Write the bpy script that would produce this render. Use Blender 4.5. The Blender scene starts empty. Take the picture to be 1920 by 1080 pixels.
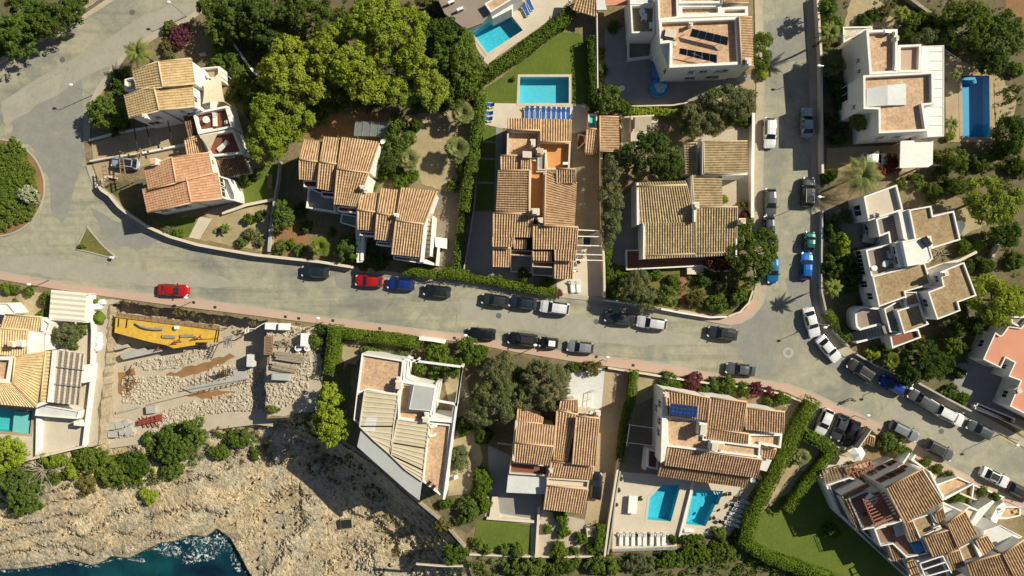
import bpy, bmesh, math, random
import numpy as np
from mathutils import Vector, noise as mnoise
from mathutils.geometry import tessellate_polygon
C = bpy.context.scene.collection
SC = bpy.context.scene
R = math.radians
random.seed(7)
rng = np.random.default_rng(11)

# ------------------------------------------------------------------ camera, sky, sun, exposure
H = 105.0          # drone height (m)
S = 12.5           # photo pixels per metre on the ground
cam = bpy.data.cameras.new('drone_camera'); camo = bpy.data.objects.new('drone_camera', cam); C.objects.link(camo)
camo.location = (0, 0, H); camo.rotation_euler = (0, 0, 0)
cam.sensor_width = 36; cam.lens = 18.0 * H / (960 / S); cam.clip_start = 1; cam.clip_end = 3000
SC.camera = camo
SUN_AZ = R(24); SUN_EL = R(37.5)     # azimuth counted from +x (east) towards +y (north)
w = bpy.data.worlds.new('World'); SC.world = w; w.use_nodes = True
nt = w.node_tree; nt.nodes.clear()
sky = nt.nodes.new('ShaderNodeTexSky'); sky.sky_type = 'NISHITA'; sky.sun_disc = False
sky.sun_elevation = SUN_EL; sky.sun_rotation = R(90) - SUN_AZ
bg = nt.nodes.new('ShaderNodeBackground'); bg.inputs[1].default_value = 0.05
wo = nt.nodes.new('ShaderNodeOutputWorld'); nt.links.new(sky.outputs[0], bg.inputs[0]); nt.links.new(bg.outputs[0], wo.inputs[0])
sl = bpy.data.lights.new('sun', 'SUN'); sl.energy = 5.0; sl.angle = R(0.5); sl.color = (1.0, 0.94, 0.755)
so = bpy.data.objects.new('sun', sl); C.objects.link(so)
sd = Vector((math.cos(SUN_EL)*math.cos(SUN_AZ), math.cos(SUN_EL)*math.sin(SUN_AZ), math.sin(SUN_EL)))
so.rotation_euler = sd.to_track_quat('Z', 'Y').to_euler(); so.location = (40, 20, 60)
SC.view_settings.view_transform = 'Standard'; SC.view_settings.look = 'None'
SC.view_settings.exposure = 0.32; SC.view_settings.gamma = 1.0

# ------------------------------------------------------------------ measuring frame: photo coordinates + height -> metres
FR = [0.0, 0.0, 1.0]
def fr(ox=0, oy=0, s=1.0): FR[:] = [ox, oy, s]
def P(x, y, z=0.0):
    X = FR[0] + x / FR[2]; Y = FR[1] + y / FR[2]
    k = (H - z) / (H * S)
    return Vector(((X - 960) * k, (540 - Y) * k, z))
def PL(pts, z=0.0): return [P(p[0], p[1], p[2] if len(p) > 2 else z) for p in pts]

# ------------------------------------------------------------------ objects
def wloc(o):
    v = Vector((0, 0, 0))
    while o: v += o.location; o = o.parent
    return v
def tag(o, label=None, cat=None, group=None, kind=None):
    if label: o['label'] = label
    if cat: o['category'] = cat
    if group: o['group'] = group
    if kind: o['kind'] = kind
    return o
def empty(name, loc, label=None, cat=None, group=None):
    o = bpy.data.objects.new(name, None); C.objects.link(o); o.location = loc; o.empty_display_size = 0.3
    return tag(o, label, cat, group)
def copy_tree(o, parent=None):
    c = o.copy(); C.objects.link(c); c.parent = parent
    for ch in list(o.children): copy_tree(ch, c)
    return c

class MB:
    def __init__(s): s.v = []; s.f = []; s.uv = None
    def add(s, vs, fs):
        n = len(s.v); s.v.extend([tuple(v) for v in vs]); s.f.extend([tuple(i + n for i in f) for f in fs]); return s
    def box(s, c, sx, sy, sz, rz=0.0):          # centre of the base, full sizes
        ca, sa = math.cos(rz), math.sin(rz); vs = []
        for dz in (0, sz):
            for dx, dy in ((-.5, -.5), (.5, -.5), (.5, .5), (-.5, .5)):
                x, y = dx * sx, dy * sy
                vs.append((c[0] + x * ca - y * sa, c[1] + x * sa + y * ca, c[2] + dz))
        return s.add(vs, [(3, 2, 1, 0), (4, 5, 6, 7), (0, 1, 5, 4), (1, 2, 6, 5), (2, 3, 7, 6), (3, 0, 4, 7)])
    def bar(s, a, b, wd, hg=None, up=Vector((0, 0, 1))):   # square bar a -> b
        a = Vector(a); b = Vector(b); hg = hg or wd; d = (b - a)
        if d.length < 1e-6: return s
        d.normalize(); q = d.cross(up)
        if q.length < 1e-4: q = d.cross(Vector((1, 0, 0)))
        q.normalize(); u = q.cross(d); q = q * wd / 2; u = u * hg / 2
        vs = [p + e for p in (a, b) for e in (-q - u, q - u, q + u, -q + u)]
        return s.add(vs, [(0, 1, 2, 3), (7, 6, 5, 4), (0, 4, 5, 1), (1, 5, 6, 2), (2, 6, 7, 3), (3, 7, 4, 0)])
    def tube(s, pts, rad, n=8, cap=True):
        pts = [Vector(p) for p in pts]; base = len(s.v); k = len(pts)
        for i, p in enumerate(pts):
            d = (pts[min(i + 1, k - 1)] - pts[max(i - 1, 0)]).normalized()
            q = d.cross(Vector((0, 0, 1)))
            if q.length < 1e-3: q = d.cross(Vector((1, 0, 0)))
            q.normalize(); u = q.cross(d); r = rad[i] if hasattr(rad, '__len__') else rad
            for j in range(n):
                t = 2 * math.pi * j / n; s.v.append(tuple(p + q * (r * math.cos(t)) + u * (r * math.sin(t))))
        for i in range(k - 1):
            for j in range(n):
                a = base + i * n + j; b = base + i * n + (j + 1) % n; s.f.append((a, b, b + n, a + n))
        if cap:
            s.f.append(tuple(base + j for j in range(n - 1, -1, -1))); s.f.append(tuple(base + (k - 1) * n + j for j in range(n)))
        return s
    def cyl(s, c, r, h, n=12, r2=None):
        c = Vector(c); return s.tube([c, c + Vector((0, 0, h))], [r, r if r2 is None else r2], n)
    def prism(s, top, zb, cap=True):            # top: world vectors, walls straight down to zb
        n = len(top); vs = list(top) + [Vector((p.x, p.y, zb)) for p in top]
        fs = [(i, (i + 1) % n, n + (i + 1) % n, n + i) for i in range(n)]
        if cap: fs.append(tuple(range(n)))
        return s.add(vs, fs)
    def poly(s, pts): return s.add(pts, [tuple(range(len(pts)))])
    def blob(s, c, rx, ry, rz, seed=0, n1=10, n2=6, amp=.18):
        c = Vector(c); vs = []; fs = []
        for i in range(n2 + 1):
            th = math.pi * i / n2
            for j in range(n1):
                ph = 2 * math.pi * j / n1
                d = Vector((math.sin(th) * math.cos(ph), math.sin(th) * math.sin(ph), math.cos(th)))
                k = 1 + amp * 2 * mnoise.noise(d * 1.7 + Vector((seed * 3.1, seed * 1.7, 0)))
                vs.append((c.x + d.x * rx * k, c.y + d.y * ry * k, c.z + d.z * rz * k))
        for i in range(n2):
            for j in range(n1): fs.append((i * n1 + j, (i + 1) * n1 + j, (i + 1) * n1 + (j + 1) % n1, i * n1 + (j + 1) % n1))
        return s.add(vs, fs)
    def build(s, name, mat, parent=None, smooth=False, fix=True):
        off = wloc(parent) if parent else Vector((0, 0, 0))
        me = bpy.data.meshes.new(name)
        v = np.asarray(s.v, dtype=float).reshape(-1, 3) - np.array(off)
        me.from_pydata(v.tolist(), [], s.f)
        if s.uv is not None:
            ul = me.uv_layers.new(name='UVMap'); li = np.empty(len(me.loops), dtype=np.int32); me.loops.foreach_get('vertex_index', li)
            ul.data.foreach_set('uv', np.asarray(s.uv, dtype=np.float32)[li].ravel())
        if fix:
            bm = bmesh.new(); bm.from_mesh(me); bmesh.ops.recalc_face_normals(bm, faces=bm.faces); bm.to_mesh(me); bm.free()
        if smooth: me.polygons.foreach_set('use_smooth', [True] * len(me.polygons))
        me.materials.append(mat)
        o = bpy.data.objects.new(name, me); C.objects.link(o)
        if parent: o.parent = parent
        return o

def inset(poly, d):
    """offset a world polygon (list of vectors) inwards by d metres in plan"""
    n = len(poly); area = sum(poly[i].x * poly[(i+1) % n].y - poly[(i+1) % n].x * poly[i].y for i in range(n))
    sg = 1 if area > 0 else -1; out = []
    for i in range(n):
        a, b, c = poly[i - 1], poly[i], poly[(i + 1) % n]
        e1 = Vector((b.x - a.x, b.y - a.y)).normalized(); e2 = Vector((c.x - b.x, c.y - b.y)).normalized()
        n1 = Vector((-e1.y, e1.x)) * sg; n2 = Vector((-e2.y, e2.x)) * sg
        m = n1 + n2; k = m.dot(n1)
        m = m / k if abs(k) > .3 else n1
        out.append(Vector((b.x + m.x * d, b.y + m.y * d, b.z)))
    return out

# ------------------------------------------------------------------ materials (all procedural)
def newmat(name):
    m = bpy.data.materials.new(name); m.use_nodes = True; n = m.node_tree; n.nodes.clear()
    o = n.nodes.new('ShaderNodeOutputMaterial'); return m, n, o
def nd(n, t, **kw):
    x = n.nodes.new(t)
    for k, v in kw.items():
        if k.startswith('i_'): x.inputs[int(k[2:])].default_value = v
        else: setattr(x, k, v)
    return x
def ramp(n, fac, cols, pos=None):
    r = n.nodes.new('ShaderNodeValToRGB'); e = r.color_ramp.elements
    pos = pos or [i / (len(cols) - 1) for i in range(len(cols))]
    while len(e) < len(cols): e.new(.5)
    for i, (c, p) in enumerate(zip(cols, pos)): e[i].position = p; e[i].color = (*c, 1)
    n.links.new(fac, r.inputs[0]); return r.outputs[0]
def mix(n, fac, a, b, mode='MIX'):
    m = n.nodes.new('ShaderNodeMix'); m.data_type = 'RGBA'; m.blend_type = mode
    for s, v in ((m.inputs[0], fac), (m.inputs[6], a), (m.inputs[7], b)):
        if isinstance(v, (int, float)): s.default_value = v
        elif isinstance(v, tuple): s.default_value = (*v, 1)
        else: n.links.new(v, s)
    return m.outputs[2]
def wpos(n): return n.nodes.new('ShaderNodeNewGeometry').outputs['Position']
def ntex(n, vec, scale, detail=4, rough=.55, dist=0.0):
    t = nd(n, 'ShaderNodeTexNoise'); t.inputs['Scale'].default_value = scale; t.inputs['Detail'].default_value = detail
    t.inputs['Roughness'].default_value = rough; t.inputs['Distortion'].default_value = dist
    n.links.new(vec, t.inputs['Vector']); return t.outputs['Fac']
def finish(n, o, col, rough=.8, bump=None, bstr=.3, bdist=.1, metal=0.0, spec=.3, coat=0.0):
    b = n.nodes.new('ShaderNodeBsdfPrincipled')
    if isinstance(col, tuple): b.inputs['Base Color'].default_value = (*col, 1)
    else: n.links.new(col, b.inputs['Base Color'])
    b.inputs['Roughness'].default_value = rough; b.inputs['Metallic'].default_value = metal
    b.inputs['Specular IOR Level'].default_value = spec; b.inputs['Coat Weight'].default_value = coat
    if bump is not None:
        u = n.nodes.new('ShaderNodeBump'); u.inputs['Strength'].default_value = bstr; u.inputs['Distance'].default_value = bdist
        n.links.new(bump, u.inputs['Height']); n.links.new(u.outputs[0], b.inputs['Normal'])
    n.links.new(b.outputs[0], o.inputs[0]); return b
def surf(name, c1, c2, scale=.6, c3=None, s2=4.0, amt=.5, rough=.85, bump=.25, bdist=.06, metal=0.0, spec=.25, pos=(.35, .65), dist=0.0):
    """two scales of noise mixing real colour variation (wear, dirt, mix of soils) + fine bump"""
    m, n, o = newmat(name); p = wpos(n)
    a = ramp(n, ntex(n, p, scale, 5, .6, dist), [c1, c2], list(pos))
    f = ntex(n, p, s2, 5, .65)
    g = ramp(n, f, [(0, 0, 0), (1, 1, 1)], [.45, .7])
    col = mix(n, g, a, c3 or tuple(x * .8 for x in c1))
    col = mix(n, amt, a, col)
    finish(n, o, col, rough, f if bump else None, bump, bdist, metal, spec)
    return m
def plain(name, c, rough=.5, metal=0.0, spec=.4, var=.12, scale=3.0, coat=0.0):
    m, n, o = newmat(name); p = wpos(n)
    col = ramp(n, ntex(n, p, scale, 3), [tuple(x * (1 - var) for x in c), tuple(min(1, x * (1 + var)) for x in c)], [.3, .7])
    finish(n, o, col, rough, None, metal=metal, spec=spec, coat=coat); return m
def tilemat(name, cols, lichen, lam=.5, lscale=.5, pan=(.52, .49, .46)):
    m, n, o = newmat(name)
    uv = nd(n, 'ShaderNodeUVMap'); fl = nd(n, 'ShaderNodeVectorMath', operation='FLOOR'); n.links.new(uv.outputs[0], fl.inputs[0])
    wn = nd(n, 'ShaderNodeTexWhiteNoise', noise_dimensions='2D'); n.links.new(fl.outputs[0], wn.inputs['Vector'])
    c = ramp(n, wn.outputs['Value'], cols)
    p = wpos(n); f = ntex(n, p, lscale, 6, .7); g = ramp(n, f, [(0, 0, 0), (1, 1, 1)], [.45, .68])
    k = mix(n, lam, (0, 0, 0), g)
    sx = nd(n, 'ShaderNodeSeparateXYZ'); n.links.new(uv.outputs[0], sx.inputs[0]); fu = nd(n, 'ShaderNodeMath', operation='FRACT'); n.links.new(sx.outputs[0], fu.inputs[0])
    c = mix(n, k, c, lichen)
    c = mix(n, 1.0, c, ramp(n, fu.outputs[0], [(1, 1, 1), (1, 1, 1), pan, pan], [0, .48, .56, 1]), 'MULTIPLY')   # pans between the cover tiles multiplied darker
    f2 = ntex(n, p, 9.0, 3)
    c = mix(n, .35, c, ramp(n, f2, [(.5, .5, .5), (1, 1, 1)], [.3, .6]), 'MULTIPLY')
    finish(n, o, c, .85, f2, .3, .02, spec=.2); return m
def leafmat(name, c1, c2, c3=None, trans=.3):
    m, n, o = newmat(name); g = n.nodes.new('ShaderNodeNewGeometry')
    c = ramp(n, g.outputs['Random Per Island'], [c1, c2] + ([c3] if c3 else []))
    f = ntex(n, g.outputs['Position'], .35, 3)
    c = mix(n, .5, c, ramp(n, f, [(.62, .68, .5), (1.15, 1.1, 1.0)], [.3, .7]), 'MULTIPLY')
    oi = n.nodes.new('ShaderNodeObjectInfo'); c = mix(n, .8, c, ramp(n, oi.outputs['Random'], [(.78, .84, .80), (1.0, 1.06, .9), (1.2, 1.12, 1.0), (.95, .98, 1.25)]), 'MULTIPLY')   # every plant its own tint
    d = n.nodes.new('ShaderNodeBsdfDiffuse'); t = n.nodes.new('ShaderNodeBsdfTranslucent'); x = n.nodes.new('ShaderNodeMixShader')
    x.inputs[0].default_value = trans
    n.links.new(c, d.inputs[0]); n.links.new(c, t.inputs[0]); n.links.new(d.outputs[0], x.inputs[1]); n.links.new(t.outputs[0], x.inputs[2])
    n.links.new(x.outputs[0], o.inputs[0]); return m

M = {}
M['soil'] = surf('dry_soil', (.24, .18, .10), (.14, .115, .058), .25, (.34, .265, .16), 2.2, .6, .95, .5)
M['scrubsoil'] = surf('scrub_soil', (.155, .125, .07), (.085, .088, .036), .3, (.24, .185, .11), 1.6, .5, .95, .6)
M['dirt'] = surf('pale_dirt', (.44, .35, .21), (.33, .26, .15), .3, (.24, .20, .11), 1.5, .55, .95, .4)
M['redsoil'] = surf('red_soil', (.33, .16, .07), (.22, .13, .06), .5, (.14, .11, .05), 2.5, .5, .95, .4)
M['lawn'] = surf('cut_grass', (.115, .15, .02), (.075, .12, .017), .22, (.165, .165, .04), 2.2, .55, .95, .6, .08)
M['drylawn'] = surf('dry_grass', (.15, .14, .035), (.10, .115, .03), .6, (.24, .19, .08), 3.0, .6, .95, .6, .08)
M['paving'] = surf('cream_paving', (.60, .52, .41), (.52, .45, .35), .3, (.44, .38, .29), 2.5, .35, .8, .1)
M['greypave'] = surf('grey_paving', (.30, .29, .27), (.25, .24, .22), .3, (.2, .19, .17), 2.5, .4, .85, .15)
M['tanpave'] = surf('tan_paving', (.42, .325, .205), (.36, .27, .165), .3, (.27, .205, .125), 2.5, .45, .85, .15)
M['deck'] = surf('weathered_deck', (.26, .21, .15), (.20, .165, .115), .5, (.15, .12, .08), 3.0, .5, .85, .2)
M['redpave'] = surf('red_clay_floor', (.24, .085, .05), (.19, .07, .042), .5, (.16, .07, .045), 3.0, .4, .7, .1)
M['orange'] = surf('orange_floor', (.62, .29, .095), (.55, .25, .08), .4, (.48, .24, .1), 3.0, .4, .75, .1)
M['pinkroof'] = surf('pink_membrane', (.60, .27, .17), (.55, .24, .15), .3, (.5, .25, .17), 3.0, .35, .8, .1)
M['gravel'] = surf('pale_gravel', (.50, .43, .33), (.43, .36, .27), .5, (.33, .27, .2), 5.0, .6, .95, .5)
M['white'] = surf('white_render', (.78, .765, .72), (.74, .72, .67), .35, (.62, .585, .51), 1.2, .5, .8, .08, .02)
M['cream'] = surf('cream_render', (.66, .58, .46), (.60, .52, .40), .35, (.52, .44, .33), 1.2, .35, .8, .08, .02)
M['wallstone'] = surf('rubble_stone', (.42, .37, .28), (.30, .26, .19), 1.6, (.18, .15, .11), 4.0, .7, .95, .8, .1)
M['kerb'] = surf('kerb_stone', (.42, .385, .32), (.36, .33, .27), .8, (.26, .23, .18), 4.0, .4, .9, .2)
M['pinkpave'] = surf('pink_pavers', (.50, .325, .25), (.47, .34, .26), .5, (.45, .36, .28), 1.2, .6, .9, .2)
M['beigepave'] = surf('beige_pavers', (.46, .39, .285), (.40, .34, .25), .5, (.33, .275, .195), 1.4, .5, .9, .2)
M['concrete'] = surf('raw_concrete', (.42, .41, .38), (.35, .34, .31), .5, (.28, .27, .24), 3.0, .4, .85, .15)
M['bluewhite'] = surf('weathered_white_roof', (.62,.625,.61), (.56,.56,.545), .4, (.44,.44,.42), 2.0, .4, .75, .05)
M['metal'] = plain('galvanised_metal', (.45, .46, .46), .4, .6)
M['darkmetal'] = plain('dark_metal', (.05, .052, .055), .45, .3)
M['whitemetal'] = plain('white_metal', (.75, .75, .73), .4)
M['wood'] = plain('old_timber', (.26, .17, .095), .8, var=.35, scale=6)
M['greywood'] = plain('grey_timber', (.30, .25, .18), .85, var=.4, scale=6)
M['redwood'] = plain('red_stained_timber', (.33, .12, .07), .7, var=.2)
M['bark'] = plain('bark', (.12, .09, .06), .95, var=.4, scale=8)
M['palebark'] = plain('pale_bark', (.25, .21, .17), .95, var=.3, scale=8)
M['glass'] = plain('window_glass', (.02, .025, .03), .12, spec=.5)
M['bluefab'] = plain('blue_fabric', (.02, .10, .36), .8)
M['whitefab'] = plain('white_fabric', (.78, .77, .73), .8, var=.05)
M['canvas'] = plain('beige_canvas', (.62, .53, .38), .85, var=.1)
M['plastic'] = plain('white_plastic', (.78, .78, .76), .4, var=.04)
M['rubber'] = plain('tyre_rubber', (.018, .018, .018), .9)
M['yellow'] = surf('yellow_formply', (.70, .43, .05), (.60, .37, .05), .6, (.36, .25, .09), 1.8, .7, .6, .1)
M['rust'] = plain('red_oxide_steel', (.30, .06, .045), .7, .2, var=.3)
M['rebar'] = plain('rusty_rebar', (.14, .075, .045), .85, .2, var=.3)
M['bluetarp'] = plain('blue_tarp', (.05, .24, .48), .5, var=.3)
M['linepaint'] = surf('road_paint_yellow', (.55, .38, .10), (.46, .34, .14), 1.2, (.38, .33, .24), 5, .7, .8, .05)
M['tan_t'] = tilemat('tan_clay_tiles', [(.50,0.310,0.167), (.60,0.398,0.226), (.68,0.485,0.298), (.55,0.349,0.194)], (.38,0.281,0.163), .35)
M['pink_t'] = tilemat('pink_clay_tiles', [(.60,0.330,0.181), (.68,0.398,0.235), (.72,0.456,0.280), (.64,0.359,0.203)], (.66,0.446,0.298), .3, pan=(.8, .78, .75))
M['straw_t'] = tilemat('straw_clay_tiles', [(.60,0.436,0.226), (.68,0.514,0.289), (.74,0.582,0.353), (.64,0.475,0.262)], (.42,0.320,0.181), .35, .4, (.8,0.757,0.678))
M['brown_t'] = tilemat('brown_clay_tiles', [(.40,0.252,0.136), (.52,0.339,0.194), (.62,0.436,0.262), (.34,0.213,0.118)], (.27,0.194,0.113), .5, .7)
M['olive_t'] = tilemat('weathered_olive_tiles', [(.45,0.330,0.181), (.55,0.427,0.244), (.64,0.514,0.316), (.49,0.369,0.208)], (.32,0.252,0.145), .5, .5)
M['red_t'] = tilemat('red_clay_tiles', [(.53,0.320,0.181), (.63,0.407,0.249), (.70,0.495,0.325), (.57,0.349,0.199)], (.45,0.330,0.199), .35)
M['dark_t'] = tilemat('old_dark_tiles', [(.16,0.097,0.063), (.24,0.145,0.090), (.30,0.194,0.118), (.13,0.087,0.054)], (.10,0.087,0.054), .5, .7)
def brickmat(name, c1, c2, mortar, sc):
    m, n, o = newmat(name); p = wpos(n); b = nd(n, 'ShaderNodeTexBrick'); n.links.new(p, b.inputs['Vector'])
    b.inputs['Color1'].default_value = (*c1, 1); b.inputs['Color2'].default_value = (*c2, 1); b.inputs['Mortar'].default_value = (*mortar, 1)
    b.inputs['Scale'].default_value = sc; b.inputs['Mortar Size'].default_value = .035; b.inputs['Bias'].default_value = -.1
    f = ntex(n, p, 2.2, 6, .75); g = ntex(n, p, .45, 4)
    c = mix(n, .55, b.outputs['Color'], ramp(n, f, [(.35, .33, .3), (1.15, 1.1, 1.05)], [.35, .6]), 'MULTIPLY')
    c = mix(n, .4, c, ramp(n, g, [(.6, .6, .6), (1.1, 1.1, 1.1)], [.35, .65]), 'MULTIPLY')
    finish(n, o, c, .9, f, .4, .04, spec=.2); return m
M['brickroof'] = brickmat('brick_roof_paving', (.70, .48, .31), (.60, .39, .245), (.48, .35, .24), 2.2)
M['gravelroof'] = brickmat('mossy_clay_roof', (.52, .38, .22), (.42, .29, .16), (.24, .19, .11), 2.0)
M['clayroof'] = brickmat('clay_roof_paving', (.66, .45, .29), (.59, .385, .245), (.54, .38, .25), 1.6)
# ---- road: worn concrete with pale and grey patches, stains and hairline cracks
def roadmat():
    m, n, o = newmat('worn_concrete_road'); p = wpos(n)
    a = ramp(n, ntex(n, p, .075, 6, .62, .4), [(.245, .245, .20), (.365, .34, .25), (.265, .26, .21)], [.39, .5, .61])
    f = ntex(n, p, .9, 6, .7); a = mix(n, .6, a, ramp(n, f, [(.68, .68, .68), (1.12, 1.12, 1.1)], [.3, .66]), 'MULTIPLY')
    st = ntex(n, p, .33, 5, .75, .8); a = mix(n, ramp(n, st, [(0, 0, 0), (.55, .55, .55)], [.60, .74]), a, (.16, .155, .14))
    v = nd(n, 'ShaderNodeTexVoronoi', feature='DISTANCE_TO_EDGE'); v.inputs['Scale'].default_value = .07
    dn = nd(n, 'ShaderNodeTexNoise'); dn.inputs['Scale'].default_value = .6; n.links.new(p, dn.inputs['Vector'])
    wv = nd(n, 'ShaderNodeVectorMath', operation='MULTIPLY_ADD'); n.links.new(dn.outputs['Color'], wv.inputs[0]); wv.inputs[1].default_value = (2.5, 2.5, 0); n.links.new(p, wv.inputs[2])
    n.links.new(wv.outputs[0], v.inputs['Vector'])
    a = mix(n, ramp(n, v.outputs['Distance'], [(.28, .28, .28), (0, 0, 0)], [.001, .007]), a, (.12, .115, .10))
    mp = nd(n, 'ShaderNodeMapping'); mp.inputs['Rotation'].default_value = (0, 0, R(8.5)); mp.inputs['Scale'].default_value = (.035, .75, 1); n.links.new(p, mp.inputs[0])
    lane = ntex(n, mp.outputs[0], 1.0, 4, .6)          # tyre worn lanes along the main street
    sp = nd(n, 'ShaderNodeSeparateXYZ'); n.links.new(p, sp.inputs[0]); mr = nd(n, 'ShaderNodeMapRange'); mr.inputs[1].default_value = 30; mr.inputs[2].default_value = 38; mr.inputs[3].default_value = .75; mr.inputs[4].default_value = 0; n.links.new(sp.outputs[0], mr.inputs[0])
    a = mix(n, mr.outputs[0], a, mix(n, 1.0, a, ramp(n, lane, [(.72, .73, .75), (1.0, 1.0, 1.0), (1.16, 1.12, 1.04)], [.34, .5, .66]), 'MULTIPLY'))
    fine = ntex(n, p, 7, 4, .7); a = mix(n, .35, a, ramp(n, fine, [(.7, .7, .7), (1.15, 1.15, 1.15)], [.3, .7]), 'MULTIPLY')
    finish(n, o, a, .9, fine, .25, .03, spec=.25); return m
M['road'] = roadmat()
# ---- shore limestone
def rockmat():
    m, n, o = newmat('shore_limestone'); p = wpos(n)
    a = ramp(n, ntex(n, p, .13, 6, .6, .5), [(.56, .475, .34), (.42, .39, .315), (.50, .405, .28), (.58, .50, .36)], [.36, .46, .54, .64])
    pit = ntex(n, p, 5.5, 3, .6); a = mix(n, .8, a, ramp(n, pit, [(.42, .40, .36), (1, 1, 1)], [.34, .44]), 'MULTIPLY')      # dark spots: shade and dirt of small pits painted into the colour
    big = ntex(n, p, .22, 5, .65, .6); a = mix(n, .9, a, ramp(n, big, [(.62, .63, .62), (.95, .92, .86), (1.06, 1.03, .98)], [.36, .5, .62]), 'MULTIPLY')
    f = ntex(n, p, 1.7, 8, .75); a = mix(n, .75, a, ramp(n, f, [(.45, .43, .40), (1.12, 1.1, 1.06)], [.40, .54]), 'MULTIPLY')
    sep = nd(n, 'ShaderNodeSeparateXYZ'); n.links.new(p, sep.inputs[0])
    wet = nd(n, 'ShaderNodeMapRange'); wet.inputs[1].default_value = -7.15; wet.inputs[2].default_value = -6.5; wet.inputs[3].default_value = 1; wet.inputs[4].default_value = 0
    n.links.new(sep.outputs[2], wet.inputs[0]); a = mix(n, wet.outputs[0], a, (.05, .045, .03))
    finish(n, o, a, .95, ntex(n, p, 4, 8, .8), .9, .12, spec=.15); return m
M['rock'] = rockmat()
def watermat(name, tint, glossy=.06, bscale=1.6, bstr=.15):
    m, n, o = newmat(name); t = n.nodes.new('ShaderNodeBsdfTransparent'); t.inputs[0].default_value = (*tint, 1)
    g = n.nodes.new('ShaderNodeBsdfGlossy'); g.inputs['Roughness'].default_value = .06; g.inputs[0].default_value = (.9, .95, 1, 1)
    b = n.nodes.new('ShaderNodeBump'); b.inputs['Strength'].default_value = bstr; b.inputs['Distance'].default_value = .1
    n.links.new(ntex(n, wpos(n), bscale, 4, .6, .6), b.inputs['Height']); n.links.new(b.outputs[0], g.inputs['Normal'])
    x = n.nodes.new('ShaderNodeMixShader'); x.inputs[0].default_value = glossy
    n.links.new(t.outputs[0], x.inputs[1]); n.links.new(g.outputs[0], x.inputs[2]); n.links.new(x.outputs[0], o.inputs[0]); return m
M['poolwater'] = watermat('pool_water', (.84, .965, .985), .045)
def pooltile(name, c1, c2):
    m, n, o = newmat(name); p = wpos(n)
    v = nd(n, 'ShaderNodeTexVoronoi', feature='SMOOTH_F1'); v.inputs['Scale'].default_value = 2.2
    n.links.new(p, v.inputs['Vector']); c = ramp(n, ntex(n, p, 2.6, 5, .7, 1.2), [c1, c2], [.38, .62])
    finish(n, o, c, .5); return m
M['pool_turq'] = pooltile('turquoise_pool_mosaic', (.10, .50, .60), (.13, .56, .66))
M['pool_blue'] = pooltile('blue_pool_mosaic', (.012, .27, .50), (.018, .31, .55))
M['pool_mid'] = pooltile('bright_blue_pool_mosaic', (.03, .43, .56), (.08, .58, .70))
M['pool_teal'] = pooltile('teal_pool_mosaic', (.08, .46, .46), (.10, .52, .52))
# ---- foliage
M['pine'] = leafmat('pine_foliage', (.20, .26, .03), (.27, .325, .04), (.31, .355, .055))
M['lime'] = leafmat('lime_foliage', (.19, .27, .025), (.265, .34, .04), (.31, .37, .06))
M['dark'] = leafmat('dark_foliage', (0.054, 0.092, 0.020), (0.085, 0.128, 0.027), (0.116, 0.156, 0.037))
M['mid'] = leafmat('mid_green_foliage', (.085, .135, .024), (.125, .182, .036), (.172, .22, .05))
M['olive'] = leafmat('olive_foliage', (.105, .125, .055), (.16, .18, .085), (.21, .225, .12))
M['hedge'] = leafmat('hedge_foliage', (0.085, 0.142, 0.018), (0.132, 0.199, 0.027), (0.186, 0.241, 0.044))
M['dry'] = leafmat('dry_scrub_foliage', (0.155, 0.135, 0.050), (0.232, 0.185, 0.075), (0.139, 0.156, 0.044))
M['bougain'] = leafmat('magenta_blossom', (.20, .035, .09), (.26, .06, .13), (.10, .12, .03))
M['redleaf'] = leafmat('red_foliage', (.16, .035, .03), (.22, .06, .045), (.12, .07, .04))
M['palm'] = leafmat('palm_fronds', (0.139, 0.185, 0.031), (0.202, 0.241, 0.050), (0.264, 0.270, 0.088), .2)
M['palepalm'] = leafmat('pale_fan_fronds', (.16, .195, .07), (.23, .26, .10), (.30, .29, .15), .2)
M['agave'] = leafmat('agave_leaves', (.16, .21, .15), (.22, .26, .2), None, .1)
M['flower'] = leafmat('white_blossom', (.55, .55, .5), (.3, .34, .22), (.12, .17, .06), .1)
# ================================================================== THE SETTING
def tess(name, loops, mat, kind='structure', parent=None):
    flat = [v for l in loops for v in l]
    tris = tessellate_polygon(loops)
    mb = MB(); mb.add(flat, [tuple(t) for t in tris])
    o = mb.build(name, mat, parent)
    for p in o.data.polygons:
        pass
    me = o.data; bm = bmesh.new(); bm.from_mesh(me)
    for f in bm.faces:
        if f.normal.z < 0: f.normal_flip()
    bm.to_mesh(me); bm.free()
    if kind: o['kind'] = kind
    return o
POOLS = {
 'top':  [(886,62),(953,22),(981,57),(914,100)],
 'rect': [(975,144),(1067,144),(1067,194),(973,194)],
 'east': [(1802.5,141),(1854.7,141.7),(1856,258),(1805,258)],
 'west': [(-45,760),(61.4,771),(56.7,813.5),(-45,805)],
 'five': [(1241.7,908),(1276.7,908.5),(1258,978),(1213,975),(1218,933)],
 'six':  [(1300,917),(1356,920),(1346.7,946),(1341,947),(1323,987),(1285,983)],
}
fr()
SHN = [0]
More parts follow.
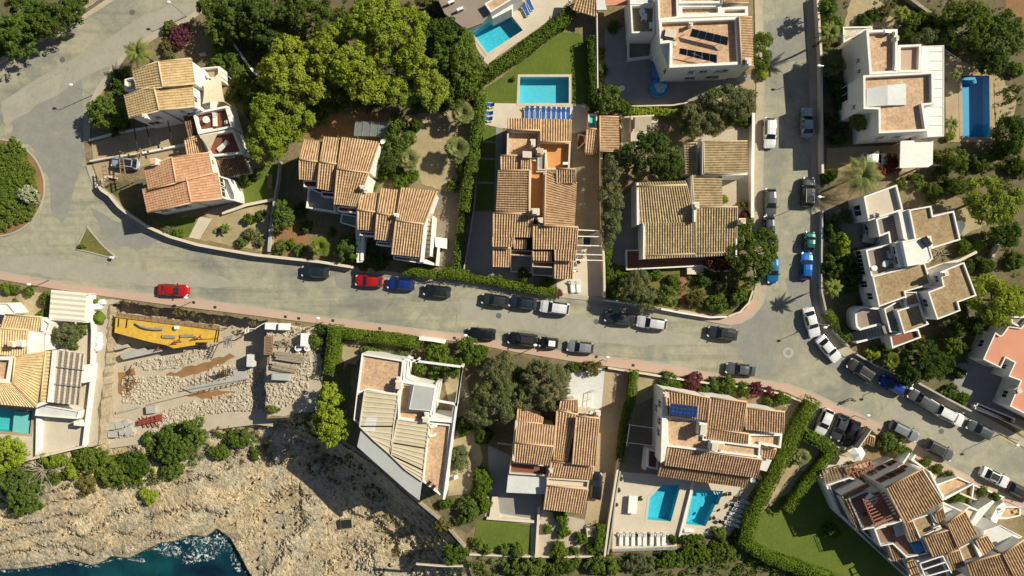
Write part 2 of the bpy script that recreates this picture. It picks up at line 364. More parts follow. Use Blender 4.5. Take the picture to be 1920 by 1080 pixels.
def sheet(name, mat, pts, lvl=1, holes=(), kind='structure', z0=0):
    if name in ('garden_soil', 'yard_soil', 'wood_floor', 'site_ground', 'ground', 'lawn', 'driveway') and len(pts) < 30:      # earth and grass have ragged borders
        am = 1.2 if name in ('lawn', 'driveway') else 4.0; q = []
        for a, b in zip(pts, pts[1:] + pts[:1]):
            n_ = max(1, int(math.hypot(b[0]-a[0], b[1]-a[1])/9))
            for k in range(n_): x, y = a[0] + (b[0]-a[0])*k/n_, a[1] + (b[1]-a[1])*k/n_; q.append((x + am*mnoise.noise(Vector((x*.12, y*.12, 2)))*1.8, y + am*mnoise.noise(Vector((x*.12, y*.12, 7)))*1.8))
        pts = q
    SHN[0] += 1; z = z0 + .004 + .012 * lvl + .0004 * SHN[0]
    return tess(name, [PL(pts, z)] + [PL(POOLS[h], z) for h in holes], M[mat], kind)
SHORE_IN = [(-60,868),(0,862),(60,858),(110,850),(200,832),(330,812),(400,796),(480,786),(560,782),(600,800),(640,830),(700,870),(770,935),(830,985),(868,1030),(884,1080),(895,1150),(905,1500)]
PIT = [(500,785),(496,730),(500,690),(502,640),(500,602),(440,594),(360,584),(290,574),(225,566),(206,572),(203,640),(196,700),(190,770),(186,835)]
_p = []
for a, b in zip(PIT, PIT[1:]):
    n_ = max(1, int(math.hypot(b[0]-a[0], b[1]-a[1])/6))
    for k in range(n_): x, y = a[0] + (b[0]-a[0])*k/n_, a[1] + (b[1]-a[1])*k/n_; j = 0 if (k == 0 and a == PIT[0]) else 1; _p.append((x + j*4.5*mnoise.noise(Vector((x*.13, y*.13, 4))), y + j*4.5*mnoise.noise(Vector((x*.13, y*.13, 8)))))
PIT = _p + [PIT[-1]]
outer = [(-2500,-2200),(4500,-2200),(4500,2600),(905,2600),(905,1500)] + [p for p in SHORE_IN[::-1][1:] if p[0] > 500] + PIT + [p for p in SHORE_IN[::-1] if p[0] < 186] + [(-500,868),(-2500,868)]
tess('ground', [PL(outer, 0)] + [PL(h, 0) for h in POOLS.values()], M['soil'])

PITZ = -2.6
edge = [p for p in SHORE_IN[::-1][1:] if p[0] > 500] + PIT + [p for p in SHORE_IN[::-1] if p[0] < 186]
bk = MB()
for a, b in zip(edge, edge[1:]): bk.add([P(*a, 0), P(*b, 0), Vector((P(*b,0).x, P(*b,0).y, -3.4)), Vector((P(*a,0).x, P(*a,0).y, -3.4))], [(0,1,2,3)])
tag(bk.build('earth_bank', surf('dusty_earth_bank', (.42,.34,.23), (.27,.21,.13), 1.2, (.5,.44,.34), 4.0, .8, .95, 1.0, .15)), kind='structure')
# ---- roads
K_S = [(-60,506),(0,510),(117,530),(233,546),(353,560),(480,576),(607,595),(790,618),(873,628),(960,644),(1070,662),(1127,669),(1193,675),(1260,685),(1327,699),(1440,714),(1480,721),(1523,736),(1573,760),(1647,793),(1703,823),(1760,863),(1827,899),(1887,928),(1980,976)]
B_S = [(-60,520),(0,524),(110,543),(213,558),(333,574),(480,592),(607,608),(790,632),(873,642),(960,659),(1070,677),(1127,685),(1193,694),(1260,703),(1327,712),(1440,727),(1475,736),(1510,752),(1560,778),(1632,808),(1688,839),(1745,877),(1815,914),(1878,946),(1980,998)]
K_E = [(1980,868),(1920,838),(1873,810),(1813,777),(1760,752),(1707,724),(1673,713),(1627,693),(1597,677),(1573,660),(1548,630),(1535,595),(1526,560),(1523,500),(1523,427),(1523,360),(1520,200),(1514,0),(1513,-30)]
B_E = [(1980,850),(1920,822),(1877,797),(1819,765),(1766,740),(1715,712),(1680,700),(1636,680),(1608,664),(1586,648),(1562,620),(1549,590),(1541,556),(1538,500),(1538,427),(1538,360),(1535,200),(1530,0),(1529,-30)]
K_W = [(1428,-30),(1430,60),(1432,160),(1431,260),(1430,330),(1430,420),(1434,480),(1437,540),(1430,570),(1410,594),(1390,605),(1368,609),(1330,602),(1290,592)]
B_W = [(1414,-30),(1416,60),(1418,160),(1416,260),(1414,330),(1413,420),(1414,480),(1416,535),(1411,560),(1397,580),(1382,590),(1364,595),(1331,592),(1292,583)]
K_N = [(1290,592),(1240,584),(1130,565),(1040,555),(960,548),(850,531),(760,520),(670,509),(610,500),(545,492),(480,484),(420,474),(367,464),(313,450),(267,430),(233,406),(213,392),(187,362),(177,353),(162,310),(157,267),(160,213),(177,173),(200,140),(230,103),(280,67),(313,50),(353,32),(393,0),(412,-20)]
K_NW = [(225,-20),(213,0),(157,36),(117,62),(60,95),(0,131),(-60,165)]
road = K_NW[::1] + K_S + K_E + K_W[:-1] + K_N
sheet('road', 'road', road, 2)
def strip(name, front, back, mat, z=.12, kerb=True):
    n = len(front); A = PL(front, z); B = PL(back, z); mb = MB()
    vs = A + B + [Vector((p.x, p.y, 0)) for p in A] + [Vector((p.x, p.y, 0)) for p in B]
    fs = []
    for i in range(n - 1):
        fs += [(i, i + 1, n + i + 1, n + i), (2*n+i, 2*n+i+1, i+1, i), (n+i, n+i+1, 3*n+i+1, 3*n+i)]
    mb.add(vs, fs); tag(mb.build(name, M[mat]), kind='structure')
    if kerb:
        k = MB()
        for i in range(n - 1):
            d = (B[i] - A[i]).normalized() * .09; d2 = (B[i+1] - A[i+1]).normalized() * .09
            k.bar(A[i] - d*.2 + Vector((0,0,-.055)), A[i+1] - d2*.2 + Vector((0,0,-.055)), .2, .125)
        tag(k.build('kerb', M['kerb']), kind='structure')
strip('pavement', K_S, B_S, 'pinkpave')
strip('pavement', K_E, B_E, 'beigepave')
strip('pavement', K_W[:9], B_W[:9], 'beigepave'); strip('pavement', K_W[8:], B_W[8:], 'pinkpave')
kn = K_N[:13]; bn = [(p[0] + 1, p[1] - (9 if 500 < p[0] < 700 else 7)) for p in kn]; bn[0] = (1292, 583)
strip('pavement', kn, bn, 'beigepave')
k2 = K_N[12:20]; b2 = [(371,457),(318,443),(273,423),(240,400),(220,386),(195,357),(185,350),(170,309)]
strip('pavement', k2, b2, 'beigepave')
strip('pavement', K_NW, [(200,-20),(188,0),(138,30),(100,56),(45,88),(-15,124),(-60,148)], 'beigepave')
k3 = K_N[20:29]; b3 = [(167,266),(170,215),(187,178),(210,146),(239,110),(287,75),(318,58),(357,40),(398,8)]
strip('pavement', k3, b3, 'beigepave')
# patches of older and newer concrete in the carriageway
for i_, (mt_, pts) in enumerate([('patch_d',[(1385,612),(1437,560),(1448,600),(1452,690),(1440,705),(1395,690)]),('patch_d',[(30,180),(150,130),(158,215),(155,300),(120,420),(95,400),(90,330),(60,275),(20,255)]),('patch_l',[(0,478),(140,486),(260,505),(420,520),(470,540),(300,536),(120,522),(0,505)]),('patch_l',[(0,190),(120,120),(250,40),(330,5),(375,5),(300,60),(200,125),(80,190),(10,235)]),
   ('patch_d',[(630,512),(760,526),(790,545),(700,548),(630,538)]),('patch_l',[(860,560),(1050,590),(1200,606),(1330,640),(1200,650),(1000,622),(870,600)]),('patch_d',[(1470,520),(1520,520),(1530,590),(1570,655),(1640,700),(1560,690),(1500,640)]),('patch_d',[(1440,40),(1512,30),(1515,110),(1442,120)]),('patch_l',[(1650,750),(1760,770),(1860,820),(1840,850),(1740,810),(1660,780)]),('patch_d',[(170,390),(240,425),(300,452),(260,470),(200,455)])]):
    q_ = []
    for a, b in zip(pts, pts[1:] + pts[:1]):
        for t in (0, .2, .4, .6, .8): q_.append((a[0]*(1-t) + b[0]*t + random.uniform(-3, 3), a[1]*(1-t) + b[1]*t + random.uniform(-3, 3)))
    if mt_ not in M: M['patch_d'] = surf('grey_concrete_patch', (.225,.222,.205), (.27,.262,.225), .5, (.19,.185,.165), 1.8, .5, .9, .15); M['patch_l'] = surf('pale_concrete_patch', (.36,.335,.27), (.31,.29,.235), .4, (.27,.25,.2), 1.8, .5, .9, .15)
    o_ = tess('road_patch', [PL(q_, .031 + .0002*i_)], M[mt_])
# expansion joints and repaired seams of the concrete carriageway
jm = MB()
for a, b, wd in [((519,490),(509,582),.16),((857,590),(853,628),.22),((1046,588),(1038,640),.3),((1135,560),(1122,662),.06),((1347,628),(1346,700),.12),((1352,628),(1351,701),.06),
                 ((1454,0),(1461,330),.06),((1440,28),(1514,26),.08),((1440,10),(1514,8),.06),((1463,340),(1462,640),.06),((1440,190),(1456,180),.05),((1673,742),(1646,786),.14),
                 ((50,170),(128,128),.14),((128,128),(98,206),.14),((98,206),(50,172),.14),((1455,325),(1520,325),.05),((1600,740),(1530,690),.06),((1700,800),(1800,800),.06),
                 ((380,510),(480,522),.06),((600,540),(840,585),.06),((130,476),(100,480),.05),((300,600-60),(225,528),.1),((1790,830),(1840,800),.06),((1860,850),(1915,872),.05)]:
    jm.bar(P(*a, .036), P(*b, .036), wd, .003)
tag(jm.build('road_joint', surf('joint_mortar', (.36,.33,.27), (.22,.21,.18), .9)), kind='structure')
ym = MB()
for pts in [[(1192,677),(1240,684),(1252,687)],[(1475,723),(1505,731),(1524,739)],[(1872,816),(1895,829),(1915,840)]]:
    for a, b in zip(pts, pts[1:]): ym.bar(P(*a, .042), P(*b, .042), .22, .003)
tag(ym.build('kerb_marking', M['linepaint']), kind='structure')
M['iron'] = plain('cast_iron', (.12,.115,.10), .7); M['paleiron'] = plain('pale_iron', (.24,.23,.21), .7)
for x, y, l in [(248,23,'dark round manhole cover at the top of the lane'),(1118,603,'round manhole cover in the road below the saloon in tree shadow'),(1765,809,'round manhole cover in the road left of the greenish grey car'),(117,112,'small round manhole cover in the lane at the left'),(935,592,'round manhole cover in the road below the dark grey hatchback')]:
    tag(MB().cyl(P(x, y, .034), .42, .006, 18).build('manhole_cover', M['iron']), l, 'manhole cover')
r_ = tag(MB().cyl(P(1478, 661, .034), .8, .006, 20).build('manhole_cover', M['concrete']), 'pale ringed manhole cover in the middle of the street junction', 'manhole cover'); MB().cyl(P(1478, 661, .041), .42, .006, 18).build('lid', M['paleiron'], r_)
# drain lids and dark gratings set into the south pavement
for x, y in [(535,594),(712,616),(852,634),(363,567),(1118,669),(1187,685),(1331,708),(1343,709),(1648,806),(624,601),(560,597),(403,576)]: tag(MB().box(P(x, y, .122), .45, .4, .006, R(-9)).build('drain_grating', M['darkmetal']), 'small dark square grating set in the pink pavement', 'grating', 'dark gratings in the pink pavement')

# ---- plots: soil, lawns, terraces (each a thin sheet a few mm above the last)
sheet('ground', 'dirt', [(200,-20),(188,0),(138,30),(100,56),(45,88),(-15,124),(-60,148),(-60,142),(0,110),(70,66),(140,24),(175,-20)], 1)
sheet('driveway', 'tanpave', [(172,268),(255,245),(330,222),(372,205),(380,262),(352,292),(300,302),(215,330),(188,345),(175,310)], 1)
sheet('garden_soil', 'scrubsoil', [(190,352),(220,338),(330,330),(330,430),(280,425),(225,385)], 1)
sheet('lawn', 'lawn', [(440,350),(475,318),(513,306),(515,370),(462,380)], 1)
sheet('lawn', 'lawn', [(300,415),(372,404),(354,444),(328,447)], 1)
sheet('path', 'paving', [(374,406),(398,410),(374,449),(354,445)], 2)
sheet('terrace_paving', 'tanpave', [(380,400),(440,378),(455,350),(461,388),(415,398),(414,410),(398,412)], 1)
sheet('garden_soil', 'dirt', [(374,449),(398,412),(420,398),(502,382),(505,470),(440,463)], 1)
sheet('garden_soil', 'redsoil', [(507,425),(560,405),(585,452),(545,478),(507,472)], 1)
sheet('path', 'tanpave', [(503,432),(513,430),(514,474),(503,472)], 2)
sheet('garden_soil', 'scrubsoil', [(515,300),(560,300),(575,410),(507,420),(514,372)], 1)
sheet('lawn', 'lawn', [(487,322),(516,305),(520,370),(490,372)], 2)
sheet('garden_soil', 'redsoil', [(600,215),(665,200),(720,210),(720,255),(560,260)], 1)
sheet('yard_soil', 'dirt', [(765,212),(850,198),(905,225),(885,300),(868,362),(820,356),(790,345),(775,300)], 1)
sheet('driveway', 'deck', [(820,358),(870,362),(866,430),(852,502),(815,500)], 1)
sheet('driveway', 'greypave', [(882,396),(935,398),(935,500),(1000,510),(1000,540),(868,518)], 1)
sheet('lawn', 'lawn', [(905,236),(942,236),(938,394),(890,394)], 1)
for y0, x0 in ((263,902),(295,899),(340,896)): sheet('path', 'greypave', [(x0,y0),(940,y0+2),(940,y0+6),(x0,y0+4)], 3)
sheet('path', 'greypave', [(930,236),(942,236),(938,394),(926,394)], 2)
sheet('lawn', 'lawn', [(912,165),(960,130),(1000,98),(1050,60),(1088,62),(1108,110),(1108,200),(908,196)], 1, ['rect'])
sheet('terrace_paving', 'paving', [(905,193),(1100,196),(1120,240),(1076,250),(940,240),(903,232)], 2)
sheet('terrace_paving', 'deck', [(1070,242),(1127,240),(1130,432),(1080,432)], 1)
sheet('terrace_paving', 'paving', [(1040,468),(1130,430),(1131,556),(1045,554)], 1)
sheet('terrace_paving', 'paving', [(868,40),(960,-20),(1010,-20),(1000,45),(915,122),(895,100)], 1, ['top'])
sheet('terrace_paving', 'paving', [(1000,45),(1010,-20),(1080,-20),(1070,10),(930,108),(915,122)], 1)
sheet('courtyard', 'greypave', [(1134,55),(1240,40),(1300,140),(1425,140),(1330,190),(1200,202),(1134,168)], 1)
sheet('driveway', 'tanpave', [(1275,193),(1330,180),(1425,142),(1428,170),(1350,200)], 2)
sheet('courtyard', 'paving', [(1165,222),(1235,218),(1230,255),(1180,285),(1165,290)], 1)
sheet('courtyard', 'gravel', [(1290,258),(1400,236),(1414,240),(1414,410),(1350,410),(1340,290)], 1)
sheet('courtyard', 'greypave', [(1148,390),(1200,340),(1200,500),(1148,495)], 1)
sheet('lawn', 'drylawn', [(1132,505),(1276,506),(1275,588),(1200,570),(1132,562)], 1)
sheet('path', 'redsoil', [(1276,506),(1288,506),(1287,588),(1273,588)], 2)
sheet('lawn', 'drylawn', [(1288,506),(1395,495),(1410,545),(1370,588),(1288,582)], 1)
sheet('garden_soil', 'scrubsoil', [(1540,-20),(2000,-20),(2000,420),(1850,420),(1760,330),(1740,270),(1545,275)], 1, ['east'])
sheet('garden_soil', 'dirt', [(1600,-20),(1640,-20),(1660,20),(1690,50),(1580,52)], 2)
sheet('garden_soil', 'dirt', [(1862,120),(1905,180),(1900,225),(1866,240)], 2)
sheet('garden_soil', 'redsoil', [(1890,-20),(2000,-20),(2000,60),(1915,40),(1885,15)], 2)
sheet('terrace_paving', 'tanpave', [(1770,100),(1830,126),(1862,134),(1866,266),(1775,266)], 2, ['east'])
sheet('courtyard', 'tanpave', [(1550,278),(1725,270),(1725,322),(1550,322)], 2)
sheet('courtyard', 'greypave', [(1538,392),(1650,378),(1668,450),(1560,472),(1538,455)], 1)
sheet('garden_soil', 'scrubsoil', [(1538,455),(1560,472),(1640,460),(1640,640),(1600,645),(1560,600),(1540,540)], 1)
sheet('garden_soil', 'dirt', [(1786,395),(1840,385),(1850,420),(1800,445)], 2)
sheet('garden_soil', 'scrubsoil', [(1640,600),(1800,440),(2000,420),(2000,600),(1830,700),(1800,760),(1700,700)], 1)
sheet('courtyard', 'greypave', [(1785,690),(1822,668),(1890,690),(1900,780),(1850,775),(1792,745)], 2)
sheet('courtyard', 'tanpave', [(1870,775),(1960,800),(1960,838),(1920,820)], 2)
sheet('terrace_paving', 'paving', [(-60,540),(165,555),(178,600),(168,740),(155,838),(60,860),(-60,862)], 1, ['west'])
sheet('garden_soil', 'dirt', [(0,545),(90,552),(90,590),(40,600),(0,580)], 2)
sheet('site_ground', 'gravel', [(500,614),(605,614),(600,770),(540,778),(502,782),(499,730),(503,690),(505,640)], 1); sheet('site_ground', 'gravel', [(170,562),(226,562),(222,566),(203,574),(200,640),(193,700),(187,770),(183,834),(158,836),(168,700)], 1)
PZ = [PITZ]
tess('site_ground', [PL([(p[0]*1.0, p[1]) for p in [(512,800),(510,720),(514,596),(440,586),(360,576),(225,556),(190,562),(180,700),(174,846),(330,822),(400,806),(480,796)]], PITZ - .02)], M['gravel'])
sheet('site_ground', 'gravel', [(200,690),(290,680),(420,690),(470,720),(400,760),(270,790),(215,780)], 2, z0=PITZ)
sheet('site_ground', 'redsoil', [(222,700),(250,690),(255,720),(235,750),(222,735)], 3, z0=PITZ)
sheet('site_ground', 'redsoil', [(310,703),(430,665),(440,672),(360,705),(315,712)], 3, z0=PITZ)
sheet('site_ground', 'redsoil', [(345,742),(380,732),(470,735),(460,745),(380,748)], 3, z0=PITZ)
sheet('garden_soil', 'scrubsoil', [(600,610),(790,635),(780,660),(660,690),(650,840),(600,800),(605,700)], 1)
sheet('garden_soil', 'dirt', [(640,640),(690,640),(690,665),(645,690)], 2)
sheet('garden_soil', 'scrubsoil', [(790,632),(960,662),(1070,690),(1000,760),(950,850),(920,960),(880,1000),(840,985),(800,930),(860,800)], 1)
sheet('path', 'dirt', [(830,700),(870,690),(905,860),(880,925),(840,930),(850,800)], 2)
sheet('driveway', 'tanpave', [(1128,692),(1180,698),(1168,800),(1150,900),(1137,985),(1095,985),(1108,900),(1122,800)], 2)
sheet('courtyard', 'bluewhite', [(1066,684),(1134,692),(1126,785),(1050,772)], 3)
sheet('terrace_paving', 'greypave', [(915,835),(1015,880),(1015,975),(918,975)], 2)
sheet('path', 'paving', [(912,930),(925,935),(935,962),(1012,975),(1012,985),(910,974)], 3)
sheet('path', 'paving', [(995,975),(1012,978),(1008,1042),(995,1040)], 3)
sheet('lawn', 'lawn', [(895,975),(995,980),(994,1038),(885,1025)], 1)
sheet('gravel_garden', 'gravel', [(1012,955),(1140,985),(1135,1038),(1008,1042)], 1)
sheet('garden_soil', 'dirt', [(1195,703),(1240,708),(1235,760),(1188,770)], 2)
sheet('terrace_paving', 'deck', [(1182,765),(1235,740),(1240,890),(1165,885)], 2)
sheet('terrace_paving', 'paving', [(1150,910),(1165,880),(1240,880),(1395,905),(1425,900),(1400,960),(1368,1005),(1272,1003),(1268,1030),(1148,1034)], 1, ['five','six'])
sheet('garden_soil', 'tanpave', [(1468,745),(1502,752),(1482,800),(1468,840)], 1)
sheet('garden_soil', 'redsoil', [(1225,705),(1300,712),(1470,742),(1470,752),(1330,735),(1235,728)], 1)
sheet('lawn', 'lawn', [(1400,1000),(1440,950),(1500,905),(1552,905),(1620,985),(1720,1120),(1560,1120),(1480,1065),(1395,1035)], 1)
sheet('garden_soil', 'dirt', [(1480,835),(1515,790),(1550,850),(1505,905),(1440,950),(1450,905)], 1)
sheet('car_park', 'beigepave', [(1512,755),(1560,780),(1632,810),(1600,862),(1525,828)], 2)
sheet('courtyard', 'paving', [(1600,905),(1545,905),(1500,880),(1540,850),(1610,860)], 2)
sheet('garden_soil', 'soil', [(1690,842),(1745,880),(1815,916),(1800,930),(1740,900),(1690,870)], 1)
sheet('garden_soil', 'scrubsoil', [(885,1040),(1008,1044),(1138,1040),(1270,1032),(1290,1005),(1370,1005),(1400,1035),(1480,1070),(1560,1130),(905,1200)], 1)
sheet('wood_floor', 'scrubsoil', [(400,0),(850,0),(900,100),(905,200),(850,205),(760,215),(720,210),(600,215),(480,300),(440,200),(420,60)], 1)
sheet('wood_floor', 'scrubsoil', [(-60,-20),(175,-20),(140,24),(70,66),(0,110),(-60,140)], 1)

# ---- swimming pools (real basins sunk below the terraces)
def pool(key, label, basin, depth=1.5, cop='paving', cw=.35, water=-.16, shallow=None):
    pts = POOLS[key]; top = PL(pts, 0); c = sum(top, Vector()) / len(top)
    root = empty('swimming_pool', Vector((c.x, c.y, 0)), label, 'swimming pool')
    b = MB(); bot = [Vector((p.x, p.y, -depth)) for p in top]; n = len(top)
    b.add(top + bot, [(i, (i+1) % n, n + (i+1) % n, n + i) for i in range(n)] + [tuple(range(n, 2*n))])
    b.build('basin', M[basin], root, fix=False)
    MB().poly([Vector((p.x, p.y, water)) for p in top]).build('water', M['poolwater'], root)
    o = inset(top, -cw); i2 = inset(top, .03); k = MB()
    vs = [v + Vector((0,0,.07)) for v in o] + [v + Vector((0,0,.07)) for v in i2] + [v + Vector((0,0,-.12)) for v in i2] + [Vector((v.x,v.y,0)) for v in o]
    fs = []
    for i in range(n):
        j = (i+1) % n; fs += [(i, j, n+j, n+i), (n+i, n+j, 2*n+j, 2*n+i), (i, j, 3*n+j, 3*n+i)]
    k.add(vs, fs).build('coping', M[cop], root)
    return root
pool('top', 'bright blue pool turned at an angle beside the house at the top edge', 'pool_mid')
pool('rect', 'turquoise rectangular pool set in the lawn above the row of blue loungers', 'pool_turq')
r_ = pool('east', 'deep blue upright rectangular pool beside the large white flat roofed house', 'pool_blue', 1.6, 'tanpave', .5)
for k in range(3): MB().box(P(1813 + k*1.2, 148 + k*3, -.5 - k*.3), 2.2, .5, .28).build('step', M['pool_blue'], r_)
r_ = pool('west', 'teal pool under the eaves of the left edge house', 'pool_teal', 1.5, 'tanpave')
MB().box(P(45, 790, -.9), 2.4, 3.2, .6, R(-5)).build('shallow_shelf', surf('pale_teal_mosaic', (.22,.55,.52), (.25,.58,.55)), r_)
pool('five', 'bright blue pool with a cut corner beside the row of white loungers', 'pool_mid')
r_ = pool('six', 'bright blue pool with corner steps beside the stacked pale loungers', 'pool_mid')
for k in range(4): MB().bar(P(1338 + k*5, 921 + k*.5, -.25 - .0*k), P(1341 + k*5, 927, -.25), .12, .1).build('step', M['whitefab'], r_)

# ---- rocky shore and sea
COAST = [(-700,1075),(-60,1072),(0,1067),(33,1067),(67,1063),(100,1057),(133,1050),(147,1053),(173,1060),(193,1053),(207,1043),(240,1047),(267,1033),(300,1018),(327,1015),(357,1003),(383,1007),(407,991),(432,1010),(450,1040),(463,1067),(475,1085),(500,1150),(640,1320),(900,1500),(900,2700)]
def dist_poly(px_, py_, poly):
    best = np.full(px_.shape, 1e9)
    for (x0, y0), (x1, y1) in zip(poly, poly[1:]):
        dx, dy = x1 - x0, y1 - y0; L = dx*dx + dy*dy
        t = np.clip(((px_ - x0)*dx + (py_ - y0)*dy) / L, 0, 1)
        best = np.minimum(best, np.hypot(px_ - x0 - t*dx, py_ - y0 - t*dy))
    return best
def inside(px_, py_, poly):
    r = np.zeros(px_.shape, bool); n = len(poly)
    for i in range(n):
        x0, y0 = poly[i]; x1, y1 = poly[(i+1) % n]
        c = ((y0 > py_) != (y1 > py_))
        if y1 != y0: r ^= c & (px_ < (x1 - x0) * (py_ - y0) / (y1 - y0) + x0)
    return r
def shore_base(X, Y, sea, d, e):
    b = -.25 - 2.5 * np.clip((X - 150)/60, 0, 1) * np.clip((545 - X)/45, 0, 1)            # the open side of the building site lies lower
    steep = np.clip((X - 400)/80, 0, 1) * np.clip((900 - X)/120, 0, 1)
    land = b + (-6.4 - b) * ((1 - steep)*(e/(d + e + 1e-6))**1.1 + steep*(1 - np.exp(-e/42.0)))
    return np.where(sea, -6.55 - 5.0*np.minimum(1, d/14.0), land)
def ground_z(x, y):
    if not (-60 < x < 905 and 770 < y < 1100): return 0.0
    X, Y = np.array([float(x)]), np.array([float(y)])
    if not inside(X, Y, [(-700,868)] + SHORE_IN + [(905,2000),(-700,2000)])[0]: return 0.0
    return float(shore_base(X, Y, inside(X, Y, COAST + [(-700, 2700)]), dist_poly(X, Y, COAST), dist_poly(X, Y, SHORE_IN))[0])
def shore():
    xs = np.concatenate([np.arange(-700, -60, 40), np.arange(-60, 905, 2.2), [905.0]])
    ys = np.concatenate([np.arange(770, 1104, 2.2), np.arange(1104, 1500, 24), [1500]])
    X, Y = np.meshgrid(xs, ys)
    sea = inside(X, Y, COAST + [(-700, 2700)])
    d = dist_poly(X, Y, COAST); e = dist_poly(X, Y, SHORE_IN)
    land_in = inside(X, Y, [(-700,868)] + SHORE_IN + [(905,2000),(-700,2000)])      # below the inland edge
    z = shore_base(X, Y, sea, d, e)
    sc = np.clip(np.minimum(d, e)/22, 0, 1) ; sc = np.where(sea, .5, .25 + .75*sc)
    N = np.zeros_like(X); it = np.nditer(X, flags=['multi_index'])
    for x in it:
        i = it.multi_index; p = Vector((X[i]*.03, Y[i]*.03, 0)); q = Vector((X[i]*.16, Y[i]*.16, 3.1))
        a = mnoise.noise(p); b = 1 - abs(mnoise.noise(p*1.9 + Vector((9, 2, 0))))*2.2; c = mnoise.noise(q); f = mnoise.noise(q*2.3)
        r = 1 - abs(mnoise.noise(q*.55))*2
        N[i] = .50*a - .36*max(0, b - .62)*1.6 + .10*c + .16*f + .05*r + .16*mnoise.noise(q*5.1)
    t_ = z + .5*N*sc; q_ = t_/.85 + .35*np.sin(X*.03 + Y*.021); fl = np.floor(q_); fr_ = q_ - fl; st = np.clip((fr_ - .38)/.24, 0, 1); st = st*st*(3 - 2*st)
    ledge = (fl + st - q_)*.85                                                        # weathered ledges that step down to the water
    z = z + np.where(sea, 0, ledge*np.clip(np.minimum(d, e)/18, 0, 1)*.85) + N * sc * .72
    z = np.where(land_in, z, np.minimum(z, -.6))                                                     # tucked under the ground sheet
    k = (H - z)/(H*S)
    V = np.stack([(X - 960)*k, (540 - Y)*k, z], -1).reshape(-1, 3)
    nr, nc = X.shape; idx = np.arange(nr*nc).reshape(nr, nc)
    F = np.stack([idx[:-1,:-1], idx[1:,:-1], idx[1:,1:], idx[:-1,1:]], -1).reshape(-1, 4)
    keep = (land_in | (e.reshape(nr,nc) < 14)).reshape(-1)
    F = F[keep[F].any(1)]
    mb = MB(); mb.v = V; mb.f = F.tolist()
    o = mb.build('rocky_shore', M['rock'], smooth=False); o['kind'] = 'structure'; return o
shore()
def seamat():
    m, n, o = newmat('sea_water'); p = wpos(n)
    c = ramp(n, ntex(n, p, .16, 5, .6, .5), [(.003,.014,.03), (.004,.032,.048), (.006,.062,.066)], [.36, .52, .7])
    b = finish(n, o, c, .08, ntex(n, p, 1.3, 6, .65, .8), .5, .25, spec=.5); return m
M['sea'] = seamat()
tag(MB().poly([Vector((-400,-300,-7.25)), Vector((40,-300,-7.25)), Vector((40,-36,-7.25)), Vector((-400,-36,-7.25))]).build('sea', M['sea']), kind='structure')
def foammat():
    m, n, o = newmat('sea_foam'); p = wpos(n)
    f = ntex(n, p, 1.1, 8, .75, 1.6); tr = n.nodes.new('ShaderNodeBsdfTransparent'); d = n.nodes.new('ShaderNodeBsdfDiffuse'); d.inputs[0].default_value = (.75,.8,.8,1)
    x = n.nodes.new('ShaderNodeMixShader'); n.links.new(ramp(n, f, [(0,0,0),(.75,.75,.75)], [.52,.60]), x.inputs[0])
    n.links.new(tr.outputs[0], x.inputs[1]); n.links.new(d.outputs[0], x.inputs[2]); n.links.new(x.outputs[0], o.inputs[0]); return m
fm = MB()
for i, (x, y, rx, ry) in enumerate([(318,1024,14,6),(380,1018,22,12),(412,1002,12,8),(436,1030,8,18),(300,1032,18,5),(260,1050,14,4),(330,1035,22,15),(368,1040,26,20),(398,1030,24,20),(415,1010,14,14),(350,1012,20,6),(445,1060,8,12)] + [(a[0]*(1-t) + b[0]*t + random.uniform(-3,3), a[1]*(1-t) + b[1]*t + random.uniform(1,5), random.uniform(4,9), random.uniform(2,4)) for a, b in zip(COAST[2:21], COAST[3:22]) for t in (.2, .7)]):
    vs = [P(x + rx*(1 + .3*math.sin(3*t + i))*math.cos(t), y + ry*(1 + .3*math.cos(2*t + i))*math.sin(t), -7.23 + .004*i) for t in [2*math.pi*j/18 for j in range(18)]]
    fm.poly(vs)
tag(fm.build('sea_foam', foammat()), kind='structure')
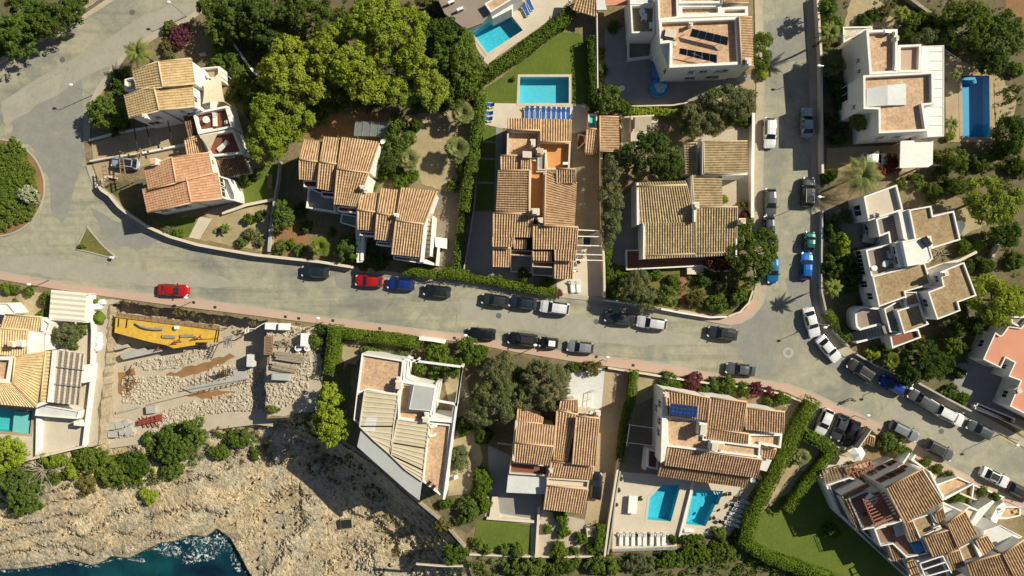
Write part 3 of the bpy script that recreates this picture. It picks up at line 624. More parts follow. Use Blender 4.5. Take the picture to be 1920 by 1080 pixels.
# ================================================================== BUILDERS FOR HOUSES
def tile_mesh(A, B, Cc, D, pitch=.36, row=.42, amp=.11):
    """corrugated barrel tiles: upper edge A-B, lower edge D-C; rows step like real overlapping tiles"""
    wl = ((B - A).length + (Cc - D).length) / 2; ll = ((D - A).length + (Cc - B).length) / 2
    nc = max(2, round(wl / pitch)); nr = max(1, round(ll / row))
    pu = [0, .1, .25, .4, .5, .62, .88]; ph = [0, .62, 1, .62, 0, -.12, -.12]
    U = []; HU = []; CU = []
    for c in range(nc):
        for u, h in zip(pu, ph): U.append((c + u) / nc); HU.append(h * amp); CU.append(c + min(u, .95))
    U.append(1.0); HU.append(0); CU.append(nc - .01)
    V = []; HV = []; RV = []
    for r in range(nr):
        V += [r / nr, (r + .999) / nr]; HV += [0, .045]; RV += [r + .02, r + .97]
    U = np.array(U); V = np.array(V); HU = np.array(HU); HV = np.array(HV)
    a, b, c, d = (np.array(p) for p in (A, B, Cc, D))
    uu, vv = np.meshgrid(U, V); uu = uu[..., None]; vv = vv[..., None]
    pos = (a * (1 - uu) + b * uu) * (1 - vv) + (d * (1 - uu) + c * uu) * vv
    nrm = np.cross(b - a, d - a); nrm /= np.linalg.norm(nrm); nrm = nrm if nrm[2] > 0 else -nrm
    jit = rng.normal(0, .008, (len(V), len(U)))
    pos = pos + nrm * (HU[None, :] + HV[:, None] + jit)[..., None]
    nr_, nc_ = len(V), len(U); idx = np.arange(nr_ * nc_).reshape(nr_, nc_)
    F = np.stack([idx[:-1, :-1], idx[1:, :-1], idx[1:, 1:], idx[:-1, 1:]], -1).reshape(-1, 4)
    mb = MB(); mb.v = [tuple(x) for x in pos.reshape(-1, 3)]; mb.f = [tuple(x) for x in F]
    uv = np.stack(np.meshgrid(np.array(CU), np.array(RV)), -1).reshape(-1, 2) + rng.integers(0, 90) 
    n0 = len(mb.v)      # timber-and-mortar underside gives the roof its thickness
    low = [p + Vector((0, 0, -.02)) for p in (A, B, Cc, D)] + [p + Vector((0, 0, -.16)) for p in (A, B, Cc, D)]
    mb.add(low, [(4, 5, 6, 7), (0, 1, 5, 4), (1, 2, 6, 5), (2, 3, 7, 6), (3, 0, 4, 7)])
    mb.uv = np.concatenate([uv, np.zeros((8, 2))]); return mb

class House:
    def __init__(s, name, label, cat, x, y, wall='white', group=None):
        p = P(x, y, 0); s.root = empty(name, p, label, cat, group); s.w = MB(); s.mat = wall; s.r = MB(); s.rmat = None
    def quad_in(s, q, over):
        A, B, Cc, D = q; wl = (B - A).length; ll = (D - A).length
        f = lambda u, v: (A * (1 - u) + B * u) * (1 - v) + (D * (1 - u) + Cc * u) * v
        u, v = min(.3, over / wl), min(.3, over / ll); z = Vector((0, 0, -.17))
        return [f(u, v) + z, f(1 - u, v) + z, f(1 - u, 1 - v) + z, f(u, 1 - v) + z]
    def tiles(s, a, b, c, d, zt, zb, mat, over=.22, wall=True, pitch=.36, base=0.0, ridge=True, verge=True):
        q = [P(*a, zt), P(*b, zt), P(*c, zb), P(*d, zb)]
        ro = tile_mesh(*q, pitch=pitch).build('tiled_roof', M[mat], s.root); rm_ = MB()
        s.rmat = mat
        up = Vector((0, 0, .05))
        if ridge: rm_.tube([q[0] + up, q[1] + up], .13, 7)
        if verge:
            rm_.tube([q[0] + up, q[3] + up], .09, 6); rm_.tube([q[1] + up, q[2] + up], .09, 6)
        if rm_.v: rm_.build('ridge_tiles', M[mat], ro, smooth=True)
        qi = s.quad_in(q, over)
        if wall: s.w.prism(qi, base)
        return qi
    def flat(s, pts, z, ph=.6, pw=.25, floor='clayroof', base=0.0, name='roof_floor'):
        top = PL(pts, z + ph); n = len(top); inn = inset(top, pw)
        out = top; vs = out + inn + [Vector((p.x, p.y, z)) for p in inn] + [Vector((p.x, p.y, base)) for p in out]
        fs = []
        for i in range(n):
            j = (i + 1) % n; fs += [(i, j, n + j, n + i), (n + i, n + j, 2*n + j, 2*n + i), (i, j, 3*n + j, 3*n + i)]
        s.w.add(vs, fs)
        fl = [Vector((p.x, p.y, z + .01)) for p in inset(top, pw - .02)]
        o = tess(name, [fl], M[floor], None, s.root); return top
    def slab(s, pts, z, th=.2, mat='white', name='canopy', posts=False):
        top = PL(pts, z); m = MB().prism(top, z - th); m.f.append(tuple(range(2*len(top)-1, len(top)-1, -1)))
        o = m.build(name, M[mat], s.root)
        if posts:
            for p in inset(top, .2): MB().cyl((p.x, p.y, 0), .07, z - th, 6).build('post', M['whitemetal'], o)
        return o
    def block(s, pts, z, base=0.0): s.w.prism(PL(pts, z), base); return PL(pts, z)
    def win(s, a, b, t, wd, z0, z1, shutter=None, frame=None):
        a = Vector((a.x, a.y, 0)); b = Vector((b.x, b.y, 0)); d = (b - a).normalized(); nrm = Vector((-d.y, d.x, 0))
        c = a.lerp(b, t)
        if nrm.dot(-c) < 0: nrm = -nrm
        f = MB(); o = nrm * .03
        L = c - d * wd/2; Rr = c + d * wd/2; up = Vector((0,0,1))
        for p, q in ((L + up*z0, Rr + up*z0), (L + up*z1, Rr + up*z1)): f.bar(p + o, q + o, .10, .09, nrm)
        for p in (L, Rr, c): f.bar(p + up*z0 + o, p + up*z1 + o, .09 if p is not c else .06, .09, nrm)
        fo = f.build('window', M[frame or ('wood' if shutter else 'whitemetal')], s.root)
        MB().add([L + up*z0 + nrm*.035, Rr + up*z0 + nrm*.035, Rr + up*z1 + nrm*.035, L + up*z1 + nrm*.035], [(0,1,2,3)]).build('pane', M['glass'], fo)
        if shutter:
            g = MB()
            for e, k in ((L, -1), (Rr, 1)):
                h = e + d * k * .28
                g.bar(h + up*z0 + nrm*.05, h + up*z1 + nrm*.05, .5, .05, nrm)
            g.build('shutter', M[shutter], fo)
        sl_ = MB().bar(L - d*.1 + up*(z0 - .07) + nrm*.09, Rr + d*.1 + up*(z0 - .07) + nrm*.09, .2, .05); sl_.build('sill', M['cream'], fo)
    def chimney(s, x, y, z0, z1, sx=.7, sy=.7, rz=0, mat='white', cap=None):
        p = P(x, y, z1); m = MB().box((p.x, p.y, z0 - .6), sx, sy, z1 - z0 + .6, rz)
        m.box((p.x, p.y, z1), sx + .16, sy + .16, .1, rz)
        o = m.build('chimney', M[mat], s.root)
        k = MB().box((p.x, p.y, z1 + .1), sx*.55, sy*.55, .22, rz); k.box((p.x, p.y, z1 + .32), sx*.85, sy*.85, .06, rz)
        k.build('chimney_cap', M[cap or 'cream'], o)
    def ac(s, x, y, z, rz=0):
        p = P(x, y, z); b = MB().box((p.x, p.y, z + .08), .95, .38, .7, rz).build('air_conditioner', M['plastic'], s.root)
        ca, sa = math.cos(rz), math.sin(rz)
        f = MB(); f.tube([(p.x + sa*.19, p.y - ca*.19, z + .43), (p.x + sa*.215, p.y - ca*.215, z + .43)], .27, 12); f.build('fan_grille', M['darkmetal'], b)
    def rail(s, pts, z, h=.9, mat='whitemetal', name='railing'):
        top = PL(pts, z + h); m = MB()
        for a, b in zip(top, top[1:]):
            m.bar(a, b, .06); m.bar(a - Vector((0,0,h*.55)), b - Vector((0,0,h*.55)), .035)
            n = max(1, int((b - a).length / .9))
            for i in range(n + 1):
                p = a.lerp(b, i / n); m.bar(p - Vector((0,0,h)), p, .045)
        m.build(name, M[mat], s.root)
    def solar(s, q, zs, label=None, nx=5, ny=1, mat=None):
        A, B, Cc, D = [P(*p, z) for p, z in zip(q, zs)]
        f = lambda u, v: (A*(1-u) + B*u)*(1-v) + (D*(1-u) + Cc*u)*v
        fr_ = MB(); gl = MB(); dn = Vector((0,0,-.06))
        fr_.add([A, B, Cc, D, A+dn, B+dn, Cc+dn, D+dn], [(0,1,2,3),(7,6,5,4),(0,4,5,1),(1,5,6,2),(2,6,7,3),(3,7,4,0)])
        g = .02/nx*5 if ny > 1 else .012; up = Vector((0,0,.06))
        for i in range(nx):
            for j in range(ny):
                gl.poly([f((i)/nx + g, j/ny + g) + up, f((i+1)/nx - g, j/ny + g) + up, f((i+1)/nx - g, (j+1)/ny - g) + up, f(i/nx + g, (j+1)/ny - g) + up])
        o = fr_.build('solar_panel', M['metal'], s.root); gl.build('solar_cells', M[mat or 'cells'], o)
        lg = MB()
        for p in (A, B, Cc, D, f(.5, 0), f(.5, 1)): lg.bar(p + dn, Vector((p.x, p.y, min(zs) - .3)), .06)
        lg.build('support_leg', M['metal'], o)
    def dish(s, x, y, z):
        p = P(x, y, z + .7); m = MB().cyl((p.x, p.y, z), .03, .6, 6); base = len(m.v)
        ax = Vector((.5, -.6, .6)).normalized(); q = ax.cross(Vector((0,0,1))).normalized(); u = q.cross(ax)
        vs = [p]; 
        for r, dd in ((.2, .03), (.4, .12)):
            for j in range(12): t = 2*math.pi*j/12; vs.append(p + q*r*math.cos(t) + u*r*math.sin(t) + ax*dd)
        fs = [(0, 1 + j, 1 + (j+1) % 12) for j in range(12)] + [(1+j, 13+j, 13+(j+1)%12, 1+(j+1)%12) for j in range(12)]
        m.add(vs, fs).build('satellite_dish', M['whitemetal'], s.root)
    def done(s):
        if s.w.v: s.w.build('wall', M[s.mat], s.root)

M['cells'] = plain('dark_solar_cells', (.010,.013,.022), .4, spec=.3)
M['bluecells'] = plain('blue_solar_cells', (.018,.05,.18), .4, spec=.3, scale=5, var=.3)
M['pale_t'] = tilemat('pale_grey_tiles', [(.48,.41,.33),(.52,.46,.38),(.48,.41,.33),(.56,.50,.42)], (.36,.32,.27), .3)
M['greyroof'] = surf('grey_membrane', (.42,.43,.42), (.38,.39,.38), .3, (.33,.33,.32), 2.0, .3, .7, .05)
M['glaze'] = surf('yellowed_glazing', (.56,.49,.34), (.48,.42,.28), .25, (.60,.57,.47), .8, .5, .25, .03, spec=.5)
def pergola(name, label, beams, z, mat, wd=.12, posts=(), cat='pergola', group=None, hg=.16):
    pts = [P(*b[0], z) for b in beams] + [P(*b[1], z) for b in beams]; c = sum(pts, Vector())/len(pts)
    r = empty(name, Vector((c.x, c.y, 0)), label, cat, group)
    for i, b in enumerate(beams):
        MB().bar(P(*b[0], z + (.0 if len(b) < 3 else b[2])), P(*b[1], z + (.0 if len(b) < 3 else b[2])), wd, hg).build('beam', M[mat], r)
    for p in posts:
        q = P(*p, z); MB().bar((q.x, q.y, 0), (q.x, q.y, z - .05), wd*1.1).build('post', M[mat], r)
    return r
def sail(label, pts, zs, mat='canvas', n=8, cat='shade sail'):
    c = [P(*p, z) for p, z in zip(pts, zs)]; mid = sum(c, Vector())/len(c)
    r = empty('shade_sail', Vector((mid.x, mid.y, 0)), label, cat)
    mb = MB()
    if len(c) == 3: c = [c[0], c[1], c[2], c[2]]
    idx = {}
    for i in range(n+1):
        for j in range(n+1):
            u, v = i/n, j/n; p = (c[0]*(1-u) + c[1]*u)*(1-v) + (c[3]*(1-u) + c[2]*u)*v
            p = p.lerp(Vector((mid.x, mid.y, p.z - .35)), .10*(4*u*(1-u) if v in (0,1) else 4*v*(1-v) if u in (0,1) else 1)) if 0 < u < 1 or 0 < v < 1 else p
            idx[i,j] = len(mb.v); mb.v.append(tuple(p))
    for i in range(n):
        for j in range(n): mb.f.append((idx[i,j], idx[i+1,j], idx[i+1,j+1], idx[i,j+1]))
    mb.build('fabric', M[mat], r, smooth=True)
    for p in c[:3]: MB().cyl((p.x, p.y, 0), .05, p.z, 6).build('post', M['whitemetal'], r)
    return r
# ================================================================== HOUSES
# ---- house with straw coloured gables, upper left
fr(150, 90, 5.144)
h = House('villa', 'white house with straw coloured double gable roof beside the street bend at the upper left', 'house', 800, 420)
q1 = h.tiles((757,130), (800,378), (545,410), (505,210), 8.6, 7.5, 'straw_t')
q2 = h.tiles((800,378), (757,130), (1075,100), (1108,345), 8.6, 7.6, 'straw_t')
q3 = h.tiles((712,365), (765,605), (475,682), (425,455), 8.2, 7.1, 'straw_t')
q4 = h.tiles((765,605), (712,365), (1083,350), (1105,565), 8.2, 7.2, 'straw_t')
for t, z0, z1, wd in ((.35,4.6,5.6,.8),(.72,2.2,3.5,1.6)): h.win(q3[1], q3[2], t, wd, z0, z1)
for t, z0, z1, wd in ((.45,5.4,6.0,.6),(.6,3.6,4.6,1.4),(.88,5.2,6.3,.7)): h.win(q4[0], q4[3], t, wd, z0, z1)
h.win(q4[2], q4[3], .6, .8, 5.6, 6.7)
h.flat([(1085,622), (1415,555), (1475,765), (1140,832)], 3.0, .9, .3, 'redpave')
h.flat([(1150,842), (1478,778), (1570,1015), (1250,1050)], 2.7, .9, .3, 'redpave')
h.flat([(1170,190),(1345,175),(1345,300),(1225,290)], 2.6, .7, .2, 'tanpave')
h.flat([(430,300),(520,280),(560,400),(430,410)], 4.0, .7, .15, 'greypave')
h.tiles((1010,885), (1150,842), (1180,1012), (1035,1035), 3.1, 2.7, 'tan_t', pitch=.3)
h.tiles((1000,640), (1083,622), (1130,832), (1050,872), 3.4, 2.9, 'dark_t', pitch=.3)
h.block([(1180,335),(1235,300),(1220,560),(1160,580)], 3.6)
h.chimney(625, 655, 7.2, 7.9, .5, .5)
h.rail([(1430,560),(1490,765)], 3.9, .6); h.done()
sail('beige shade sail over the upper terrace of the straw roofed house', [(1190,345),(1358,222),(1395,520),(1180,540)], [5.2,4.6,4.8,5.0])
sail('beige triangular sail shading the lower red terrace corner', [(1150,842),(1335,812),(1250,1005)], [4.2,4.4,4.0])
pergola('pergola', 'bare dark beams spanning the driveway below the straw roofed house', [((515,720),(555,985)),((632,720),(682,945)),((843,690),(885,880)),((1010,685),(1050,870)),((730,860),(755,945))], 2.6, 'darkmetal', .10)
# ---- pink roofed house
fr(150, 230, 4.5)
h = House('villa', 'white house with salmon pink tiled double gable roof on the street bend', 'house', 850, 500)
q1 = h.tiles((775,290), (812,508), (578,570), (540,385), 6.5, 5.6, 'pink_t')
q2 = h.tiles((812,508), (775,290), (1083,253), (1122,428), 6.5, 5.7, 'pink_t')
q3 = h.tiles((897,455), (940,675), (570,762), (525,560), 6.2, 5.1, 'pink_t')
q4 = h.tiles((940,675), (897,455), (1160,420), (1197,640), 6.2, 5.3, 'pink_t')
for t, wd, z0, z1 in ((.3,1.6,3.2,4.6),(.7,1.6,3.2,4.6)): h.win(q4[3], q4[2], t, wd, z0, z1)
h.win(q3[1], q3[2], .35, 2.2, 3.3, 4.5); h.win(q3[1], q3[2], .75, 1.2, 3.3, 4.5); h.win(q2[2], q2[3], .35, .7, 4.0, 4.8)
h.flat([(1185,450),(1255,470),(1310,600),(1310,660),(1200,640)], 2.6, .8, .2, 'white')
h.tiles((1155,310), (1370,280), (1435,425), (1215,462), 2.9, 2.5, 'dark_t', pitch=.3)
h.chimney(625, 330, 5.2, 6.6, .9, .8, .15, 'white', 'pink_t')
p = P(872, 478, 6.0); f_ = MB().box((p.x,p.y,5.7), .75, .75, .55, .15).build('skylight', M['darkmetal'], h.root); MB().box((p.x,p.y,6.25), .55, .55, .02, .15).build('pane', M['glass'], f_)
h.done()
pergola('pergola', 'pale ladder shaped timber pergola over the parked car in the pink house drive', [((330,298),(352,500)),((362,292),(388,480))]+[((330+i*5.0,310+i*38),(363+i*5.4,304+i*36)) for i in range(5)], 2.4, 'wood', .09, [(352,500),(388,480)])
pergola('pergola', 'short ladder shaped timber frame nearest the street in the pink house drive', [((187,360),(200,492)),((215,352),(235,488))]+[((189+i*3,375+i*32),(217+i*4.5,368+i*34)) for i in range(4)], 2.4, 'wood', .09, [(200,492),(235,488)])
pergola('pergola', 'crossed dark beams between the two driveways at the upper left', [((478,215),(490,290)),((505,215),(515,295)),((470,240),(525,225)),((475,270),(520,255)),((330,240),(405,268))], 2.4, 'wood', .08)
MBs = MB()
# ---- stepped tile house, centre left: two joined units
fr(540, 220, 3.724)
h = House('villa', 'stepped white house of two offset units under banded tan tile roofs', 'house', 480, 500)
def band(r0, r1, n0, n1, s0, s1, z, rise=1.0, mat='tan_t'):
    h.tiles(r1, r0, n0, n1, z, z - rise, mat); return h.tiles(r0, r1, s1, s0, z, z - rise, mat)
band((80,295),(222,311),(118,155),(246,172),(78,432),(202,442),6.6)
band((222,312),(348,326),(254,135),(379,148),(203,497),(326,517),7.0)
e1 = band((345,362),(565,388),(379,138),(642,172),(320,606),(478,624),7.4)
band((487,647),(624,662),(516,526),(642,529),(483,782),(610,792),6.0)
band((622,669),(757,690),(655,496),(784,509),(605,852),(722,864),6.4)
e2 = band((753,720),(950,745),(795,489),(1042,517),(722,956),(922,977),6.8)
h.flat([(140,488),(322,560),(332,662),(125,632)], 2.8, .7, .2, 'greypave')
h.flat([(105,440),(205,440),(205,492),(110,485)], 4.2, .6, .15, 'redpave')
h.flat([(230,515),(330,525),(322,562),(232,550)], 4.2, .6, .15, 'redpave')
h.flat([(345,620),(482,628),(482,668),(345,655)], 4.6, .6, .15, 'redpave')
h.flat([(372,672),(480,690),(480,770),(362,735)], 2.6, .6, .15, 'greypave')
h.flat([(500,795),(610,800),(610,830),(500,825)], 3.6, .6, .15, 'greypave')
h.flat([(615,865),(720,872),(725,900),(615,890)], 3.8, .6, .15, 'greypave')
h.flat([(735,965),(920,985),(915,1018),(735,990)], 3.0, .6, .12, 'greypave')
h.block([(470,770),(500,790),(520,1010),(480,1015)], 2.2); h.block([(510,830),(530,830),(525,1000),(505,1000)], 2.4)
h.block([(965,672),(975,672),(942,1008),(920,1012)], 4.2); h.block([(1008,690),(1022,690),(1000,970),(988,970)], 3.6); h.block([(1045,895),(1056,895),(1042,1035),(1030,1035)], 2.6)
h.block([(940,980),(1035,1025),(1035,1037),(925,1015)], 2.4)
for i in range(10):
    a = P(975 - i*3, 680 + i*32, 3.4 - i*.1); b = P(1008 - i*2.5, 688 + i*31, 3.4 - i*.1); MBs.bar(a, b, .55, .2)
MBs.build('stair', M['beigepave'], h.root)
h.block([(1025,835),(1108,845),(1105,918),(1030,905)], 1.6)
h.chimney(525, 492, 6.2, 7.4, .8, .5, -.1); h.chimney(757, 684, 6.2, 6.9, .6, .4, -.1); h.dish(660, 165, 5.8)
h.win(e2[1], e2[2], .5, .7, 4.0, 5.0)
for x, y, z in ((660,300,6),): pass
h.done()
fr(540,220,3.724)
h = House('glazed_shelter', 'glass roofed garden shelter standing just behind the stepped tan roofed house', 'shelter', 580, 85)
M['glasspale'] = plain('grey_green_glazing', (.16,.18,.16), .12, spec=.6)
h.slab([(472,22),(692,35),(685,135),(462,130)], 2.5, .08, 'glasspale', 'glass_roof', True)
for t in (0,.25,.5,.75,1): MB().bar(P(472+220*t,22+13*t,2.56), P(462+223*t,130+5*t,2.56), .07).build('glazing_bar', M['metal'], h.root)
h.done()
# ---- large house with orange terraces, centre
fr()
h = House('villa', 'large cream house with orange terraces and ribbed tan roofs behind the row of blue loungers', 'house', 1000, 390, 'cream')
h.tiles((952.5,243),(1012.5,244.5),(1012.8,223),(952.3,222), 6.0, 5.5, 'tan_t')
h.tiles((1013,266),(1069.8,266.5),(1070.2,224.5),(1013.5,223), 6.3, 5.5, 'tan_t')
h.flat([(951,243),(1012,245),(1010,298),(950,296)], 4.6, .9, .25, 'clayroof')
h.flat([(1010,264),(1070.5,266),(1068,318),(1024,318),(1022,284),(1009,284)], 4.6, .9, .25, 'orange')
h.block([(980,283),(997,284),(997,296),(980,295)], 6.8)
h.flat([(1008,284),(1024,284),(1023,319),(1008,319)], 5.4, .3, .15, 'greypave')
h.tiles((939,291.5),(977,291.5),(976.6,318),(938.7,318), 6.0, 5.6, 'tan_t')
h.tiles((995,297),(978,297),(977,319),(994,319), 6.2, 6.0, 'tan_t')
h.tiles((992.5,319),(991,399),(930,397),(934,319), 6.6, 5.6, 'tan_t', pitch=.33)
h.flat([(994,298),(1008,300),(1008,320),(1022,320),(1020,421),(992,402)], 5.0, .5, .2, 'orange')
h.tiles((1023,319),(1020.5,423),(1077,426),(1081.5,343), 6.7, 5.7, 'tan_t', pitch=.33)
h.tiles((1043,316),(1079,317),(1079,343),(1043,344), 6.85, 6.35, 'brown_t', wall=False)
h.tiles((925,398.8),(1000,402.5),(996,445),(924,444), 6.4, 5.5, 'tan_t')
h.tiles((924,444),(964,445),(962,463),(923.2,462), 5.5, 5.1, 'tan_t', ridge=False)
h.tiles((964.5,447),(987,448),(986,467),(963.5,466), 4.9, 4.4, 'red_t', ridge=False)
h.tiles((1000,421.5),(1083.6,426),(1080,468),(999,467), 6.2, 5.4, 'tan_t')
h.tiles((1040,468),(1080,468),(1078,489),(1040,488), 5.4, 5.0, 'tan_t', ridge=False)
h.tiles((999,470),(1034,471),(1033,489),(999,488), 4.9, 4.4, 'red_t', ridge=False)
h.tiles((1040.5,488),(1075,489),(1072,523.5),(1039,522), 4.2, 3.5, 'red_t')
h.tiles((925,464),(957.5,465),(955.5,501),(924,500), 4.2, 3.5, 'red_t')
h.flat([(956,468),(998,470),(998,480),(956,478)], 3.4, .6, .12, 'redpave')
h.flat([(999,490),(1040,491),(1040,502),(998,500)], 3.2, .6, .12, 'redpave')
h.flat([(958,478),(998,480),(997,512),(957,510)], .6, .4, .15, 'greypave')
h.flat([(998,500),(1038,502),(1038,518),(998,516)], .8, .4, .15, 'greypave')
h.chimney(1004, 397, 6.0, 7.6, 1.0, .8, 0, 'cream'); h.chimney(1013, 413, 6.0, 6.9, .6, .6, 0, 'cream'); h.ac(1061, 308, 4.7); h.chimney(999,268,5.2,6.6,.6,.9,0,'cream'); h.chimney(1012, 284, 6.0, 6.9, .9, .7, 0, 'cream', 'red_t')
h.done()
pergola('pergola', 'white crossbeams bridging the side passage of the orange terrace house', [((1083,431),(1128,433)),((1083,443),(1128,444)),((1081,460),(1128,461)),((1079,476.5),(1129,478)),((1076,487),(1130,488.5))], 2.9, 'whitemetal', .13)
fr(860, 180, 5.4)
h = House('garden_shed', 'pair of small tan tiled outbuildings with a cistern beside the orange terrace house', 'outbuilding', 1450, 400, 'cream')
h.tiles((1428,203),(1430,560),(1626,562),(1620,210), 3.3, 2.7, 'tan_t'); h.tiles((1300,332),(1424,335),(1396,580),(1280,570), 3.0, 2.6, 'red_t')
h.flat([(1312,178),(1406,180),(1396,330),(1310,326)], 1.8, .4, .2, 'pool_teal', name='cistern_water')
h.flat([(1215,380),(1290,400),(1280,470),(1205,540)], .5, .4, .15, 'redpave'); h.done()
# ---- long olive-tan tiled house
fr(1160, 240, 3.857)
h = House('villa', 'long low house with weathered olive tan ribbed roofs and a red front terrace', 'house', 500, 700)
w1 = h.tiles((130,424),(492,412),(552,682),(146,692), 4.7, 3.9, 'olive_t')
h.tiles((492,410),(130,422),(120,396),(476,384), 4.7, 4.4, 'olive_t')
h.tiles((188,690),(555,680),(555,908),(188,922), 4.3, 3.5, 'olive_t', ridge=False)
h.tiles((188,922),(555,908),(555,932),(186,948), 3.45, 3.35, 'olive_t')
h.tiles((556,574),(858,570),(848,896),(556,908), 4.8, 3.5, 'olive_t')
h.tiles((556,908),(848,896),(847,918),(556,932), 3.45, 3.35, 'olive_t')
h.tiles((530,342),(542,572),(752,568),(745,350), 4.4, 3.9, 'olive_t')
h.tiles((612,98),(616,332),(932,326),(930,94), 5.0, 4.4, 'olive_t'); h.tiles((560,105),(566,340),(482,342),(470,114), 3.9, 3.5, 'olive_t')
h.block([(130,396),(146,396),(148,700),(132,700)], 4.75); h.block([(178,690),(190,690),(188,948),(176,948)], 4.35); h.block([(848,570),(860,570),(856,918),(846,918)], 4.0)
h.block([(612,328),(932,322),(932,340),(614,344)], 4.55); h.block([(604,96),(614,96),(618,334),(606,334)], 5.1); h.block([(522,345),(532,345),(542,572),(532,572)], 4.5)
h.chimney(560, 560, 4.6, 5.5, .7, .7); h.chimney(893, 672, 3.0, 5.3, .8, .6, 0, 'white', 'pink_t')
h.block([(543,580),(558,580),(555,678),(545,678)], 5.2)
h.flat([(52,880),(180,880),(180,930),(860,925),(850,1035),(700,1040),(610,1000),(55,1028)], .9, .15, .2, 'redpave')
for i in range(6): MB().box(P(505+i*17,1030,0)+Vector((0,0,0)), .8, 1.2, .8-.1*i).build('step', M['cream'], h.root)
h.win(w1[0], w1[3], .5, 1.2, 1.2, 2.4); h.done()
# ---- flat roofed house with two rows of solar panels
fr(1110, 0, 4.697)
h = House('villa', 'tall cream flat roofed house with two tilted rows of dark solar panels', 'house', 950, 350)
m1 = h.flat([(588,172),(1292,145),(1312,567),(682,597),(686,376),(600,386)], 6.4, .75, .4, 'clayroof')
h.tiles((1294,146),(1314,567),(1420,577),(1407,150), 7.3, 6.7, 'tan_t')
h.flat([(578,-60),(756,-60),(762,158),(586,178)], 6.4, .5, .25, 'clayroof')
h.flat([(764,30),(1140,28),(1142,142),(766,152)], 3.8, .8, .5, 'clayroof'); h.flat([(1142,60),(1372,55),(1376,138),(1142,142)], 3.6, .8, .4, 'clayroof')
h.flat([(764,-60),(1140,-60),(1140,26),(764,28)], 4.4, .6, .3, 'clayroof')
h.tiles((1160,-50),(1160,20),(1376,24),(1376,-50), 5.2, 4.7, 'tan_t')
h.flat([(336,38),(562,38),(556,292),(350,292)], 4.2, .8, .25, 'deck')
h.flat([(335,-60),(545,-60),(545,38),(335,38)], 4.6, .5, .2, 'bluewhite')
h.slab([(100,-40),(310,-40),(312,40),(104,52)], 2.8, .25, 'pinkroof', 'low_roof'); h.slab([(38,-40),(100,-40),(132,86),(40,88)], 2.9, .25, 'bluewhite', 'low_roof')
h.flat([(318,330),(545,300),(520,500),(318,525)], .6, .5, .2, 'deck')
h.solar([(885,252),(1202,328),(1194,402),(858,318)], [7.8,7.8,7.3,7.3], nx=5); h.solar([(775,424),(1102,484),(1100,555),(764,474)], [7.9,7.9,7.2,7.2], nx=5)
h.chimney(690, 300, 6.4, 7.2, 1.9, 1.3, -.2, 'clayroof'); h.chimney(1375, 545, 6.4, 7.5, .7, .9); h.chimney(870,215,6.4,7.3,.4,.4); h.chimney(720,385,6.4,6.8,.5,.4)
for t, wd in ((.36,.8),(.54,1.2),(.8,1.9)): h.win(m1[3], m1[2], t, wd, 4.2, 5.4)
for t, wd in ((.42,1.6),(.75,2.0)): h.win(m1[3], m1[2], t, wd, 1.2, 2.4)
for t in (.3,.7): h.win(m1[4], m1[3], t, 1.0, 3.8, 5.2, 'wood')
h.block([(590,380),(686,378),(684,597),(672,597)], 6.2); h.done()
# ---- large white flat roofed house with tall pool
fr(1540, 30, 3.6)
h = House('villa', 'large white flat roofed house with terracotta gravel roofs beside the deep blue upright pool', 'house', 540, 450)
a1 = h.flat([(303,95),(515,88),(515,384),(326,394)], 6.7, .7, .35, 'brickroof')
h.flat([(521,196),(676,190),(669,376),(521,380)], 5.9, .6, .3, 'pinkpave')
a2 = h.flat([(283,400),(757,375),(760,597),(690,603),(716,776),(388,792),(386,630),(285,628)], 6.9, .65, .3, 'brickroof')
h.flat([(678,202),(829,197),(829,812),(718,816),(690,610),(760,600),(757,378),(672,378)], 4.0, .08, .1, 'white')
fm_ = MB()
for i in range(9): fm_.bar(P(765 if 3<=i<=5 else 730, 240+i*62, 4.06), P(826, 240+i*62, 4.06), .05, .05)
fm_.build('roof_seam', M['bluewhite'], h.root)
t_ = PL([(308,490),(570,455),(572,600),(305,612)], 7.15); b_ = [Vector((p.x,p.y,6.8)) for p in t_]; r0 = (t_[0]+t_[1])/2 + Vector((0,0,.35)); r1 = (t_[2]+t_[3])/2 + Vector((0,0,.35))
MB().add(t_ + b_ + [r0, r1], [(0,8,9,3),(8,1,2,9),(0,1,8),(3,9,2),(0,4,5,1),(1,5,6,2),(2,6,7,3),(3,7,4,0)]).build('rooflight_cover', M['bluewhite'], h.root)
h.slab([(535,842),(756,838),(752,1000),(722,1020),(530,1026)], 3.0, .3, 'white', 'car_port', True)
h.ac(432, 118, 6.75, -.1); h.ac(484, 356, 6.75, 1.4); h.chimney(505, 150, 6.6, 7.6, .5, .5)
for t, wd, z0, z1 in ((.2,.6,4.6,5.3),(.75,2.2,1.0,3.2)): h.win(a2[7], a2[0], t, wd, z0, z1)
for t, wd, z0, z1 in ((.55,.6,4.4,5.2),(.8,.6,4.4,5.2)): h.win(a1[3], a1[0], 1 - t, wd, z0, z1)
for t, wd, z0, z1 in ((.25,1.0,4.4,5.4),(.6,1.0,4.4,5.4),(.35,.5,2.0,2.8)): h.win(a2[5], a2[4], t, wd, z0, z1)
h.win(a2[6], a2[5], .5, .8, 3.4, 4.4)
h.rail([(210,95),(300,92)], 2.0); h.rail([(830,225),(945,300)], 1.0)
h.flat([(146,72),(345,70),(345,92),(300,95),(150,180)], 1.4, .3, .2, 'paving'); h.done()
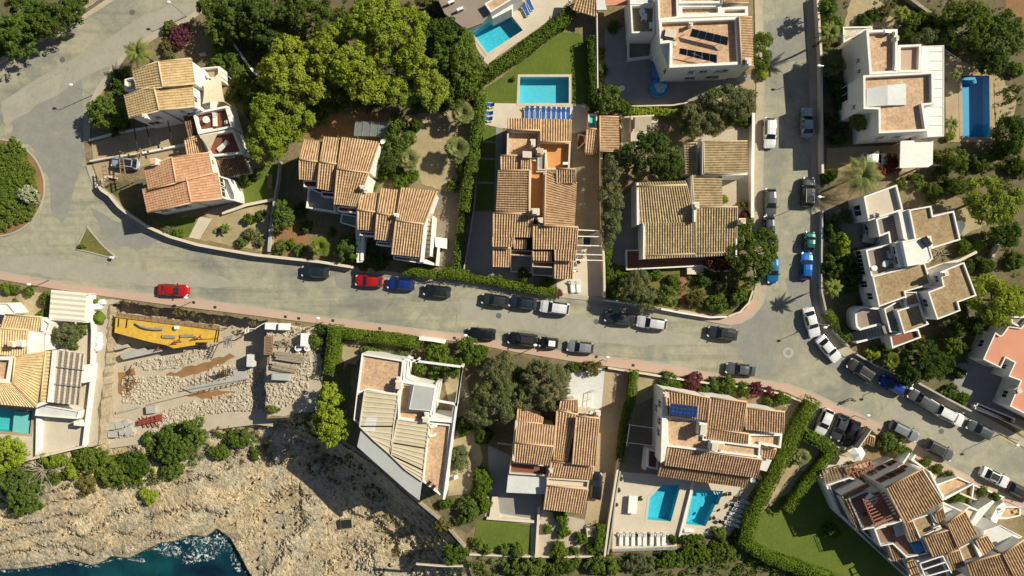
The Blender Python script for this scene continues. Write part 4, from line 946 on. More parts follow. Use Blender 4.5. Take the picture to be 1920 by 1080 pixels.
# ---- white cubic complex
fr(1530, 330, 3.175)
h = House('cubic_villa', 'white cubic house of many stepped gravel roofed blocks with one bright white roof box', 'house', 560, 560)
b1 = h.flat([(284,122),(482,50),(520,203),(312,268)], 4.2, .6, .25, 'paving')
b2 = h.flat([(553,200),(686,176),(698,236),(822,206),(862,380),(690,433),(678,366),(590,384)], 5.2, .35, .22, 'gravelroof')
h.block([(490,213),(555,198),(592,384),(552,388),(522,374)], 5.0)
M['deckdark'] = surf('taupe_tiles', (.30,.24,.20), (.26,.21,.175), .4, (.22,.18,.15), 3, .4, .8, .1)
b3 = h.flat([(356,255),(490,213),(524,374),(500,390),(535,535),(385,590),(330,602),(296,440),(440,402),(430,342),(376,362)], 3.6, .55, .25, 'deckdark')
b4 = h.flat([(514,388),(662,360),(697,492),(668,517),(545,538)], 5.9, .12, .2, 'white')
b4b = h.block([(470,396),(514,386),(545,540),(502,545)], 5.2)
h.win(b4b[3], b4b[0], .3, 1.2, 4.4, 5.0); h.win(b4b[3], b4b[0], .7, 1.2, 4.4, 5.0)
sk = MB().box(P(655,392,6.1), 1.4, .9, .25, -1.2+.3).build('skylight', M['glass'], h.root)
b5 = h.flat([(335,597),(648,515),(690,645),(532,690),(540,720),(375,780)], 4.5, .3, .2, 'gravelroof')
b6 = h.flat([(666,690),(757,655),(738,570),(882,512),(957,712),(848,752),(862,802),(722,856)], 6.0, .35, .2, 'gravelroof')
b8 = h.flat([(482,800),(622,758),(652,850),(674,882),(525,940)], 4.3, .3, .2, 'gravelroof')
h.flat([(405,790),(500,735),(535,790),(482,800),(520,935),(440,930)], 3.4, .3, .2, 'deckdark')
h.flat([(528,690),(600,690),(640,800),(620,760),(540,780)], 4.2, .25, .15, 'gravelroof')
h.flat([(438,945),(610,910),(628,962),(455,1027)], 2.4, .5, .22, 'redpave')
h.flat([(232,830),(236,805),(250,787),(278,775),(392,786),(442,936),(380,888),(262,920),(240,900),(234,865)], 2.2, .6, .3, 'deckdark')
for i in range(11): MB().bar(P(215+i*16, 930-i*4, .3+i*.2), P(232+i*16, 985-i*5, .3+i*.2), .4, .3+i*.2).build('step', M['greypave'], h.root)
h.block([(240,985),(425,940),(428,950),(243,997)], 1.6)
h.win(b1[3], b1[0], .5, 1.6, 1.4, 3.4); h.win(b5[5], b5[0], .35, 1.0, 2.2, 3.8); h.win(b5[5], b5[0], .75, 1.0, 1.0, 3.0)
h.win(b6[7], b6[0], .6, 1.2, 4.4, 5.5); h.win(b6[1], b6[2], .5, 1.0, 5.0, 5.7); h.win(b8[4], b8[0], .5, 1.0, 2.6, 3.8)
for t in (.25,.55,.85): h.win(b3[6], b3[7], t, 1.2, 1.2, 2.8)
for x, y in ((862,290),): h.slab([(835,270),(870,262),(890,290),(862,355)], 2.6, .2, 'white', 'balcony')
h.chimney(770,582,6.0,6.9,.7,.5,.3); h.done()
# ---- pink flat roofed house at the right edge
fr(1780, 560, 4.5)
h = House('villa', 'white house with flat salmon pink roof cut off by the right edge', 'house', 600, 600)
c1 = h.flat([(388,283),(430,312),(446,306),(500,232),(606,246),(690,150),(900,200),(900,1100),(630,968),(510,906),(602,694),(500,655),(553,540),(476,500),(436,586),(285,512)], 3.5, .28, .16, 'pinkroof')
h.win(c1[15], c1[0], .55, 1.1, 1.4, 2.5); h.win(c1[9], c1[10], .4, 1.1, 1.4, 2.5); h.win(c1[11], c1[12], .6, .7, 1.6, 2.6); h.win(c1[14], c1[15], .5, 1.4, 2.0, 2.9)
h.flat([(520,150),(620,150),(690,60),(690,150),(606,246),(525,205)], 3.0, .4, .2, 'deckdark'); h.flat([(240,880),(560,1010),(545,1060),(215,930)], .5, .5, .2, 'redpave')
h.chimney(580,775,3.4,4.4,.8,.8,.5,'cream'); h.done()
# ---- tan house with teal pool, left edge
fr(0, 530, 3.175)
h = House('villa', 'white house with pale straw roofs and teal pool at the left edge', 'house', 120, 480)
h.tiles((35,190),(252,205),(240,288),(5,268), 3.8, 3.3, 'straw_t'); h.tiles((-120,262),(170,282),(156,440),(-120,420), 4.2, 3.5, 'straw_t')
h.tiles((92,442),(74,598),(214,742),(268,405), 4.4, 3.3, 'straw_t'); h.tiles((-120,590),(74,598),(214,742),(-120,712), 4.4, 3.3, 'straw_t')
h.flat([(165,284),(272,290),(268,404),(155,428)], 3.2, .1, .1, 'white'); h.flat([(252,208),(300,240),(276,312),(240,290)], 3.0, .3, .2, 'white')
h.flat([(-120,440),(78,440),(52,596),(-120,588)], 3.6, .8, .5, 'clayroof')
h.tiles((274,410),(242,704),(278,704),(302,412), 3.2, 3.0, 'straw_t', pitch=.5)
h.block([(312,402),(336,402),(302,712),(280,710)], 3.5)
h.tiles((336,400),(502,426),(466,728),(304,712), 3.3, 2.9, 'pale_t', wall=False, pitch=.85, ridge=False)
h.block([(485,495),(505,490),(495,598),(480,595)], 3.2); h.flat([(218,722),(472,765),(458,812),(208,792)], 1.6, .2, .15, 'bluewhite')
for y in (500,600): h.rail([(325+ (600-y)*.1,y),(500,y+20)], 3.4, .15, 'metal', 'roof_rail')
h.slab([(245,705),(300,712),(215,745),(205,735)], 3.1, .2, 'white', 'eave'); h.chimney(70,365,4.0,5.0,.9,.7,0,'white','straw_t'); h.chimney(125,362,4.0,4.4,.9,.9)
h.block([(438,825),(470,825),(490,855),(440,850)], 1.6); h.block([(215,805),(240,810),(232,1000),(210,1030)], .8)
for p0, p1 in (((50,130),(20,140)),): pass
h.flat([(-20,120),(45,120),(95,180),(60,195),(0,190)], 2.6, .2, .15, 'white'); h.done()
h = House('sun_canopy', 'cream fabric parking canopy beside the pink pavement above the straw roofed house', 'canopy', 400, 140)
o = MB(); n_ = 6
for i in range(n_):
    for k_, (u0, u1, z0, z1) in enumerate(((i/n_, (i+.5)/n_, 2.6, 2.72), ((i+.5)/n_, (i+1)/n_, 2.72, 2.6))):
        f2 = lambda u, e, z: P(305+(210-0*e)*e - 15*u, 42+20*e + (180-4*e)*u, z)
        o.add([f2(u0,0,z0), f2(u0,1,z0), f2(u1,1,z1), f2(u1,0,z1)], [(0,1,2,3)])
        o.add([f2(u0,0,z0-.08), f2(u0,1,z0-.08), f2(u1,1,z1-.08), f2(u1,0,z1-.08)], [(3,2,1,0)])
o.build('fabric', plain('cream_fabric', (.70,.64,.52), .8, var=.05), h.root)
for x, y in ((312,50),(508,68),(485,230),(296,215)): q = P(x,y,2.5); MB().cyl((q.x,q.y,0), .07, 2.6, 6).build('post', M['whitemetal'], h.root)
h.block([(500,70),(540,75),(520,238),(485,240)], 1.4); h.done()
# ---- house with yellowed glazed roof above the shore
fr(560, 590, 2.918)
h = House('villa', 'white angular house with a ribbed yellowed glass roof above the rocky shore', 'house', 560, 620)
d1 = h.flat([(345,212),(575,250),(562,372),(545,442),(372,412),(316,436)], 5.4, .45, .22, 'clayroof')
h.flat([(316,436),(360,420),(334,606),(300,575)], 4.8, .5, .15, 'deck')
# glazed roofs: panes over ribs
def glazed(A, B, Cc, D, n, z0, z1):
    a, b, c, d = P(*A, z0), P(*B, z1), P(*Cc, z1), P(*D, z0)
    h.w.prism([v - Vector((0,0,.3)) for v in (a,b,c,d)], 0)
    o = MB().add([a,b,c,d], [(0,1,2,3)]).build('glazed_roof', M['glaze'], h.root); m = MB(); up = Vector((0,0,.06))
    for i in range(n+1):
        t = i/n; m.bar(a.lerp(d,t)+up, b.lerp(c,t)+up, .13, .12)
    m.bar(a+up, d+up, .16, .14); m.bar(b+up, c+up, .16, .14); m.build('rib', M['cream'], o)
glazed((362,416),(545,442),(520,610),(334,610), 7, 5.9, 5.9)
glazed((334,610),(520,610),(503,765),(428,700), 4, 5.9, 5.9)
glazed((542,572),(714,597),(697,730),(515,700), 6, 5.9, 5.9)
glazed((515,700),(697,730),(684,850),(503,765), 4, 5.9, 5.9)
glazed((503,765),(684,850),(678,912),(590,850), 3, 5.9, 5.9)
h.slab([(340,628),(420,690),(500,765),(600,855),(674,915),(660,1016),(600,970),(320,722)], 5.7, .35, 'greyroof', 'flat_roof')
h.block([(345,640),(660,920),(650,990),(335,720)], 5.3)
MB().add(PL([(372,560),(430,550),(415,650),(350,625)], 5.93), [(0,1,2,3)]).build('roof_pane', M['bluewhite'], h.root)
h.flat([(545,442),(562,372),(626,380),(604,517),(725,526),(712,597),(542,572)], 4.9, .5, .3, 'clayroof')
h.flat([(630,382),(746,400),(726,527),(604,517)], 6.3, .05, .08, 'greyroof')
h.flat([(712,590),(832,602),(788,1000),(676,912)], 4.6, .45, .2, 'clayroof')
h.flat([(722,552),(850,565),(836,592),(716,582)], 5.2, .1, .1, 'white'); h.flat([(575,245),(600,250),(590,345),(640,365),(752,385),(750,372),(768,375),(735,555),(715,550),(735,405),(570,372)], 5.7, .1, .1, 'white')
h.block([(845,500),(858,500),(800,1010),(788,1000)], 5.2)
h.chimney(548,385,5.4,6.7,.9,1.2,-.1); h.chimney(548,355,5.4,6.1,.5,.7); h.chimney(695,575,5.2,6.3,.9,.7); h.chimney(700,545,5.2,5.8,.5,.5); h.ac(740,605,4.7,.2); h.ac(735,655,4.7,.2)
h.done()
pergola('pergola', 'white open frame of long beams around the garden court of the glass roofed house', [((580,245),(893,285)),((893,285),(795,1010)),((665,235),(640,262)),((600,225),(625,250)),((758,470),(868,490)),((893,285),(860,500))], 5.3, 'whitemetal', .32, [(893,285),(862,490)], hg=.3)
# ---- red ribbed roofed house with white parking slab
fr(880, 680, 2.843)
h = House('villa', 'house under red ribbed roofs between the big grey green tree and the long drive', 'house', 460, 500, 'cream')
h.tiles((252,312),(388,326),(392,290),(258,238), 4.6, 4.2, 'red_t')
h.tiles((450,446),(244,426),(256,314),(462,336), 5.8, 5.0, 'red_t'); e3 = h.tiles((244,426),(450,446),(425,547),(236,527), 5.8, 4.9, 'red_t')
h.tiles((466,252),(576,275),(520,526),(447,518), 5.2, 4.3, 'red_t'); h.tiles((488,200),(577,194),(577,262),(476,246), 5.0, 4.7, 'red_t')
h.tiles((570,284),(694,296),(668,551),(547,539), 6.0, 5.1, 'red_t')
h.tiles((438,526),(662,551),(650,622),(418,606), 4.3, 3.7, 'red_t'); h.tiles((414,656),(632,673),(605,803),(394,781), 4.0, 3.3, 'red_t')
h.flat([(413,612),(640,628),(632,672),(412,655)], 3.2, .5, .2, 'paving'); h.flat([(220,528),(424,548),(415,605),(212,592)], 3.0, .5, .18, 'redpave')
h.slab([(208,590),(416,602),(408,702),(197,692)], 2.8, .15, 'bluewhite', 'canopy', True)
h.block([(246,310),(256,310),(238,526),(228,520)], 5.3); h.flat([(578,262),(700,275),(692,296),(574,284)], 4.2, .5, .15, 'paving')
h.chimney(435,575,4.0,4.7,.5,.5,0,'cream'); h.dish(650,262,5.0); h.chimney(685,268,4.4,5.2,.6,.6); h.rail([(652,240),(662,150),(712,140)], .2, 1.0); h.rail([(150,430),(225,440)], 1.2)
h.block([(122,715),(150,715),(165,830),(105,830)], .5); h.block([(95,822),(350,842),(350,856),(90,836)], .55); h.block([(365,770),(378,772),(362,1030),(350,1030)], .9)
h.done()
# ---- house with blue solar panel and two pools
fr(1120, 690, 3.0)
h = House('villa', 'tall white house with red ribbed roofs, one blue solar panel and twin pools', 'house', 620, 350)
f1 = h.tiles((380,122),(632,166),(612,292),(392,268), 8.0, 7.0, 'red_t'); h.tiles((634,166),(840,190),(814,356),(614,336), 8.0, 6.9, 'red_t')
h.tiles((616,336),(850,370),(843,426),(606,396), 6.7, 6.2, 'red_t')
f2_ = h.flat([(386,268),(612,296),(602,398),(852,432),(918,440),(915,505),(392,442)], 5.8, .45, .25, 'clayroof')
f3 = h.tiles((400,442),(926,514),(897,617),(378,546), 5.9, 4.9, 'red_t'); h.tiles((362,532),(852,602),(836,673),(338,606), 4.2, 3.5, 'brown_t', wall=False)
h.tiles((838,224),(1051,246),(1046,367),(834,346), 6.8, 6.1, 'red_t'); h.flat([(850,370),(1042,370),(1032,452),(920,430),(912,490),(852,482)], 4.6, .6, .3, 'clayroof')
h.tiles((927,440),(1006,456),(987,512),(920,502), 4.0, 3.5, 'red_t')
h.solar([(411,197),(566,216),(561,280),(407,262)], [8.3,8.2,7.6,7.7], nx=7, ny=3, mat='bluecells')
h.chimney(592,345,6.0,7.6,.9,1.7,-.1,'white'); h.chimney(656,440,6.0,7.4,.9,1.3,-.1); h.chimney(688,440,5.6,6.6,1.1,1.0,-.1,'white','red_t'); h.chimney(385,150,7.0,7.9,.6,.6)
h.ac(860,490,5.0,.1); h.ac(892,494,5.0,.1); h.slab([(935,508),(982,518),(952,582),(912,572)], 2.8, .1, 'bluewhite', 'canopy', True)
h.block([(368,130),(384,124),(392,440),(378,520),(356,535),(360,420)], 6.6)
for t, z0, z1 in ((.28,4.6,5.8),(.42,2.2,3.4),(.62,4.6,5.8),(.85,4.4,5.6)): h.win(P(368,130,6.6), P(360,420,6.6), t, 1.0, z0, z1)
h.win(f2_[0], f2_[6], .5, 1.0, 2.0, 3.4); h.win(f3[0], f3[3], .5, .9, 2.4, 3.6)
fr(1120,690,3.0)
h.flat([(285,455),(350,470),(340,575),(280,560)], 2.2, .6, .2, 'redpave'); h.block([(270,450),(288,452),(275,575),(258,572)], 1.8); h.done()
pergola('pergola', 'thin white pole frame over the dark deck left of the solar panel house', [((180,320),(335,340)),((175,420),(320,438)),((182,318),(165,440)),((335,340),(318,440))], 2.7, 'whitemetal', .08, [(182,320),(167,425)])
M['brownfloor'] = surf('brown_terrace_tiles', (.26,.155,.11), (.22,.13,.095), .5, (.18,.11,.085), 3, .4, .75, .1)
# ---- stepped apartment terrace, lower right
fr(1520, 760, 3.375)
h = House('terrace_block', 'blue shaded terraced apartment block with brown roofs and red roof pergola at the lower right', 'apartment block', 620, 620)
g1 = h.tiles((474,520),(702,404),(834,610),(590,747), 9.2, 8.2, 'brown_t')
for t, z0, z1, wd in ((.18,5.8,7.0,1.4),(.2,2.6,3.8,1.0),(.55,5.6,7.2,2.6),(.5,2.4,3.6,1.2),(.85,5.4,6.6,1.0),(.82,2.4,3.8,1.3)): h.win(g1[0], g1[1], t, wd, z0, z1, frame='redwood')
h.tiles((196,572),(358,488),(372,512),(212,598), 5.6, 5.3, 'brown_t'); h.tiles((242,590),(205,600),(296,790),(328,772), 5.6, 5.2, 'brown_t')
h.flat([(240,590),(345,542),(400,545),(475,525),(585,745),(560,745),(330,790)], 5.2, .5, .2, 'brownfloor')
h.flat([(402,780),(560,742),(590,748),(635,860),(700,845),(745,940),(610,965),(520,880),(440,892)], 4.4, .6, .2, 'brownfloor')
h.tiles((592,747),(640,730),(692,842),(632,864), 6.4, 6.0, 'brown_t'); h.flat([(640,725),(762,682),(795,790),(692,842)], 6.2, .25, .15, 'gravelroof')
h.tiles((782,682),(832,645),(852,712),(802,748), 6.9, 6.5, 'brown_t'); h.flat([(836,618),(956,668),(862,742),(846,690)], 5.0, .15, .12, 'bluewhite')
h.tiles((972,668),(862,742),(932,902),(1052,812), 7.0, 6.2, 'tan_t'); h.tiles((716,832),(882,784),(936,910),(770,957), 6.6, 5.8, 'brown_t'); h.tiles((850,940),(936,914),(972,1016),(890,1046), 5.9, 5.5, 'brown_t')
h.flat([(935,906),(1030,856),(1070,962),(975,1002)], 5.4, .3, .15, 'gravelroof'); h.tiles((1038,850),(1112,820),(1158,896),(1090,952), 6.2, 5.7, 'tan_t'); h.chimney(800,776,6.2,6.9,.9,.4,.4)
h.flat([(1098,792),(1200,758),(1342,832),(1190,902),(1100,950)], 4.6, .12, .12, 'bluewhite'); h.tiles((985,1000),(1210,935),(1290,1110),(1025,1120), 6.6, 5.7, 'brown_t'); h.tiles((1352,848),(1212,936),(1290,1090),(1440,1010), 6.8, 6.0, 'tan_t')
h.flat([(660,985),(830,950),(900,1130),(720,1130)], 3.2, .5, .2, 'deckdark'); h.tiles((485,875),(525,865),(565,975),(525,985), 4.6, 4.3, 'brown_t'); h.tiles((600,990),(650,980),(690,1080),(650,1100), 4.4, 4.1, 'brown_t')
h.flat([(95,505),(245,455),(330,480),(200,575),(330,790),(440,892),(520,880),(610,965),(640,1110),(180,690)], 2.6, .5, .2, 'deckdark')
h.rail([(120,510),(190,690),(450,895),(650,1085)], 2.7, .9); h.rail([(245,590),(335,785),(395,770)], 5.7, .5); h.rail([(405,785),(445,890),(520,872)], 5.0, .4)
h.flat([(792,502),(930,452),(1030,494),(846,592)], 1.6, .3, .2, 'clayroof'); h.flat([(1030,500),(1230,580),(1100,660),(1010,640)], .3, .2, .2, 'deck'); h.flat([(700,400),(760,418),(846,592),(834,612)], 4.5, .3, .2, 'gravelroof')
h.block([(1060,660),(1150,600),(1165,610),(1030,770),(1015,755)], 2.6); h.block([(1180,640),(1220,610),(1240,640),(1200,690),(1170,760),(1140,720)], 2.0)
h.flat([(1180,720),(1230,640),(1330,640),(1330,700),(1240,720)], .8, .4, .2, 'clayroof'); h.flat([(1000,640),(1070,665),(1015,760),(970,668)], 3.2, .4, .2, 'paving')
st = MB()
for i in range(9): a = P(590 + i*5, 365 - i*8, .3 + i*.1); st.bar(a, P(625+i*4, 380-i*6, .3+i*.1), .3, .25)
for i in range(12): st.bar(P(655+i*12, 345+i*9, 1.2+i*.15), P(640+i*12, 372+i*9, 1.2+i*.15), .35, .3)
for i in range(10): st.bar(P(1130-i*8, 690+i*10, 1.5), P(1165-i*8, 705+i*10, 1.5), .3, .3)
st.build('stair', M['cream'], h.root)
for pts in ([(580,368),(625,300),(632,304),(590,372)], [(636,345),(660,310),(668,314),(648,345),(765,425),(760,432)], [(845,585),(1030,490),(1034,498),(850,600)]): h.block(pts, 2.2)
h.block([(755,665),(790,735),(800,745),(770,690)], 6.8); h.block([(1020,850),(1036,850),(1088,950),(1070,962)], 6.0)
h.done()
pergola('pergola', 'red timber pergola on the roof terrace of the apartment block', [((330,590),(410,770))]+[((333+i*9,612+i*20),(470+i*10,552+i*20)) for i in range(9)]+[((480,545),(560,720))], 7.2, 'redwood', .16)
pergola('pergola', 'orange red slatted pergola beside the white parasol at the apartment block corner', [((215+i*26,395-i*8),(258+i*26,470-i*8)) for i in range(7)]+[((212,400),(385,345)),((235,430),(395,380))], 3.0, 'redwood', .16)
pergola('pergola', 'dark fence like pergola of parallel bars at the lawn corner of the apartment block', [((75+i*17,410-i*5),(95+i*19,495-i*6)) for i in range(8)], 2.4, 'wood', .2)
pergola('pergola', 'white steel frame over a dark terrace at the bottom right edge', [((690,1000),(835,952)),((705,1040),(855,990)),((720,1085),(880,1040)),((690,1000),(730,1100)),((835,952),(890,1060))], 6.0, 'whitemetal', .16)
# terrace under the red pergola next to the parasol
fr(1520,760,3.375)
h = House('terrace_deck', 'low orange clay terrace under the slatted pergola beside the white parasol', 'terrace', 300, 410, 'cream')
h.flat([(210,400),(380,345),(400,410),(300,470),(250,460)], 1.2, .2, .2, 'clayroof'); h.done()
h = House('gate_shelter', 'slanted dark topped gate wall at the end of the car park', 'gate wall', 320, 210, 'cream')
h.slab([(270,265),(360,145),(382,155),(300,272)], 2.4, .15, 'darkmetal', 'gate_roof'); h.block([(300,268),(380,155),(386,160),(306,276)], 2.2); h.tiles((345,180),(405,200),(395,260),(335,235), 1.8, 1.4, 'red_t'); h.block([(160,262),(280,270),(255,298),(215,292)], 1.0); h.done()
# ---- house at the top edge, its pool terrace and the round tiled shelter
fr(480, 0, 3)
h = House('villa', 'grey roofed house partly cut by the top edge beside the angled blue pool', 'house', 1150, 30)
h.slab([(1000,-60),(1270,-60),(1320,70),(1275,130),(1180,165),(1060,75)], 4.0, .3, 'deckdark', 'flat_roof'); h.block([(1010,-50),(1265,-50),(1310,70),(1180,155),(1070,70)], 3.8)
h.flat([(1285,20),(1430,-60),(1500,-40),(1320,70)], 4.6, .3, .2, 'clayroof'); h.block([(1320,70),(1450,0),(1440,50),(1330,105)], 3.0)
h.ac(1150,60,4.0,.4); h.ac(1100,20,4.0,.4); h.done()
fr(960,0,3)
h = House('garden_shelter', 'round edged tan tiled shelter between the top edge lawn and the hedge', 'shelter', 410, 30, 'cream')
h.tiles((385,-60),(475,-60),(472,95),(340,55), 3.0, 2.5, 'tan_t', wall=False)
for x, y in ((390,-30),(460,-30),(455,80),(360,50)): q = P(x,y,2.4); MB().cyl((q.x,q.y,0), .1, 2.4, 8).build('post', M['wood'], h.root)
h.done()
# ---- small storage by the two tiled sheds
fr(960,0,3)
h = House('barbecue_shelter', 'small flat beige roofed shelter among bushes above the dark green round tree', 'shelter', 740, 690, 'cream')
h.slab([(692,658),(785,655),(785,735),(690,738)], 2.4, .15, 'beigepave', 'flat_roof'); h.block([(700,662),(780,660),(780,670),(700,672)], 2.2); h.block([(670,660),(680,660),(680,735),(670,735)], 1.8); h.block([(600,655),(800,645),(800,653),(600,663)], 1.2); h.done()

# ================================================================== CONSTRUCTION SITE
_before = set(o.name for o in C.objects)
fr(160, 550, 3.6)
r = empty('formwork_deck', P(550, 260, 0), 'bright yellow formwork deck on props in the building site', 'formwork')
dk = PL([(205,150),(910,240),(892,332),(740,330),(735,350),(595,372),(545,350),(440,330),(195,265)], 2.6)
MB().prism(dk, 2.45).build('deck', M['yellow'], r)
fb = MB()
for i in range(16):
    a = P(225 + i*45, 138 + i*6.2, 2.75); fb.bar(a, P(222+i*45, 158+i*6.2, 2.6), .09)
fb.bar(P(205,140,2.6), P(905,232,2.6), .5, .1); fb.bar(P(200,158,2.62), P(905,246,2.62), .1, .3); fb.build('edge_beam', M['wood'], r)
for p in dk: MB().cyl((p.x, p.y, 0), .06, 2.5, 6).build('prop', M['rust'], r)
for x in range(260, 880, 80):
    for f in (.2, .8): q = P(x, 160 + (x-205)*.13 + f*100, 2.5); MB().cyl((q.x,q.y,0), .05, 2.5, 6).build('prop', M['rust'], r)
ed = MB(); ed.bar(P(890,240,2.72), P(872,330,2.72), .07); ed.bar(P(905,240,2.72), P(890,330,2.72), .07); ed.bar(P(740,312,2.7), P(890,305,2.7), .05); ed.bar(P(225,170,2.7), P(222,225,2.7), .1); ed.bar(P(282,172,2.7), P(275,232,2.7), .1); ed.build('guard_bar', M['darkmetal'], r)
for k, (pts, lab) in enumerate([([(340,200),(380,225),(420,235)], 'bent'), ([(415,235),(470,242),(520,240)], 'flat')]):
    o = MB().tube(PL(pts, 2.85), .22, 7).build('steel_bundle', M['greywood'], None); tag(o, ['curved grey bundle lying at the left end of the yellow deck','straight grey bundle touching the curved one on the yellow deck'][k], 'bundle')
o = MB().bar(P(518,290,2.72), P(605,295,2.72), .45, .25).build('plank_pile', M['greywood']); tag(o, 'grey plank pile on the lower middle of the yellow deck', 'plank pile')
o = MB().bar(P(640,288,2.72), P(735,285,2.72), .4, .25).build('plank_pile', M['greywood']); tag(o, 'grey plank pile near the right end of the yellow deck', 'plank pile')
o = MB().box(P(620,230,2.6), .5, .5, .5).build('bucket', M['plastic']); tag(o, 'small white crate in the centre of the yellow deck', 'crate')
def trestle(x, y, z, rz, lab):
    m = MB(); c = P(x, y, z)
    ca, sa = math.cos(rz), math.sin(rz)
    for s1 in (-.4, .4):
        m.bar((c.x + ca*s1, c.y + sa*s1, z), (c.x + ca*s1 + sa*.3, c.y + sa*s1 - ca*.3, z+.7), .09); m.bar((c.x + ca*s1 + sa*.6, c.y + sa*s1 - ca*.6, z), (c.x + ca*s1 + sa*.3, c.y + sa*s1 - ca*.3, z+.7), .09)
    m.bar((c.x - ca*.6 + sa*.3, c.y - sa*.6 - ca*.3, z+.7), (c.x + ca*.6 + sa*.3, c.y + sa*.6 - ca*.3, z+.7), .12)
    tag(m.build('trestle', M['rust']), lab, 'trestle')
trestle(620,312,2.6,.4,'red trestle at the lower edge of the yellow deck'); trestle(762,285,2.6,.2,'red trestle near the right end of the yellow deck'); trestle(500,350,1.2,1.0,'red frames leaning at the foot of the yellow deck')
def slabthing(name, lab, cat, pts, z, zb, mat):
    return tag(MB().prism(PL(pts, z), zb).build(name, M[mat]), lab, cat)
slabthing('concrete_slab', 'long pale concrete slab stepping below the yellow deck', 'slab', [(240,405),(390,370),(400,385),(510,372),(520,390),(255,448),(235,430)], 1.2, 0, 'concrete')
slabthing('concrete_slab', 'narrow white concrete ledge at the left foot of the yellow deck', 'slab', [(185,365),(270,345),(280,365),(200,385)], 1.3, 0, 'concrete')
slabthing('concrete_footing', 'long bare concrete footing with upright bars across the middle of the site', 'footing', [(645,640),(1000,560),(995,520),(1080,500),(1100,580),(720,670)], .35, 0, 'concrete')
slabthing('concrete_footing', 'low concrete kerb at the lower left of the building site', 'footing', [(205,800),(370,755),(372,768),(207,815)], .4, 0, 'concrete')
fm = MB()
for i in range(6): fm.bar(P(735+i*42, 625-i*8, .35), P(733+i*42, 545-i*4, 1.9), .06)
for i in range(7): fm.bar(P(890+i*14, 575-i*4, .4), P(892+i*14, 535-i*5, 1.8), .12); 
for i in range(3): fm.bar(P(890, 560-i*12, .8+.3*i), P(985, 535-i*14, .8+.3*i), .06)
tag(fm.build('shuttering', M['rebar']), 'row of upright dark shuttering bars standing on the concrete footing', 'formwork')
fm = MB()
for i in range(9): fm.bar(P(760+i*38, 672-i*8, .3), P(775+i*38, 655-i*9, .3), .06)
fm.bar(P(410,755,.15), P(700,685,.15), .07); fm.bar(P(640,660,.4), P(1090,580,.4), .07); fm.bar(P(700,690,.2), P(1100,600,.2), .07)
tag(fm.build('reinforcing_bars', M['rebar']), 'long thin steel bars laid along the footing line', 'steel bars')
for i, (x, y) in enumerate([(295,525),(300,560),(285,590),(300,640)]):
    m = MB(); c = P(x, y, .25)
    for k in range(6): a = k*.9 + i; m.bar(c + Vector((random.uniform(-.6,.6), random.uniform(-1,1), 0)), c + Vector((random.uniform(-.9,.9), random.uniform(-1,1), .2)), .05)
    tag(m.build('twisted_rebar', M['rebar']), 'tangle of rusty bars on the orange earth, %s along the strip' % ['topmost','second from the top','third from the top','lowest'][i], 'rebar', 'rebar tangles on the orange earth')
for i, (x, y, a, b, rz) in enumerate([(183,893,1.4,1.0,.1),(247,885,1.2,.9,.2),(292,870,.8,.9,.7),(200,945,1.3,.9,.0),(305,922,1.2,1.0,.4),(457,780,1.4,1.1,.1),(140,960,.9,.9,.4),(260,935,.7,.7,.2)]):
    tag(MB().box(P(x,y,.0), a, b, .75, rz).build('concrete_block', M['concrete']), 'pale concrete block, %s in the heap by the red steel' % ['left of the upper row','second in the upper row','narrow tilted one','long one under the upper row','rightmost one of the lower row','lone top one','leftmost','small middle one'][i], 'block', 'concrete blocks at the site corner')
m = MB()
for i in range(9): m.bar(P(355+random.uniform(-5,10), 880+i*4-20, .3+.12*(i%4)), P(515+random.uniform(-10,5), 835+i*5-20, .3+.12*(i%4)), .14)
for i in range(4): m.bar(P(380+i*30, 830, .8), P(400+i*32, 905, .3), .12)
tag(m.build('steel_beams', M['rust']), 'pile of red oxide steel beams at the lower left of the building site', 'steel beams')
m = MB()
for i in range(4): m.bar(P(98+i*13, 612, .5), P(98+i*13, 778, .5), .22, .3)
tag(m.build('steel_channel_stack', M['concrete']), 'grey channel sections stacked along the left edge of the site', 'channels')
m = MB()
for i in range(4): m.bar(P(70, 785+i*12, .25), P(118, 785+i*12, .25), .12)
for x in (75, 112): m.bar(P(x, 780, .15), P(x, 828, .15), .12)
tag(m.build('pallet', M['yellow']), 'yellowish wooden pallet at the left edge of the site', 'pallet')
# everything so far stands on the floor of the excavation, PITZ below the street: same photo position, lower ground
def sink(names):
    k = (H - PITZ)/H
    for n_ in names:
        o = C.objects[n_]
        if o.parent is None: o.location = (o.location.x*k, o.location.y*k, o.location.z + PITZ); o.scale = (k, k, 1)
sink([o.name for o in C.objects if o.name not in _before])
# bags and sacks at the gate of the site
for i, (x, y, rx, ry, mt, lab) in enumerate([(75,92,.9,.6,'plastic','large white rubble sack by the site entrance'),(110,60,.6,.5,'plastic','crumpled white sack topmost by the site entrance'),(72,55,.4,.4,'hedge','dark green sack beside the white ones at the entrance'),(85,290,.7,.6,'plastic','white sack upper of the trio below the green heap'),(90,335,.7,.7,'plastic','white sack middle of the trio below the green heap'),(85,370,.55,.5,'plastic','white sack lowest of the trio below the green heap')]):
    tag(MB().blob(P(x,y,.3), rx, ry, .4, i+3, 12, 7, .3).build('rubble_sack', M[mt], smooth=True), lab, 'sack', 'sacks along the left side of the site')
o = MB().blob(P(92,165,.4), .9, .9, .5, 9, 12, 7, .3).build('plant_waste_bag', M['hedge'], smooth=True); tag(o, 'green and white waste heap with an orange patch beside the yellow deck', 'waste heap')
MB().blob(P(88,152,.8), .28, .24, .15, 2).build('orange_sack', M['orange'], o)
